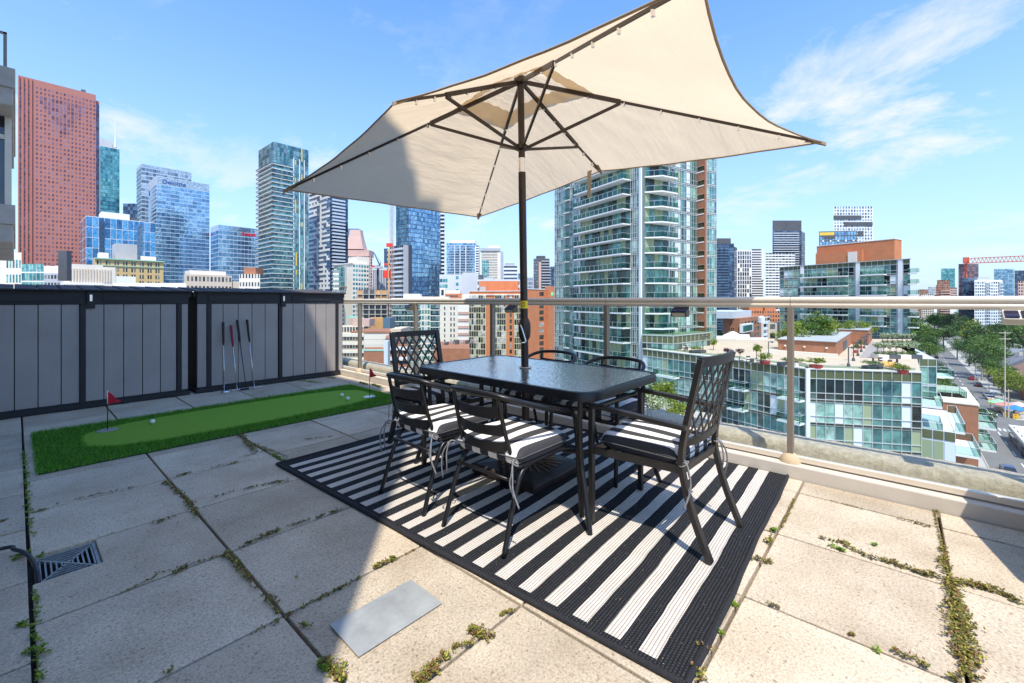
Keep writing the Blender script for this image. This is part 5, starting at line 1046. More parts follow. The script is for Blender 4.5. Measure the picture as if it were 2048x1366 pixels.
# ================================================================== condo complex on the right (its own street grid)
RZ = -7.6                         # roof level of the long low wing
unit = {}
def upane(m):                     # one shared unit box per material
    if m.name not in unit:
        mb = MB(); mb.box(0, 1, 0, 1, 0, 1); unit[m.name] = mb.mesh('window_pane_mesh'); unit[m.name].materials.append(m)
    return unit[m.name]
def put(root, name, m, F, s, z, w, h, d0=-.02, dep=.06):
    o = bpy.data.objects.new(name, upane(m)); COL.objects.link(o); P, a, n = F; og = org(root)
    p = P+a*s+n*d0; o.parent = root; o.location = (p.x-og[0], p.y-og[1], z-og[2]); ang = math.atan2(a.y, a.x); flip = (Vector((-a.y, a.x, 0)).dot(n) < 0)
    o.rotation_euler = (0, 0, ang); o.scale = (w, (-dep if flip else dep), h); return o
k_glass = glassy('condo_dark_glass', [(.03, .06, .06), (.06, .11, .11), (.02, .035, .04), (.10, .17, .16)], .06, .35)
k_curt = glassy('condo_curtain_glass', [(.30, .52, .44), (.24, .44, .38), (.38, .58, .50)], .12, .12, .02)
k_teal = glassy('condo_teal_glass', [(.10, .27, .26), (.14, .34, .31), (.07, .20, .20)], .08, .3)
k_white = mat('white_facade_panel', (.72, .78, .78), .4, var=.04, vs=.2); k_green = mat('sage_facade_panel', (.32, .38, .23), .4, var=.06, vs=.2)
KM = [k_glass, k_glass, k_teal, k_teal, k_curt, k_curt, k_green, k_white]
# ---- tall condo tower
K = pl(1284, 83); TL = lnx(K, -29.4, 1110); TR = lnx(K, 60.6, 1432); B = Bld('condo_tower', 'tall green and white glass condo tower with wide balconies, right of the umbrella pole', 'tower', K)
FL, LL = frame(TL, K); FR, LR = frame(K, TR); zt = 33.4; nf = 22; fh = (zt-GZ)/nf; bk = TR+(TL-K)
rs_ = 1.4
P0 = K+FL[1]*-1.6
w_spn = mat('grey_green_spandrel', (.17, .22, .19), .4, .2, var=.1, vs=.2); B.mb('wall', w_spn).prism([(K.x-FR[2].x*0, K.y), (TR.x, TR.y), (bk.x, bk.y), (TL.x, TL.y)], GZ, zt); root = B.t
def srange(F, L_, x0, x1, P, ang): return ((lnx(P, ang, x0)-F[0]).length, (lnx(P, ang, x1)-F[0]).length)
sl = lambda px: (lnx(K, -29.4, px)-TL).length
sr = lambda px: (lnx(K, 60.6, px)-K).length
FG = (K+FR[2]*2.0, FR[1], FR[2])
def sV(a, F, px, ang=None):
    k = (px-CXP)/FPX; P, al, n = F; c, e = al.dot(RT), al.dot(FW); return (k*P.dot(FW)-P.dot(RT))/(c-k*e)
sg0, sg1 = sV(0, FG, 1413), sV(0, FG, 1432)
cnt = 0; mull = B.mb('mullion', w_alumw)
def bay(F, s0, s1, nb, f, ms, lo=.10, indiv=True, proj=0.0, split=.32):
    global cnt
    w = (s1-s0)/nb
    for b_ in range(nb):
        m = ms[rnd.randrange(len(ms))]; z = GZ+f*fh+lo*fh
        Fp = (F[0]+F[2]*proj, F[1], F[2])
        if indiv and cnt < 298: put(root, 'window', m, Fp, s0+b_*w+.05, z, w-.10, fh*(.86-lo)+.15); cnt += 1
        else: B.mb('window', m, True).fbox(Fp, s0+b_*w+.05, s0+(b_+1)*w-.05, z, z+fh*(.86-lo)+.15, -.01, .04)
order = list(range(nf)); order.sort(key=lambda f: abs(GZ+f*fh-6))
for f in order:
    z = GZ+f*fh; vis = -16 < z < 30
    for (x0, x1, nb, ms) in ((1337, 1350, 3, KM[:5]), (1350, 1361, 2, [k_curt, k_white, k_green]), (1361, 1372, 2, KM[:6]), (1372, 1380, 1, [k_white]), (1380, 1396, 3, KM[:5])):
        bay(FR, sr(x0), sr(x1), nb, f, ms, indiv=vis)
    bay(FG, sg0, sg1, 4, f, [k_curt, k_teal, k_teal], indiv=vis)
    bay(FL, sl(1262), sl(1282), 5, f, [k_teal, k_curt, k_green, k_glass], indiv=vis)
    bay(FL, sl(1141), sl(1162), 5, f, [k_glass, k_curt, k_teal], indiv=False); bay(FL, sl(1110)+.05, sl(1131), 5, f, [k_glass, k_teal, k_teal, k_curt], indiv=False)
    bay(FL, sl(1163), sl(1261), 12, f, [k_glass, k_glass, k_teal, k_green], lo=.04, indiv=False); bay(FR, sr(1290), sr(1335), 5, f, [k_glass, k_teal, k_green, k_teal], lo=.04, indiv=False)
    for F, a, b_ in ((FL, sl(1262), LL), (FL, sl(1110), sl(1131)), (FL, sl(1141), sl(1162)), (FR, sr(1337), sr(1396)), (FG, sg0, sg1)):
        mull.fbox(F, a, b_, z-.06, z+.06, .0, .14); mull.fbox(F, a, b_, z+fh*.88, z+fh*.92, .0, .12); mull.fbox(F, a, b_, z+fh*.33, z+fh*.355, .0, .09)
# long balconies and corner balconies: each one a part with its own glass
def balcony(root, F, s0, s1, z, dep, taper=0, th=.24, rail_m=w_brail, posts=True):
    P, a, n = F; mb = MB(); q = [P+a*s0+n*.02, P+a*s1+n*.02, P+a*(s1-taper)+n*dep, P+a*(s0+(taper if taper < 0 else 0))+n*dep]
    q = [P+a*s0+n*.02, P+a*s1+n*.02, P+a*s1+n*dep, P+a*(s0+abs(taper))+n*dep] if taper > 0 else [P+a*s0+n*.02, P+a*s1+n*.02, P+a*(s1-abs(taper))+n*dep, P+a*s0+n*dep]
    mb.prism([(p.x, p.y) for p in q], z-th, z); o = mb.build('balcony', w_white, root)
    g = MB(); r_ = MB(); e = [q[0].lerp(q[3], .06), q[3], q[2], q[1].lerp(q[2], .06)]; cen = (q[0]+q[1]+q[2]+q[3])/4; e = [v.lerp(cen, .012) for v in e]
    for u, v in ((e[0], e[1]), (e[1], e[2]), (e[2], e[3])):
        d_ = (v-u); L_ = d_.length
        if L_ < .2: continue
        g.bar(u+Vector((0, 0, z+.52)), v+Vector((0, 0, z+.52)), .02, .92); r_.bar(u+Vector((0, 0, z+1.02)), v+Vector((0, 0, z+1.02)), .06, .05)
        k = max(1, int(L_/1.3))
        for i in range(k+1): p = u.lerp(v, i/k); r_.box(p.x-.025, p.x+.025, p.y-.025, p.y+.025, z, z+1.0)
    g.build('glass_guard', rail_m, o); r_.build('guard_rail', w_alumw, o); return o
for f in range(4, nf):
    z = GZ+f*fh
    balcony(root, FL, sl(1162)+.1, sl(1262), z, 2.2, 0.0)
    balcony(root, FR, sr(1289), sr(1336), z, 2.4, 2.2)
    if f > 5: balcony(root, FR, sr(1397), sg0-.4, z, 1.7, 0)
    B.mb('recess_balcony', w_white, True).fbox(FL, sl(1131)+.05, sl(1141)-.05, z-.2, z, .0, .5); B.mb('recess_guard', w_brail, True).fbox(FL, sl(1131)+.05, sl(1141)-.05, z+.05, z+1.0, .4, .45)
B.mb('corner_pier', w_white).fbox(FL, LL-.5, LL+.02, GZ, zt+.3, .0, .3); B.mb('corner_pier', w_white).fbox(FL, sl(1162)-.25, sl(1162)+.05, GZ, zt, .0, .4)
B.mb('brick_wall', w_brick2).fbox(FR, sg0-.35, sg0-.01, GZ, zt, .0, 2.0); B.mb('brick_wall', w_brick2).fbox(FR, sr(1396.5), sg0-.36, GZ, zt, -.01, .06); B.mb('glass_wing_wall', k_green).fbox(FR, sg0, sg1, GZ, zt, .01, 1.99)
B.mb('pier', w_white).fbox(FR, sr(1336), sr(1337)+.15, GZ, zt, .0, .22)
for F, a, b_, n_ in ((FR, sr(1337), sr(1396), 12), (FG, sg0, sg1, 4), (FL, sl(1262), sl(1282), 5), (FL, sl(1110), sl(1131), 5), (FL, sl(1141), sl(1162), 5)):
    for i in range(n_+1): s = a+(b_-a)*i/n_; mull.fbox(F, s-.035, s+.035, GZ, zt, .0, .13)
# the wider two-storey foot of the tower with its own terrace
S0 = pl(1286, 79.6); S1 = lnx(S0, 50, 1342); F5, L5 = frame(S0, pl(1346, 77)); za, zb = -4.2, RZ-.1
P_, Q_, R_ = pl(1284, 80.2), pl(1346, 77.5), pl(1420, 86); pts = [P_, Q_, R_, R_+FR[2]*-3, K+FR[2]*-3]
zt2 = zat(672, 78); B.mb('podium_bay', k_green).prism([(p.x, p.y) for p in (P_, Q_, R_, TR, K)], RZ-2, zt2)
for a, b_, n_ in ((P_, Q_, 6), (Q_, R_, 9)):
    F, L_ = frame(a, b_)
    for i in range(n_):
        w = L_/n_; put(root, 'podium_window', rnd.choice([k_glass, k_teal, k_curt, k_teal]), F, i*w+.06, zt2-3.4, w-.12, 1.9); put(root, 'olive_panel', w_olive, F, i*w+.05, zt2-1.25, w-.10, 1.1)
        mull.fbox(F, i*w-.04, i*w+.04, RZ-2, zt2, .0, .12)
    mull.fbox(F, 0, L_, zt2-1.4, zt2-1.3, 0, .14); mull.fbox(F, 0, L_, zt2-.02, zt2+.12, -.2, .16); mull.fbox(F, 0, L_, zt2-3.6, zt2-3.5, 0, .12)
    B.mb('terrace_guard', w_brail).fbox(F, 0, L_, zt2+.1, zt2+1.05, -.15, -.1)
B.done()
# ---- long low wing with olive band, curved in plan
V0, V1, V2, V3 = pl(1842, 53.6), pl(1614, 56.5), pl(1444, 67.0), pl(1286, 80.0)
Vm = pl(1700, 54.2); B = Bld('low_condo_wing', 'long low glass wing with olive top band and roof garden, right of the table', 'apartment block', V0); root = B.t
back = [V0+Vector((62, 0, 0)), pl(1562, 101), V3+Vector((15, 4, 0))]
B.mb('wall', w_lgrey).prism([(p.x, p.y) for p in (V3, V2, V1, V0)]+[(q.x, q.y) for q in back], GZ, RZ-.02)
mull = B.mb('mullion', w_alumw); fh2 = 2.95; cnt = 0
pat = {}
for (a, b_, nbay) in ((V1, V0, 12), (V2, V1, 13), (V3, V2, 14)):
    F, L_ = frame(a, b_); w = L_/nbay; zc = RZ
    for i in range(nbay): put(root, 'olive_panel', w_olive, F, i*w+.05, RZ-1.15, w-.10, 1.08)
    mull.fbox(F, -.05, L_+.05, RZ-.06, RZ+.06, -.3, .16)
    for f in range(7):
        z1 = RZ-1.25-f*fh2; z0 = z1-fh2+.42
        if z0 < GZ: break
        i = 0
        while i < nbay:
            r_ = rnd.random(); k = rnd.choice((1, 2, 3, 4)); m = (k_glass if r_ < .28 else k_curt if r_ < .55 else k_teal if r_ < .69 else k_green if r_ < .87 else k_white)
            if m in (k_green, k_white): k = 1
            for j in range(i, min(nbay, i+k)):
                if cnt < 296: put(root, 'window', m, F, j*w+.05, z0, w-.10, (z1-z0)*.30-.04); put(root, 'window', m, F, j*w+.05, z0+(z1-z0)*.30, w-.10, (z1-z0)*.70); cnt += 2
                else: B.mb('window_far', m, True).fbox(F, j*w+.05, (j+1)*w-.05, z0, z1, -.01, .04)
            i += k
        for zz_ in (z1+.01, z0-.10, z0+(z1-z0)*.30-.04): mull.fbox(F, 0, L_, zz_, zz_+.09, .0, .14)
        mull.fbox(F, 0, L_, z0-.40, z0-.32, .0, .14); B.mb('olive_spandrel', w_olive).fbox(F, 0, L_, z0-.31, z0-.11, -.01, .03)
    for i in range(nbay+1): s = i*w; mull.fbox(F, s-.035, s+.035, GZ, RZ, .0, .13)
    B.mb('roof_guard', w_brail).fbox(F, .2, L_-.2, RZ+.12, RZ+.45, -.75, -.7)
    B.mb('parapet_coping', w_cream).fbox(F, -.1, L_+.1, RZ-.02, RZ+.11, -.65, -.02)
F01, _ = frame(V1, V0); B.mb('corner_pier', w_white).fbox(F01, -.22, .22, GZ, RZ, .0, .4)
def sV(a, F, px, ang=None):
    k = (px-CXP)/FPX; P, al, n = F; c, e = al.dot(RT), al.dot(FW); return (k*P.dot(FW)-P.dot(RT))/(c-k*e)
F12, _ = frame(V2, V1); F23, _ = frame(V3, V2)
for F, x0, x1, f in ((F12, 1566, 1612, 1), (F12, 1566, 1612, 2), (F12, 1470, 1500, 1), (F12, 1466, 1498, 2), (F23, 1318, 1360, 1), (F23, 1310, 1352, 2), (F12, 1566, 1612, 3)):
    balcony(root, F, sV(0, F, x0), sV(0, F, x1), RZ-1.25-f*fh2+.2, 1.5)
# roof deck surfaces
mb = MB(); mb.prism([(p.x, p.y) for p in (V3, V2, V1, V0)]+[(q.x, q.y) for q in back], RZ-.015, RZ+.0)
mb.build('roof_deck', mat('tan_roof_pavers', (.56, .45, .33), .9, var=.1, vs=.6), root)
def rz(px, py): k = (CAMH-RZ)/((py-HYP)/FPX); v = atd(px, py, k); return Vector((v.x, v.y, RZ))
mb = MB(); q = [rz(1718, 716), rz(1757, 716), rz(1772, 684), rz(1742, 684)]; mb.prism([(p.x, p.y) for p in q], RZ+.003, RZ+.012); mb.build('grey_walkway', mat('grey_pavers', (.36, .31, .29), .9, var=.08, vs=.6), root)
B.done()
# ---- stepped end blocks with private terraces
F0 = F01; E0 = pl(1838, 66.5); E1 = pl(1872, 66.0)
B = Bld('stepped_end_block', 'stepped end of the low glass wing with planted terraces above the street', 'apartment block', E0); root = B.t
Fe, Le = frame(E0, E1); nE = Fe[2]; B.mb('wall', w_lgrey).prism([(p.x, p.y) for p in (E0, E1, E1+Vector((26, 3, 0)), E0+Vector((26, 3, 0)))], GZ, RZ); mull = B.mb('mullion', w_alumw)
for f in range(7):
    z1 = RZ-1.2-f*fh2; z0 = z1-fh2+.42
    for i in range(2):
        w = Le/2; put(root, 'window', rnd.choice([k_green, k_teal, k_curt]), Fe, i*w+.05, z0, w-.1, z1-z0)
    mull.fbox(Fe, 0, Le, z1, z1+.1, 0, .14); mull.fbox(Fe, 0, Le, z0-.1, z0, 0, .14)
for i in range(2): put(root, 'olive_panel', w_olive, Fe, i*Le/2+.05, RZ-1.1, Le/2-.1, 1.05)
for i in range(3): mull.fbox(Fe, i*Le/2-.04, i*Le/2+.04, GZ, RZ, 0, .13)
Fs, Ls = frame(E1, E1+Vector((26, 3, 0)))
for k, (s, z, dp) in enumerate(((0.5, -10.2, 2.0), (0.5, -13.2, 3.4), (6, -11, 2.0), (12, -11.5, 2), (6, -16, 2.6), (13, -17, 2.6))): balcony(root, (E1, Vector((1, .115, 0)).normalized(), Vector((.115, -1, 0)).normalized()), s, s+4.2, z, dp)
SD = (V0+Vector((0, 0, 0)), Vector((1, .0, 0)), Vector((0, -1, 0)))
for z in (RZ-4.0, RZ-7.0):
    balcony(root, SD, .3, 5, z, 1.9)
x0, y0 = V0.x, V0.y
mb = MB(); mb.box(x0+.2, x0+14, y0-3.0, y0-.05, GZ, -14.4); mb.build('lower_wall', w_lgrey, root)
Fl, Ll = frame(Vector((x0+.2, y0-.05, 0)), Vector((x0+.2, y0-3.0, 0)))
for i in range(3):
    put(root, 'olive_panel', w_olive, Fl, i*Ll/3+.05, -15.5, Ll/3-.1, 1.05)
    for f in range(4): put(root, 'window', rnd.choice([k_teal, k_white, k_green]), Fl, i*Ll/3+.05, -18.2-f*2.95, Ll/3-.1, 2.5)
balcony(root, (Vector((x0+.3, y0-2.9, 0)), Vector((1, 0, 0)), Vector((0, -1, 0))), .1, 12, -14.3, .9); balcony(root, (Vector((x0+.3, y0-3.0, 0)), Vector((1, 0, 0)), Vector((0, -1, 0))), 2, 10, -17.4, 2.2)
mb = MB(); mb.box(x0+15, x0+31, y0-6.2, y0-2, GZ, -13.4); mb.box(x0+8, x0+24, y0-5.4, y0-3.05, GZ, -18.4); mb.build('brick_wall', w_brick2, root)
mb = MB(); mb.box(x0+14.9, x0+31.1, y0-6.3, y0-1.9, -13.38, -13.2); mb.build('brick_coping', w_cream, root)
for s, z in ((16, -16.5), (22, -16.5), (16, -19.5), (22, -19.5)): balcony(root, (Vector((x0, y0-6.2, 0)), Vector((1, 0, 0)), Vector((0, -1, 0))), s, s+4, z, 1.8)
B.done()
# ---- glass block at the back of the roof garden
Rr = pl(1820, 103); Rl = lnx(Rr, -29.4, 1560); B = Bld('glass_condo_block', 'seven-storey green glass condo block with red brick rooftop box behind the roof garden', 'apartment block', Rl); root = B.t
F, L_ = frame(Rl, Rr); zt = zat(518, 103); bkv = ((Rl+Rr)/2).normalized()*16; B.mb('wall', w_spn).prism([(p.x, p.y) for p in (Rl, Rr, Rr+bkv, Rl+bkv)], GZ, zt); mull = B.mb('mullion', w_alumw); nfl = 7; fhh = (zt-.9-RZ)/nfl; nb = 24; w = L_/nb; cnt = 0
rec = [(7, 14), (17, 20)]
for f in range(nfl):
    z0 = RZ+f*fhh+.25; z1 = z0+fhh-.55; i = 0
    while i < nb:
        k = rnd.choice((1, 2, 3)); m = rnd.choice([k_teal, k_curt, k_curt, k_glass, k_curt, k_green, k_white])
        if m in (k_white, k_green): k = 1
        for j in range(i, min(nb, i+k)): put(root, 'window', m, F, j*w+.05, z0, w-.10, z1-z0)
        i += k
    for zz_ in (z0-.12, z1, z0+(z1-z0)*.3): mull.fbox(F, 0, L_, zz_, zz_+.09, 0, .14)
    if f > 0:
        for a, b_ in ((5, 14), (16.5, 20.5)): balcony(root, F, a*w, b_*w, z0-.15, 1.6)
        balcony(root, F, L_+.05, L_+1.7, z0-.15, 1.4)
for i in range(nb+1): mull.fbox(F, i*w-.035, i*w+.035, RZ, zt, 0, .13)
for i in (4.6, 15.3, 22.2): mb = MB(); mb.fbox(F, i*w, i*w+.9, RZ, zt, .02, .2); mb.build('white_pier', w_white, root)
B.mb('roof_edge', w_alumw).fbox(F, -.2, L_+.2, zt, zt+.14, -.5, .3); B.mb('top_band', w_olive).fbox(F, 0, L_, zt-.8, zt-.1, .0, .05)
ss = lambda px: sV(0, F, px); zb_ = zat(478, 108); B.mb('brick_roof_box', w_brick).fbox(F, ss(1622), ss(1778), zt, zb_, -7, -3); B.mb('brick_roof_box_step', w_brick).fbox(F, ss(1622)+.1, ss(1716), zt, zb_-2.0, -2.95, -2.2); B.mb('white_roof_panel', w_cream).fbox(F, ss(1688), ss(1706), zt+.1, zt+3, -2.18, -2.0); B.mb('roof_box_coping', w_white).fbox(F, ss(1622)-.1, ss(1778)+.1, zb_, zb_+.15, -7.1, -2.9); B.done()
# ---- things on the roof garden
leafA = leafmat('tree_leaf_mid', [(0, (.04, .09, .018)), (.45, (.09, .18, .035)), (.8, (.16, .27, .05)), (1, (.24, .34, .08))], .6, .3)
leafB = leafmat('tree_leaf_dark', [(0, (.025, .06, .018)), (.5, (.05, .12, .03)), (.85, (.09, .175, .04)), (1, (.13, .22, .06))], .6, .3)
leafC = leafmat('tree_leaf_yellow', [(0, (.09, .14, .02)), (.5, (.21, .29, .035)), (.85, (.34, .38, .06)), (1, (.45, .46, .09))], .6, .35)
leafW = leafmat('white_flower_leaf', [(0, (.05, .10, .02)), (.35, (.12, .20, .04)), (.45, (.55, .62, .38)), (1, (.80, .82, .66))], .7, .3)
leafR = leafmat('maroon_leaf', [(0, (.05, .012, .02)), (1, (.15, .05, .05))], .6, .3)
w_bark = mat('bark', (.11, .08, .055), .95, var=.3, vs=3)
tcache = {}
def crown_mesh(seed, n, m, squash=.8, leaf=.055, clumps=26, rad=1.0, wh=None):
    key = (seed, n, m.name, squash)
    if key in tcache: return tcache[key]
    r = np.random.RandomState(seed); cc = r.randn(clumps, 3); cc /= np.linalg.norm(cc, axis=1)[:, None]; cc *= r.uniform(.25, .78, clumps)[:, None]; cc[:, 2] *= squash
    cr = r.uniform(.20, .40, clumps); ci = r.randint(0, clumps, n); d_ = r.randn(n, 3); d_ /= np.linalg.norm(d_, axis=1)[:, None]; rr = cr[ci]*r.uniform(.65, 1.05, n); c = cc[ci]+d_*rr[:, None]*np.array([1, 1, .8])
    u = r.randn(n, 3); u /= np.linalg.norm(u, axis=1)[:, None]; v = np.cross(u, d_+r.randn(n, 3)*.4); v /= np.linalg.norm(v, axis=1)[:, None]; s = leaf*r.uniform(.6, 1.4, n)[:, None]
    q = np.stack([c-u*s, c+v*s*.6, c+u*s, c-v*s*.6], 1); me = bpy.data.meshes.new('crown_mesh'); N_ = n*4; me.vertices.add(N_); me.loops.add(N_); me.polygons.add(n)
    me.vertices.foreach_set('co', q.reshape(-1)); me.loops.foreach_set('vertex_index', np.arange(N_, dtype=np.int32)); me.polygons.foreach_set('loop_start', np.arange(0, N_, 4, dtype=np.int32)); me.polygons.foreach_set('loop_total', np.full(n, 4, dtype=np.int32)); me.update(calc_edges=True); me.materials.append(m)
    tcache[key] = me; return me
trunkm = None
def tree(name, label, cat, x, y, z0, h, w, m, seed=1, n=1400, group=None, tr=.32, squash=.8, leaf=.055, trunk=True):
    global trunkm
    t = thing(name, label, cat, (x, y, z0), rnd.uniform(0, 6.28), group); ch = h*(1-tr)/2
    o = bpy.data.objects.new('crown', crown_mesh(seed, n, m, squash, leaf)); COL.objects.link(o); o.parent = t; o.location = (0, 0, h-ch*1.02); o.scale = (w/2*1.05, w/2*1.05, ch*1.15)
    if trunk:
        if trunkm is None:
            mb = MB(); mb.tube([(0, 0, 0), (.01, 0, .4), (.0, .02, .75)], [.030, .022, .014], 7)
            for k in range(6): a = k*1.05; mb.tube([(0, 0, .35+.05*k), (.12*math.cos(a), .12*math.sin(a), .55+.04*k), (.24*math.cos(a), .24*math.sin(a), .70+.03*k)], [.013, .009, .004], 5)
            trunkm = mb.mesh('trunk_mesh'); trunkm.materials.append(w_bark)
        o = bpy.data.objects.new('trunk', trunkm); COL.objects.link(o); o.parent = t; o.scale = (h*.8, h*.8, h)
    return t
# brick huts
def hut(name, label, c, l, r, ytop, ybot):
    dd = (CAMH-RZ)*FPX/(ybot-HYP); P = pl(c, dd); A = lnx(P, -48.5, l); Q = lnx(P, 41.5, r); zt_ = zat(ytop, dd); B = Bld(name, label, 'rooftop hut', P); B.t.location.z = RZ; D_ = Q+(A-P)
    B.mb('wall', w_brick2).prism([(P.x, P.y), (Q.x, Q.y), (D_.x, D_.y), (A.x, A.y)], RZ, zt_); c_ = (P+D_)/2; B.mb('flat_roof', w_grey).prism([(v.x, v.y) for v in [c_+(p-c_)*1.015 for p in (P, Q, D_, A)]], zt_, zt_+.12); B.FL, B.LL = frame(A, P); B.FR, B.LR = frame(P, Q); B.z1 = zt_; return B
B = hut('brick_hut', 'long low red brick rooftop structure with white round lights, on the roof garden', 1673, 1556, 1709, 684.5, 714.7)
for s in (.13, .47, .84): p = B.FL[0]+B.FL[1]*B.LL*s+B.FL[2]*.1; B.mb('round_light', w_white, True).lathe([(.12, -.12), (.17, 0), (.12, .12)], (p.x, p.y, B.z1-1.0), 8)
B.mb('base_ledge', w_cream).fbox(B.FL, -1.5, B.LL+.2, RZ, RZ+.55, .02, .7); B.mb('door', w_dgrey).fbox(B.FR, B.LR*.3, B.LR*.5, RZ, RZ+1.6, .01, .05); B.done()
B = hut('brick_hut', 'second brick rooftop structure farther back beside the lamp posts', 1737, 1676, 1744, 661, 690); B.done()
# lamp posts
lamp = None
for i, (x, yb, yt, lab) in enumerate(((1707, 722, 684, 'nearest, leftmost of the black lamp posts on the roof garden walkway'), (1716, 712, 679, 'second black lamp post from the left on the roof garden walkway'), (1722.5, 704, 673, 'third black lamp post from the left on the roof garden walkway'), (1728.5, 697, 671, 'fourth black lamp post from the left on the roof garden walkway'), (1733.5, 691, 668, 'farthest, rightmost of the black lamp posts on the roof garden walkway'), (1537, 711, 683, 'lone black lamp post at the left of the brick rooftop structure'), (1697, 733, 694, 'black lamp post by the front parapet in front of the brick structure'), (1406, 704, 672, 'black lamp post by the roof parapet near the condo tower'))):
    p = rz(x, yb); dd = (p-CAM0).dot(FW); h = dd*(yb-yt)/FPX; t = thing('lamp_post', lab, 'lamp post', (p.x, p.y, RZ), 0, 'black lamp posts on the roof garden'); mb = MB(); mb.tube([(0, 0, 0), (0, 0, h)], .07, 6); mb.lathe([(.22, 0), (.18, .35), (.1, .5)], (0, 0, 0), 8); mb.build('post', w_dgrey, t, off=(0, 0, 0)); mb = MB(); mb.tube([(0, 0, h-.05), (.9, -.35, h-.05)], .06, 5); mb.lathe([(.2, -.12), (.2, .08), (.05, .14)], (.9, -.35, h-.12), 8); mb.build('lamp_arm', w_dgrey, t, off=(0, 0, 0))
# planter beds with flowering shrubs
def bed(x0, x1, yb, lab, h=1.9, grp=None):
    a, b_ = rz(x0, yb), rz(x1, yb); F, L_ = frame(a, b_); t = thing('planter_bed', lab, 'planter', (a.x, a.y, RZ)); k = 4
    for i in range(k):
        mb = MB(); mb.fbox(F, i*L_/k+.05, (i+1)*L_/k-.05, RZ, RZ+.6, -1.6, 0); mb.build('planter_box', w_dgrey if i % 2 else w_cream, t)
    return F, L_
for (x0, x1, yb, lab, lab2) in ((1757, 1846, 718, 'nearer row of cream and charcoal planter boxes at the right of the roof garden', 'nearer'), (1768, 1836, 693, 'farther row of cream and charcoal planter boxes at the right of the roof garden', 'farther')):
    F, L_ = bed(x0, x1, yb, lab); k = 7
    for i in range(k):
        p = F[0]+F[1]*(L_*(i+.5)/k)-F[2]*.8; tree('flowering_shrub', 'flat-topped white flowering shrub in the %s planter row' % lab2, 'shrub', p.x, p.y, RZ+.5, 2.1, L_/k*1.5, leafW, 40+i % 3, 900, 'white flowering shrubs, %s planter row' % lab2, .45, .9, .11)
        tree('low_shrub', 'low dark green shrub under the white flowers in the %s planter row' % lab2, 'shrub', p.x, p.y, RZ+.4, .9, L_/k*1.3, leafA, 44, 500, 'low shrubs, %s planter row' % lab2, .1, .8, .08, False)
for i, (x, yb, h, w_, m, lab) in enumerate(((1590, 704, 5.6, 5.8, leafC, 'yellow-green bushy tree at the left behind the brick hut'), (1622, 700, 7.4, 6.6, leafA, 'tallest bright green tree behind the brick hut'), (1655, 700, 7.0, 6.6, leafC, 'mid green tree at the right behind the brick hut'), (1570, 702, 3.8, 4.6, leafC, 'low yellow bush at the far left behind the brick hut'), (1695, 690, 5.2, 5.0, leafC, 'feathery bamboo clump, left one behind the second brick hut'), (1714, 688, 5.0, 5.0, leafC, 'feathery bamboo clump, middle one behind the second brick hut'), (1730, 686, 4.4, 4.6, leafC, 'feathery bamboo clump, right one behind the second brick hut'))):
    p = rz(x, yb-4); tree('roof_tree', lab, 'tree', p.x, p.y, RZ, h, w_, m, 60+i, 2000, None, .18, 1.0, .05)
for i, (x, yb, h, w_, m, lab) in enumerate(((1530, 730, 1.7, 2.2, leafC, 'yellow-green bush in a red pot left of the right-hand railing post'), (1632, 739, 1.6, 2.6, leafC, 'wide yellow-green bush in a red pot right of the right-hand railing post'), (1806, 750, 1.3, 1.8, leafC, 'small bush in a red pot near the right roof corner'), (1513, 720, 2.6, 1.8, leafC, 'thin young tree on the roof left of the brick hut'), (1427, 702, 2.2, 1.8, leafC, 'small pale tree on the roof near the condo tower'), (1455, 716, 1.6, 1.4, leafR, 'maroon-leaved shrub on the roof, left one'), (1480, 716, 1.5, 1.4, leafR, 'maroon-leaved shrub on the roof, right one'), (1712, 708, 1.8, 1.0, leafA, 'dark green plant in a pot beside the lamp posts'), (1721, 699, 1.7, 1.0, leafA, 'second dark green potted plant farther along the lamp posts'), (1792, 745, 1.2, 1.4, leafC, 'yellow grassy planting beside the orange loungers'))):
    p = rz(x, yb-2); t = tree('potted_bush', lab, 'potted plant', p.x, p.y, RZ, h, w_, m, 70+i % 4, 700, None, .3, .8, .09)
    if i in (0, 1, 2, 7, 8): mb = MB(); mb.lathe([(w_*.26, 0), (w_*.32, .45), (w_*.28, .46)], (0, 0, 0), 10); mb.build('pot', mat('red_pot', (.42, .06, .05), .6) if i == 0 else bpy.data.materials['red_pot'], t, off=(0, 0, 0))
for i, (x, yb, w_, lab) in enumerate(((1350, 694, 3, 'low clipped planter box on the roof terrace, nearest the condo tower'), (1395, 706, 3, 'low planter box on the roof terrace behind the lattice chair'), (1447, 722, 2.6, 'low planter box by the curved parapet left of the chair top'), (1575, 731, 3, 'low planter box in front of the brick hut, left part'), (1600, 733, 2.4, 'low planter box in front of the brick hut, right part'), (1745, 738, 3, 'low planter box on the tan deck at the right front'))):
    p = rz(x, yb); t = thing('planter_box', lab, 'planter', (p.x, p.y, RZ), R(-30)); mb = MB(); mb.box(-w_/2, w_/2, -.35, .35, 0, .5); mb.build('box', w_dgrey if i % 2 else w_cream, t, off=(0, 0, 0))
    tree('planter_shrub', lab.replace('planter box', 'shrub row in the planter')[:90], 'shrub', p.x, p.y, RZ+.4, .9, w_, (leafC, leafA)[i % 2], 44, 400, None, .05, .6, .08, False)
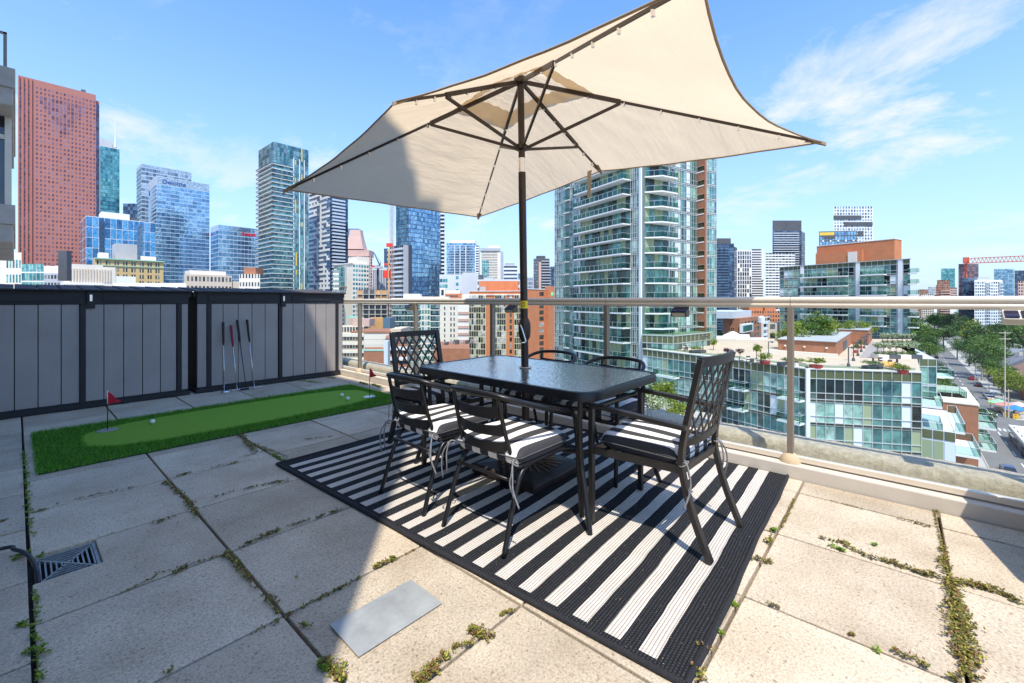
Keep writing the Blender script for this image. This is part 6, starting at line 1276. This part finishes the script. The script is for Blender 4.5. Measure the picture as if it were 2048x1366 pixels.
for i, (x, yb, lab) in enumerate(((1372, 702, 'white patio table on the roof terrace near the condo tower'), (1500, 727, 'white patio table on the roof terrace right of the maroon shrubs'), (1770, 730, 'white patio table beside the orange loungers'))):
    p = rz(x, yb); t = thing('patio_table', lab, 'table', (p.x, p.y, RZ)); mb = MB(); mb.lathe([(.6, .7), (.6, .74)], (0, 0, 0), 12); mb.build('table_top', w_white, t, off=(0, 0, 0)); mb = MB(); mb.lathe([(.25, 0), (.05, .05), (.05, .7)], (0, 0, 0), 8); mb.build('leg', w_white, t, off=(0, 0, 0))
    for k in range(4):
        a = k*1.57+.4; c = thing('patio_chair', ('small brown chair at the roof table near the condo tower', 'small brown chair at the roof table by the maroon shrubs', 'small brown chair at the roof table beside the orange loungers')[i], 'chair', (p.x+1.1*math.cos(a), p.y+1.1*math.sin(a), RZ), a, 'chairs round the roof tables, table %s' % 'ABC'[i]); mb = MB(); mb.box(-.25, .25, -.25, .25, .38, .45); mb.build('seat', w_bark, c, off=(0, 0, 0)); mb = MB(); mb.box(.22, .27, -.25, .25, .45, .9); mb.build('backrest', w_bark, c, off=(0, 0, 0))
        for u in (-.22, .22):
            for v in (-.22, .22): mb = MB(); mb.box(u-.02, u+.02, v-.02, v+.02, 0, .38); mb.build('leg', w_bark, c, off=(0, 0, 0))
m_org = mat('orange_lounger', (.75, .38, .10), .7)
for x, yb, lab in ((1781, 738, 'orange lounge chair on the roof garden, left one'), (1794, 740, 'orange lounge chair on the roof garden, right one')):
    p = rz(x, yb); t = thing('lounge_chair', lab, 'lounge chair', (p.x, p.y, RZ), R(40)); mb = MB(); mb.box(-.9, .5, -.35, .35, .25, .38); mb.build('seat', m_org, t, off=(0, 0, 0)); mb = MB(); mb.hexa([(.5, -.35, .28), (.62, -.35, .28), (.62, .35, .28), (.5, .35, .28), (.9, -.35, .9), (1.0, -.35, .86), (1.0, .35, .86), (.9, .35, .9)]); mb.build('backrest', m_org, t, off=(0, 0, 0))
    for a in (-.8, .45):
        for c_ in (-.3, .3): mb = MB(); mb.box(a-.03, a+.03, c_-.03, c_+.03, 0, .25); mb.build('leg', w_alumw, t, off=(0, 0, 0))
# plants just outside the parapet
for i, (px, py, dd, h, w_, m, nm, lab) in enumerate(((1312, 808, 5.6, .36, .40, leafW, 'flowering_bush', 'white flowering bush just outside the parapet, below the table corner'), (1328, 786, 6.2, .50, .60, leafC, 'garden_bush', 'bright yellow-green bush just outside the parapet behind the white flowers'), (1358, 817, 5.7, .30, .36, leafC, 'garden_bush', 'small yellow-green bush at the right of the white flowering bush'))):
    p = atd(px, py, dd); tree(nm, lab, 'bush', p.x, p.y, p.z-h*.55, h, w_, m, 80+i, 1600, None, .1, .9, .06, False)
mb = MB(); p0, p1 = atd(1236, 815, 5.0), atd(1385, 842, 4.9)
mb = MB(); mb.box(4.06, 6.6, 1.9, 7.0, -3, -.42); tag(mb.build('lower_ledge', m_conc), 'lower concrete ledge outside the parapet under the garden bushes', 'ledge')
# ---- towers to the right of the condo complex
B = fb('dark_glass_tower', 'dark blue glass tower touching the right edge of the tall condo tower', 1428, 1468, 487, 300, 20, 'tower', body=w_navy); zt = B.z1; panes(B, B.FR, 0, B.LR, GZ, zt-1, 36, 9, g_navy, .25, .08); slabs(B, B.FR, 0, B.LR*.7, GZ, zt-2, 36, .8, w_blue, .4); block(B, B.FR, 0, B.LR*.85, zt, zt+3.6, -12, -.2, w_dgrey)
P, Q = pl(1468.3, 301), pl(1474, 308); F, L_ = frame(P, Q); B.mb('side_wing', w_navy).fbox(F, 0, L_, GZ, zt-2, -12, 0); panes(B, F, 0, L_, GZ, zt-2, 36, 3, g_grey, .3, .2, part='side_window'); B.done()
B = fb('white_grid_tower', 'white tower with irregular rectangular frames right of the dark glass tower', 1474, 1504, 500, 320, 18, 'tower', body=w_white); zt = B.z1; panes(B, B.FR, .4, B.LR-.4, GZ, zt-1, 22, 6, g_dark, .16, .30, skip=lambda f, b_: rnd.random() < .12); B.done()
B = fb('striped_tower', 'white and charcoal balcony tower behind the irregular white frames', 1503, 1526, 498, 345, 18, 'tower', body=w_dgrey); zt = B.z1; slabs(B, B.FR, 0, B.LR, GZ, zt, 38, 1.2, w_white, .9); B.mb('side', w_white).fbox(B.FR, B.LR*.8, B.LR, zat(560, 345), zt, .02, 1.5); B.done()
B = fb('charcoal_tower', 'tall charcoal tower with white floor lines, tallest left of the brick rooftop box', 1545, 1603, 441, 340, 24, 'tower', body=w_dgrey); zt = zat(462, 340); slabs(B, B.FR, B.LR*.02, B.LR*.9, GZ, zt, 48, .8, w_lgrey, .55); panes(B, B.FR, 0, B.LR, GZ, zt, 48, 12, g_navy, .4, .15); P, Q = pl(1603.3, 341), pl(1610, 350); F, L_ = frame(P, Q); B.mb('side_wing', w_dgrey).fbox(F, 0, L_, GZ, zt, -14, 0); panes(B, F, 0, L_, GZ, zt, 48, 3, g_grey, .35, .2, part='side_window'); B.done()
B = fb('white_band_tower', 'white tower with dark ribbon windows in front of the charcoal tower', 1531, 1590, 506, 300, 14, 'tower', body=w_white); panes(B, B.FR, 0, B.LR, GZ, B.z1, 34, 9, g_dark, .48, .10); B.done()
B = fb('checker_tower', 'white gridded tower with two offset dark bands, highest on the right', 1667, 1746, 413, 380, 26, 'tower', body=w_white); zt = B.z1; panes(B, B.FR, .3, B.LR-.3, GZ, zt, 42, 14, g_grey, .30, .34)
for a, b_, y0, y1 in ((0, .70, 431, 439), (.27, .98, 444, 452), (.62, .75, 462, 472)): B.mb('dark_band', w_dgrey).fbox(B.FR, B.LR*a, B.LR*b_, zat(y1, 380), zat(y0, 380), .02, .5)
B.done()
B = fb('black_block', 'black block with blue windows and a yellow patch above the brick rooftop box', 1638, 1714, 463, 300, 20, 'tower', body=w_dgrey, d1=296); zt = B.z1; panes(B, B.FR, .3, B.LR-.3, GZ, zt-.5, 24, 12, g_blue, .22, .22); B.mb('yellow_patch', m_yel).fbox(B.FR, .3, B.LR*.40, zat(471, 300), zat(465, 300), .05, .1); B.mb('dark_patch', w_dgrey).fbox(B.FR, B.LR*.12, B.LR*.42, zat(479, 300), zat(471, 300), .05, .12)
for k in range(5): B.mb('white_vent', w_white, True).fbox(B.FR, B.LR*(.08+.2*k), B.LR*(.12+.2*k), zat(484, 300), zat(481, 300), .05, .5)
B.done()
# far right skyline
B = fb('teal_tower', 'pale teal tower standing alone on the right skyline', 1882, 1910, 537, 700, 20, 'tower', body=w_teal); panes(B, B.FR, 0, B.LR, GZ, B.z1, 26, 8, g_teal, .2, .08); B.done()
B = fb('brown_tower', 'brown slab tower at the foot of the pale teal tower', 1874, 1900, 560, 620, 20, 'tower', body=w_brick2); panes(B, B.FR, 0, B.LR, GZ, B.z1, 18, 8, g_dark, .4, .3); slabs(B, B.FR, B.LR*.2, B.LR*.98, GZ, zat(577, 620), 14, 1.4, w_pink, 1.2); B.done()
B = fb('purple_tower', 'dark purple-grey tower below the red crane', 1917, 1957, 528, 420, 22, 'tower', body=w_dgrey); panes(B, B.FR, 0, B.LR, GZ, B.z1-1, 30, 9, g_redd, .3, .25); B.done()
B = fb('navy_tower', 'navy glass tower in front of the dark purple-grey tower', 1923, 1950, 556, 400, 18, 'tower', body=w_navy); panes(B, B.FR, 0, B.LR, GZ, B.z1, 24, 6, g_navy, .25, .1); B.done()
B = fb('white_balcony_tower', 'wide white tower with blue balconies near the right edge', 1949, 2005, 560, 380, 22, 'tower', body=w_white); panes(B, B.FR, .3, B.LR-.3, GZ, B.z1-1.5, 18, 12, g_grey, .35, .3); slabs(B, B.FR, B.LR*.38, B.LR*.55, GZ, B.z1, 18, 1.2, w_lgrey, .4); slabs(B, B.FR, B.LR*.85, B.LR, GZ, B.z1, 18, 1.2, w_white, .4); block(B, B.FR, B.LR*.2, B.LR*.6, B.z1, B.z1+2.6, -10, -2, w_grey); B.done()
B = fb('blue_tower', 'blue glass tower behind the wide white tower at the right', 1988, 2028, 538, 480, 20, 'tower', body=w_blue); panes(B, B.FR, 0, B.LR, GZ, B.z1, 32, 9, g_blue, .22, .1); B.done()
B = fb('blue_tower', 'dark blue tower at the very right edge of the skyline', 2029, 2060, 541, 500, 20, 'tower', body=w_navy); panes(B, B.FR, 0, B.LR, GZ, B.z1, 32, 7, g_navy, .25, .1); B.done()
B = fb('beige_tower', 'beige slab tower at the right edge in front of the dark blue tower', 2036, 2062, 562, 380, 16, 'tower', body=w_pink); panes(B, B.FR, 0, B.LR, GZ, B.z1, 18, 5, g_dark, .4, .4); B.done()
for i, (x0, x1, y, dd, m, g, lab) in enumerate(((1836, 1856, 579, 800, w_brick2, g_dark, 'tiny brown skyline block just right of the glass condo block'), (1856, 1872, 574, 760, w_grey, g_grey, 'tiny grey skyline block second right of the glass condo block'), (1872, 1884, 570, 820, w_brick2, g_dark, 'tiny brown skyline block just left of the pale teal tower'), (1900, 1914, 575, 640, w_pink, g_dark, 'tiny pink skyline block right of the pale teal tower'), (1842, 1868, 588, 700, w_cream, g_dark, 'low cream skyline block right of the glass condo block'), (1868, 1925, 590, 660, w_grey, g_dark, 'low wide grey skyline block below the pale teal tower'))):
    B = fb('distant_block', lab, x0, x1, y, dd, 14, body=m); panes(B, B.FR, 0, B.LR, GZ, B.z1, 14, 6, g, .4, .3); B.done()
cr = thing('tower_crane', 'red tower crane with a long horizontal jib at the right edge', 'crane', tuple(pl(1932, 430))[:2]+(GZ,)); mb = MB()
a, b_ = atd(1928, 527, 415), atd(2080, 521, 380); h = Vector((0, 0, 4.6)); n_ = 17
mb.bar(a, b_, .7, .7); mb.bar(a.lerp(b_, .1)+h, b_+h, .6, .6); mb.bar(a, a.lerp(b_, .1)+h, .6, .6)
for i in range(n_):
    t0 = .1+.9*i/n_; t1 = .1+.9*(i+1)/n_; p, q = a.lerp(b_, t0), a.lerp(b_, t1); mb.bar(p+h, p.lerp(q, .5), .35, .35); mb.bar(p.lerp(q, .5), q+h, .35, .35)
mb.build('jib', mat('orange_red_crane', (.60, .13, .07), .6), cr); mb = MB(); c_ = atd(1932, 520, 416); mb.box(c_.x-2, c_.x+2, c_.y-2, c_.y+2, c_.z-3, c_.z+2.5); mb.build('cab', bpy.data.materials['orange_red_crane'], cr); mb = MB(); mb.tube([(c_.x, c_.y, GZ), (c_.x, c_.y, c_.z-3)], 1.0, 4); mb.build('mast', bpy.data.materials['orange_red_crane'], cr)
# low buildings between the condo tower and the glass block
B = gb('brick_school', 'red brick school building with a white box window, left of the second railing bay', 1480, 1446, 1536, 637, 165, body=w_brick2); zt = B.z1; panes(B, B.FR, .5, B.LR-.5, GZ, zt-1.5, 9, 9, g_dark, .4, .4); panes(B, B.FL, 2, B.LL-2, GZ, zt-1, 9, 3, g_dark, .5, .5); block(B, B.FR, -3, B.LR*.55, zt, zt+2.6, -14, -2, w_lgrey); B.mb('box_window_frame', w_white).fbox(B.FR, -.6, B.LR*.32, zt-5.4, zt-2.2, .02, 1.1); B.mb('box_window', g_teal).fbox(B.FR, -.2, B.LR*.29, zt-5, zt-2.7, 1.11, 1.16); B.mb('white_end', w_white).fbox(B.FR, B.LR*.72, B.LR, GZ, zt-.6, .02, .8); panes(B, (B.FR[0]+B.FR[2]*.82, B.FR[1], B.FR[2]), B.LR*.72, B.LR, GZ, zt-.8, 9, 2, g_dark, .5, .2, part='ribbon_window'); B.done()
B = fb('brick_gables', 'stepped orange brick gables behind the red brick school', 1497, 1560, 622, 230, 14, body=w_brick)
for a, b_, h in ((.05, .3, 3), (.3, .5, 5.5), (.55, .9, 3.4)): block(B, B.FR, B.LR*a, B.LR*b_, B.z1, B.z1+h, -8, -1, w_brick, 'gable')
panes(B, B.FR, 0, B.LR, GZ, B.z1, 12, 12, g_dark, .5, .5); B.done()
B = fb('beige_stair_tower', 'narrow beige block with a column of dark windows left of the glass condo block', 1535, 1560, 646, 130, 8, body=w_beige); panes(B, B.FR, .6, 2.4, GZ, B.z1-.3, 9, 1, g_dark, .45, .15); B.mb('roof_tank', w_white).lathe([(1, 0), (1, 1.6), (.2, 2)], (B.P.x if hasattr(B, 'P') else B.FR[0].x+2, B.FR[0].y+2, B.z1), 10); B.done()
for i, (x0, x1, y, dd, m, lab) in enumerate(((1424, 1478, 678, 118, w_cream, 'low cream building with a flat roof at the foot of the red brick school'), (1472, 1538, 682, 112, w_white, 'low white flat-roofed building left of the brick hut'), (1440, 1560, 692, 104, w_cream, 'long cream roof directly behind the roof garden'), (1458, 1500, 674, 135, w_white, 'white pitched-roof pavilion in front of the red brick school'))):
    B = fb('low_roof_building', lab, x0, x1, y, dd, 12, body=m); 
    if i == 0: panes(B, B.FR, .5, 5, B.z1-3, B.z1-.6, 1, 3, g_dark, .3, .6)
    if i == 3: mb = B.mb('pitched_roof', w_white); p = B.FR[0]+B.FR[1]*B.LR*.5-B.FR[2]*4; mb.lathe([(3.2, 0), (.3, 1.5)], (p.x, p.y, B.z1), 4)
    B.done()
# ---- streets
m_asph = mat('asphalt', (.17, .165, .16), .9, var=.12, vs=.15, bmp=.1); m_walk = mat('pavement_concrete', (.42, .40, .37), .9, var=.1, vs=.3)
mb = MB(); mb.quad((60, -26, GZ+.004), (1200, -26, GZ+.004), (1200, -9.5, GZ+.004), (60, -9.5, GZ+.004)); mb.quad((158, -120, GZ+.0042), (176, -120, GZ+.0042), (176, -26.01, GZ+.0042), (158, -26.01, GZ+.0042)); tag(mb.build('pavement', m_walk), kind='structure')
mb = MB(); mb.quad((60, -22.6, GZ+.010), (1200, -22.6, GZ+.010), (1200, -12.4, GZ+.010), (60, -12.4, GZ+.010)); tag(mb.build('road', m_asph), kind='structure')
mb = MB(); mb.quad((160.5, -120, GZ+.008), (173.5, -120, GZ+.008), (173.5, -22.61, GZ+.008), (160.5, -22.61, GZ+.008)); tag(mb.build('side_road', m_asph), kind='structure')
mb = MB()
for k in range(60):
    x = 70+k*9
    if not 155 < x < 178: mb.quad((x, -17.45, GZ+.016), (x+3.5, -17.45, GZ+.016), (x+3.5, -17.25, GZ+.016), (x, -17.25, GZ+.016))
for x in (156.5, 176.5):
    for k in range(12): mb.quad((x, -22.3+k*.82, GZ+.016), (x+2.6, -22.3+k*.82, GZ+.016), (x+2.6, -21.9+k*.82, GZ+.016), (x, -21.9+k*.82, GZ+.016))
tag(mb.build('road_markings', m_white), kind='structure')
for y0, y1 in ((-12.4, -12.2), (-22.8, -22.6)): mb = MB(); mb.box(60, 157, y0, y1, GZ, GZ+.13); mb.box(177, 900, y0, y1, GZ, GZ+.13); tag(mb.build('street_kerb', m_walk), kind='structure')
# ---- vehicles
m_tyre = mat('tyre', (.02, .02, .02), .9); m_cgl = mat('car_glass', (.02, .03, .04), .08, .2)
def car(label, x, y, rz_, paint, L_=4.4, W_=1.8, H2=1.42, name='parked_car', group='cars on the street'):
    t = thing(name, label, 'car', (x, y, GZ+.012), rz_, group); h = W_/2
    mb = MB(); prof = [(-L_/2, .35), (-L_/2, .75), (-L_*.46, .88), (-L_*.22, .95), (L_*.26, .97), (L_*.40, .9), (L_*.49, .7), (L_/2, .4), (L_/2-.1, .25), (-L_/2+.1, .25)]
    n = len(prof); mb.v += [(a, -h, z) for a, z in prof]+[(a, h, z) for a, z in prof]; mb.f.append(tuple(range(n))); mb.f.append(tuple(reversed(range(n, 2*n))))
    for i in range(n): j = (i+1) % n; mb.f.append((i, i+n, j+n, j))
    mb.build('body', paint, t, off=(0, 0, 0), bevel=.06)
    mb = MB(); a = h*.92; b_ = h*.76; mb.hexa([(-L_*.43, -a, .9), (L_*.24, -a, .93), (L_*.24, a, .93), (-L_*.43, a, .9), (-L_*.32, -b_, H2-.06), (L_*.06, -b_, H2-.06), (L_*.06, b_, H2-.06), (-L_*.32, b_, H2-.06)]); mb.build('windows', m_cgl, t, off=(0, 0, 0))
    mb = MB(); mb.box(-L_*.32, L_*.06, -b_, b_, H2-.058, H2); mb.build('roof', paint, t, off=(0, 0, 0), bevel=.03)
    for sx in (-1, 1):
        for sy in (-1, 1):
            mb = MB(); mb.tube([(sx*L_*.31, sy*(h-.2), .32), (sx*L_*.31, sy*(h+.01), .32)], .32, 12); mb.build('wheel', m_tyre, t, off=(0, 0, 0))
        mb = MB(); s_ = 1
        mb.box(L_/2-.03, L_/2+.02, sx*h*.7-.18, sx*h*.7+.18, .55, .70); mb.build('headlight', m_white, t, off=(0, 0, 0)); mb = MB(); mb.box(-L_/2-.02, -L_/2+.03, sx*h*.72-.16, sx*h*.72+.16, .62, .8); mb.build('tail_light', m_red, t, off=(0, 0, 0))
p_s = mat('silver_paint', (.52, .54, .56), .25, .6, var=.02); p_b = mat('black_paint', (.02, .02, .025), .2, .3, var=.02); p_r = mat('red_paint', (.45, .02, .02), .25, .2, var=.02); p_w = mat('white_car_paint', (.75, .75, .74), .25, 0, var=.02); p_bl = mat('dark_blue_paint', (.03, .07, .20), .25, .3, var=.02)
car('dark hatchback parked on the right side of the street behind the silver car', 232, -21.2, 0, p_b); car('red car parked farther up the street under the trees', 250, -21.2, 0, p_r); car('silver car parked nearest on the right side of the street', 210, -21.3, 0, p_s); car('white car parked just behind the silver car', 203.5, -21.3, 0, p_w)
car('dark blue car driving at the bottom of the street by the parapet edge', 119, -14.6, 0, p_bl); car('black car far up the street near the trees', 330, -14.5, 0, p_b); car('grey car far up the street on the left kerb', 300, -13.6, 0, p_s)
# articulated bus / truck
bt = thing('white_bus', 'long white and black bus standing on the right side of the street', 'bus', (140, -19.6, GZ+.012), 0); mb = MB(); mb.box(-9, 9, -1.28, 1.28, .35, 1.3); mb.build('lower_body', w_dgrey, bt, off=(0, 0, 0), bevel=.05); mb = MB(); mb.box(-8.98, 8.98, -1.26, 1.26, 1.302, 2.5); mb.build('windows', m_cgl, bt, off=(0, 0, 0)); mb = MB(); mb.box(-9.02, 9.02, -1.3, 1.3, 2.502, 3.1); mb.build('roof', w_white, bt, off=(0, 0, 0), bevel=.08)
for k in range(4): mb = MB(); mb.box(-7+k*4, -5.2+k*4, -.8, .8, 3.1, 3.4); mb.build('roof_unit', w_white, bt, off=(0, 0, 0), bevel=.05)
for sx in (-6, 0, 6):
    for sy in (-1, 1): mb = MB(); mb.tube([(sx, sy*1.05, .48), (sx, sy*1.31, .48)], .48, 12); mb.build('wheel', m_tyre, bt, off=(0, 0, 0))
# market stall
ms_ = thing('market_stall', 'street stall with pink, green and blue canopies at the junction', 'market stall', (181, -21.8, GZ)); 
for k, (dx, dy, c_, nm) in enumerate(((0, 0, (.62, .25, .22), 'pink'), (3.4, 1.0, (.30, .62, .35), 'green'), (-4.2, -1.2, (.03, .22, .62), 'blue'), (2.4, -2.6, (.66, .45, .38), 'salmon'))):
    mb = MB(); mb.lathe([(2.4, 2.2), (2.4, 2.35), (.1, 3.3)], (dx, dy, 0), 6); o = mb.build('canopy', mat(nm+'_canvas', c_, .8), ms_, off=(0, 0, 0)); mb = MB(); mb.tube([(dx, dy, 0), (dx, dy, 2.4)], .06, 6); mb.build('pole', w_alumw, ms_, off=(0, 0, 0)); mb = MB(); mb.box(dx-1.3, dx+1.3, dy-.8, dy+.8, .1, .9); mb.build('counter', w_beige, ms_, off=(0, 0, 0))
# poles, lamps, signals
def pole(label, px, yb, yt, name='utility_pole', cat='utility pole', arms=2, mt=w_beige, z=GZ, arm=1.6, rad=.16, group=None):
    p = atz(px, yb, z); dd = (p-CAM0).dot(FW); h = dd*(yb-yt)/FPX; t = thing(name, label, cat, (p.x, p.y, z), 0, group); mb = MB(); mb.tube([(0, 0, 0), (0, 0, h)], [rad, rad*.6], 7); mb.build('pole', mt, t, off=(0, 0, 0))
    for k in range(arms): mb = MB(); zz_ = h-.5-k*1.6; mb.bar((-RT.x*arm, -RT.y*arm, zz_), (RT.x*arm, RT.y*arm, zz_), .12, .14); mb.build('crossarm', mt, t, off=(0, 0, 0))
    return t, h
pole('tall pale utility pole with a crossarm, in front of the tree belt at the right', 2010, 835, 662); pole('shorter pale utility pole right of the tall one at the junction', 2017, 836, 778, arms=1, arm=1.0); pole('utility pole with crossarm above the parked cars', 1951, 752, 727, arms=1, arm=2.2); pole('pale utility pole beside the first crossarm pole', 1964, 762, 733, arms=1, arm=.8); pole('utility pole with transformers among the trees', 1985, 765, 744, arms=2, arm=1.0)
for i, (px, yb, yt, lab) in enumerate(((1950, 762, 738, 'street lamp arching over the parked dark car'), (1978, 788, 762, 'street lamp arching left in the middle of the tree line'), (2006, 815, 787, 'street lamp arching left above the junction'), (2043, 740, 691, 'slender street lamp at the right edge near the tree belt'))):
    t, h = pole(lab, px, yb, yt, 'street_lamp', 'street lamp', 0, w_alumw, rad=.12, group='street lamps along the road'); mb = MB(); mb.tube([(0, 0, h), (-RT.x*1.6, -RT.y*1.6, h+.5), (-RT.x*3, -RT.y*3, h+.6)], .08, 5); mb.build('arm', w_alumw, t, off=(0, 0, 0)); mb = MB(); mb.box(-RT.x*3.3-.3, -RT.x*3.3+.3, -RT.y*3.3-.15, -RT.y*3.3+.15, h+.5, h+.66); mb.build('lamp_head', w_white, t, off=(0, 0, 0))
m_ysig = mat('signal_yellow', (.85, .50, .01), .5)
for i, (px, py, dd, lab) in enumerate(((1981, 803, 128, 'yellow traffic signal highest above the junction'), (1933, 823, 122, 'yellow traffic signal on the left side of the street'), (2011, 830, 118, 'yellow traffic signal right of the junction, left of the orange one'), (2031, 833, 116, 'orange-yellow traffic signal at the right of the junction'))):
    p = atd(px, py, dd); t = thing('traffic_signal', lab, 'traffic light', (p.x, p.y, GZ), 0, 'yellow traffic signals at the junction'); mb = MB(); h = p.z-GZ; mb.tube([(0, 0, 0), (0, 0, h)], .09, 6); mb.build('pole', w_grey, t, off=(0, 0, 0)); mb = MB(); mb.box(-.45, -.05, -.5, .5, h-.6, h+.7); hd_ = mb.build('head', m_ysig, t, off=(0, 0, 0))
    for k, c_ in enumerate((m_red, m_ysig, mat('signal_green', (.02, .30, .12), .4) if i == 0 else bpy.data.materials['signal_green'])):
        mb = MB(); mb.tube([(-.47, 0, h+.45-k*.4), (-.455, 0, h+.45-k*.4)], .14, 10); mb.build('lens', c_, hd_, off=(0, 0, 0))
m_wire = mat('overhead_wire', (.05, .05, .05), .6)
# houses on the right
w_shing = mat('brown_shingles', (.30, .17, .12), .9, var=.15, vs=1.2); w_shg = mat('grey_shingles', (.22, .22, .24), .9, var=.15, vs=1.2)
def house(label, x, y, L_, W_, h, roofm, wallm, rz_=0):
    t = thing('house', label, 'house', (x, y, GZ), rz_); mb = MB(); mb.box(-L_/2, L_/2, -W_/2, W_/2, 0, h); mb.build('wall', wallm, t, off=(0, 0, 0)); mb = MB(); e = .5; r_ = W_*.36
    mb.v += [(-L_/2-e, -W_/2-e, h), (L_/2+e, -W_/2-e, h), (L_/2+e, W_/2+e, h), (-L_/2-e, W_/2+e, h), (-L_/2-e, 0, h+r_), (L_/2+e, 0, h+r_)]; mb.f += [(0, 1, 5, 4), (2, 3, 4, 5), (0, 4, 3), (1, 2, 5), (3, 2, 1, 0)]; r = mb.build('roof', roofm, t, off=(0, 0, 0))
    mb = MB(); mb.box(L_*.2, L_*.2+.9, -.4, .5, h+r_*.5, h+r_+1.2); mb.build('chimney', w_beige, r, off=(0, 0, 0)); mb = MB()
    for k in range(3):
        mb = MB(); a = -L_/2+1+k*L_/3; mb.box(a, a+1.4, W_/2, W_/2+.06, h*.45, h*.45+1.6); mb.build('window', g_dark, t, off=(0, 0, 0)); mb = MB(); mb.box(-L_/2-.06, -L_/2, -W_/2+1+k*W_/3.2, -W_/2+2.2+k*W_/3.2, h*.45, h*.45+1.6); mb.build('window', g_dark, t, off=(0, 0, 0))
for a in ((214, -34, 13, 10, 7.5, w_shing, w_brick2, 0, 'brown-roofed brick house nearest the junction at the right edge'), (230, -36, 12, 10, 7.5, w_shing, w_pink, .1, 'brown-roofed house behind the nearest brick house'), (248, -34, 13, 10, 7, w_shg, w_white, 0, 'grey-roofed white house behind the brown-roofed houses'), (268, -38, 14, 11, 7, w_shg, w_brick2, 0, 'grey-roofed brick house farther back near the long dark roofs')):
    house(a[8], *a[:8])
for i, (x, y, L_, W_, lab) in enumerate(((300, -40, 34, 14, 'long building with a dark grey roof in front of the tree belt, left part'), (306, -62, 30, 16, 'long white-roofed building in front of the tree belt at the right edge'), (196, -62, 30, 12, 'flat grey building at the right edge beyond the junction'))):
    t = thing('long_low_building', lab, 'building', (x, y, GZ)); mb = MB(); mb.box(-L_/2, L_/2, -W_/2, W_/2, 0, 6); mb.build('wall', w_brick2, t, off=(0, 0, 0)); mb = MB(); mb.hexa([(-L_/2-.4, -W_/2-.4, 6), (L_/2+.4, -W_/2-.4, 6), (L_/2+.4, W_/2+.4, 6), (-L_/2-.4, W_/2+.4, 6), (-L_/2+3, -W_/2+3, 8.5), (L_/2-3, -W_/2+3, 8.5), (L_/2-3, W_/2-3, 8.5), (-L_/2+3, W_/2-3, 8.5)]); mb.build('roof', w_white if i == 1 else w_shg, t, off=(0, 0, 0))
B = fb('white_flat_block', 'low white flat block far among the trees at the right', 1868, 1914, 616, 620, 14, body=w_white); B.done()
# ---- street trees and the tree belt
TR_ = [(126, -10.5, 12, 9, leafB, 'large dark street tree at the bottom of the street beside the low wing'), (140, -9.5, 11, 8, leafB, 'dark street tree behind the largest one beside the low wing'), (153, -9.8, 11, 7, leafB, 'dark street tree beside the brick terrace wall'), (168, -9.5, 10, 7, leafA, 'mid green street tree opposite the junction'), (184, -9.5, 10, 7, leafA, 'mid green street tree next up the left side of the street'), (205, -9.3, 10, 8, leafA, 'green street tree on the left side by the green-glass balconies'), (226, -9, 10, 8, leafB, 'dark tree on the left side halfway up the street'),
       (262, -27, 17, 17, leafA, 'broad light-topped tree on the right of the street'), (252, -24, 13, 11, leafB, 'dark round tree below the broad light-topped tree'), (236, -25.5, 11, 9, leafA, 'tree behind the parked red car'), (214, -25, 10, 10, leafC, 'yellowish tree beside the parked cars, left one'), (203, -25.2, 10, 10, leafC, 'yellowish tree beside the parked cars, right one'), (226, -28, 10, 8, leafA, 'tree between the yellowish trees and the houses'), (192, -31, 8, 8, leafC, 'small yellowish tree near the brick house'), (255, -46, 10, 10, leafA, 'tree behind the grey-roofed houses'), (280, -30, 11, 9, leafA, 'tree at the left of the long dark roof'), (330, -22.5, 12, 10, leafA, 'small bright tree on the right side far up the street'), (345, -9, 10, 9, leafA, 'tree on the left side far up the street'), (285, -10.5, 13, 12, leafA, 'full green tree overhanging the left side of the street before the bend'), (312, -11, 15, 14, leafB, 'dark full tree overhanging the left side farther up'), (300, -24.5, 14, 13, leafB, 'dark full tree overhanging the right side of the street'), (372, -13, 16, 18, leafA, 'big green tree closing the view up the street, left part'), (380, -20, 17, 18, leafB, 'big dark tree closing the view up the street, right part'), (272, -44, 13, 13, leafB, 'dark tree between the grey-roofed house and the long roof'), (236, -46, 11, 11, leafA, 'green tree behind the brown-roofed houses'), (340, -34, 15, 15, leafA, 'large green tree left of the long dark roof, far side')]
for i, (x, y, h, w_, m, lab) in enumerate(TR_): tree('street_tree', lab, 'tree', x, y, GZ, h, w_, m, 100+i % 5, 2600, None, .3, .85, .045)
r2 = random.Random(5)
for i in range(95):
    x = r2.uniform(345, 760); y = r2.uniform(-19-x*.33, 0+x*.05)
    if -24 < y < -11: y -= 14
    k = r2.random(); m = leafB if k < .5 else leafA if k < .9 else leafC
    tree('park_tree', {leafB.name: 'dark green tree in the wooded park beyond the street', leafA.name: 'mid green tree in the wooded park beyond the street', leafC.name: 'yellow-green tree in the wooded park beyond the street'}[m.name], 'tree', x, y, GZ, r2.uniform(13, 21), r2.uniform(13, 20), m, 120+i % 4, 1300, {leafB.name: 'dark green park trees', leafA.name: 'mid green park trees', leafC.name: 'yellow-green park trees'}[m.name], .18, .85, .065)
for i in range(60):
    x = r2.uniform(760, 1500); y = r2.uniform(-25-x*.36, -x*.02)
    tree('distant_tree', 'dark distant tree on the wooded skyline at the right', 'tree', x, y, GZ, r2.uniform(14, 22), r2.uniform(20, 34), leafB, 120+i % 4, 1300, 'distant trees on the skyline', .1, .85, .065, False)
for px, py, dd, lab in ((1436, 668, 175, 'dark tree mass left of the red brick school'), (1430, 662, 190, 'dark tree behind the tree left of the brick school')):
    p = pl(px, dd); tree('city_tree', lab, 'tree', p.x, p.y, GZ, 22, 16, leafB, 121, 1300, None, .1, .85, .065)
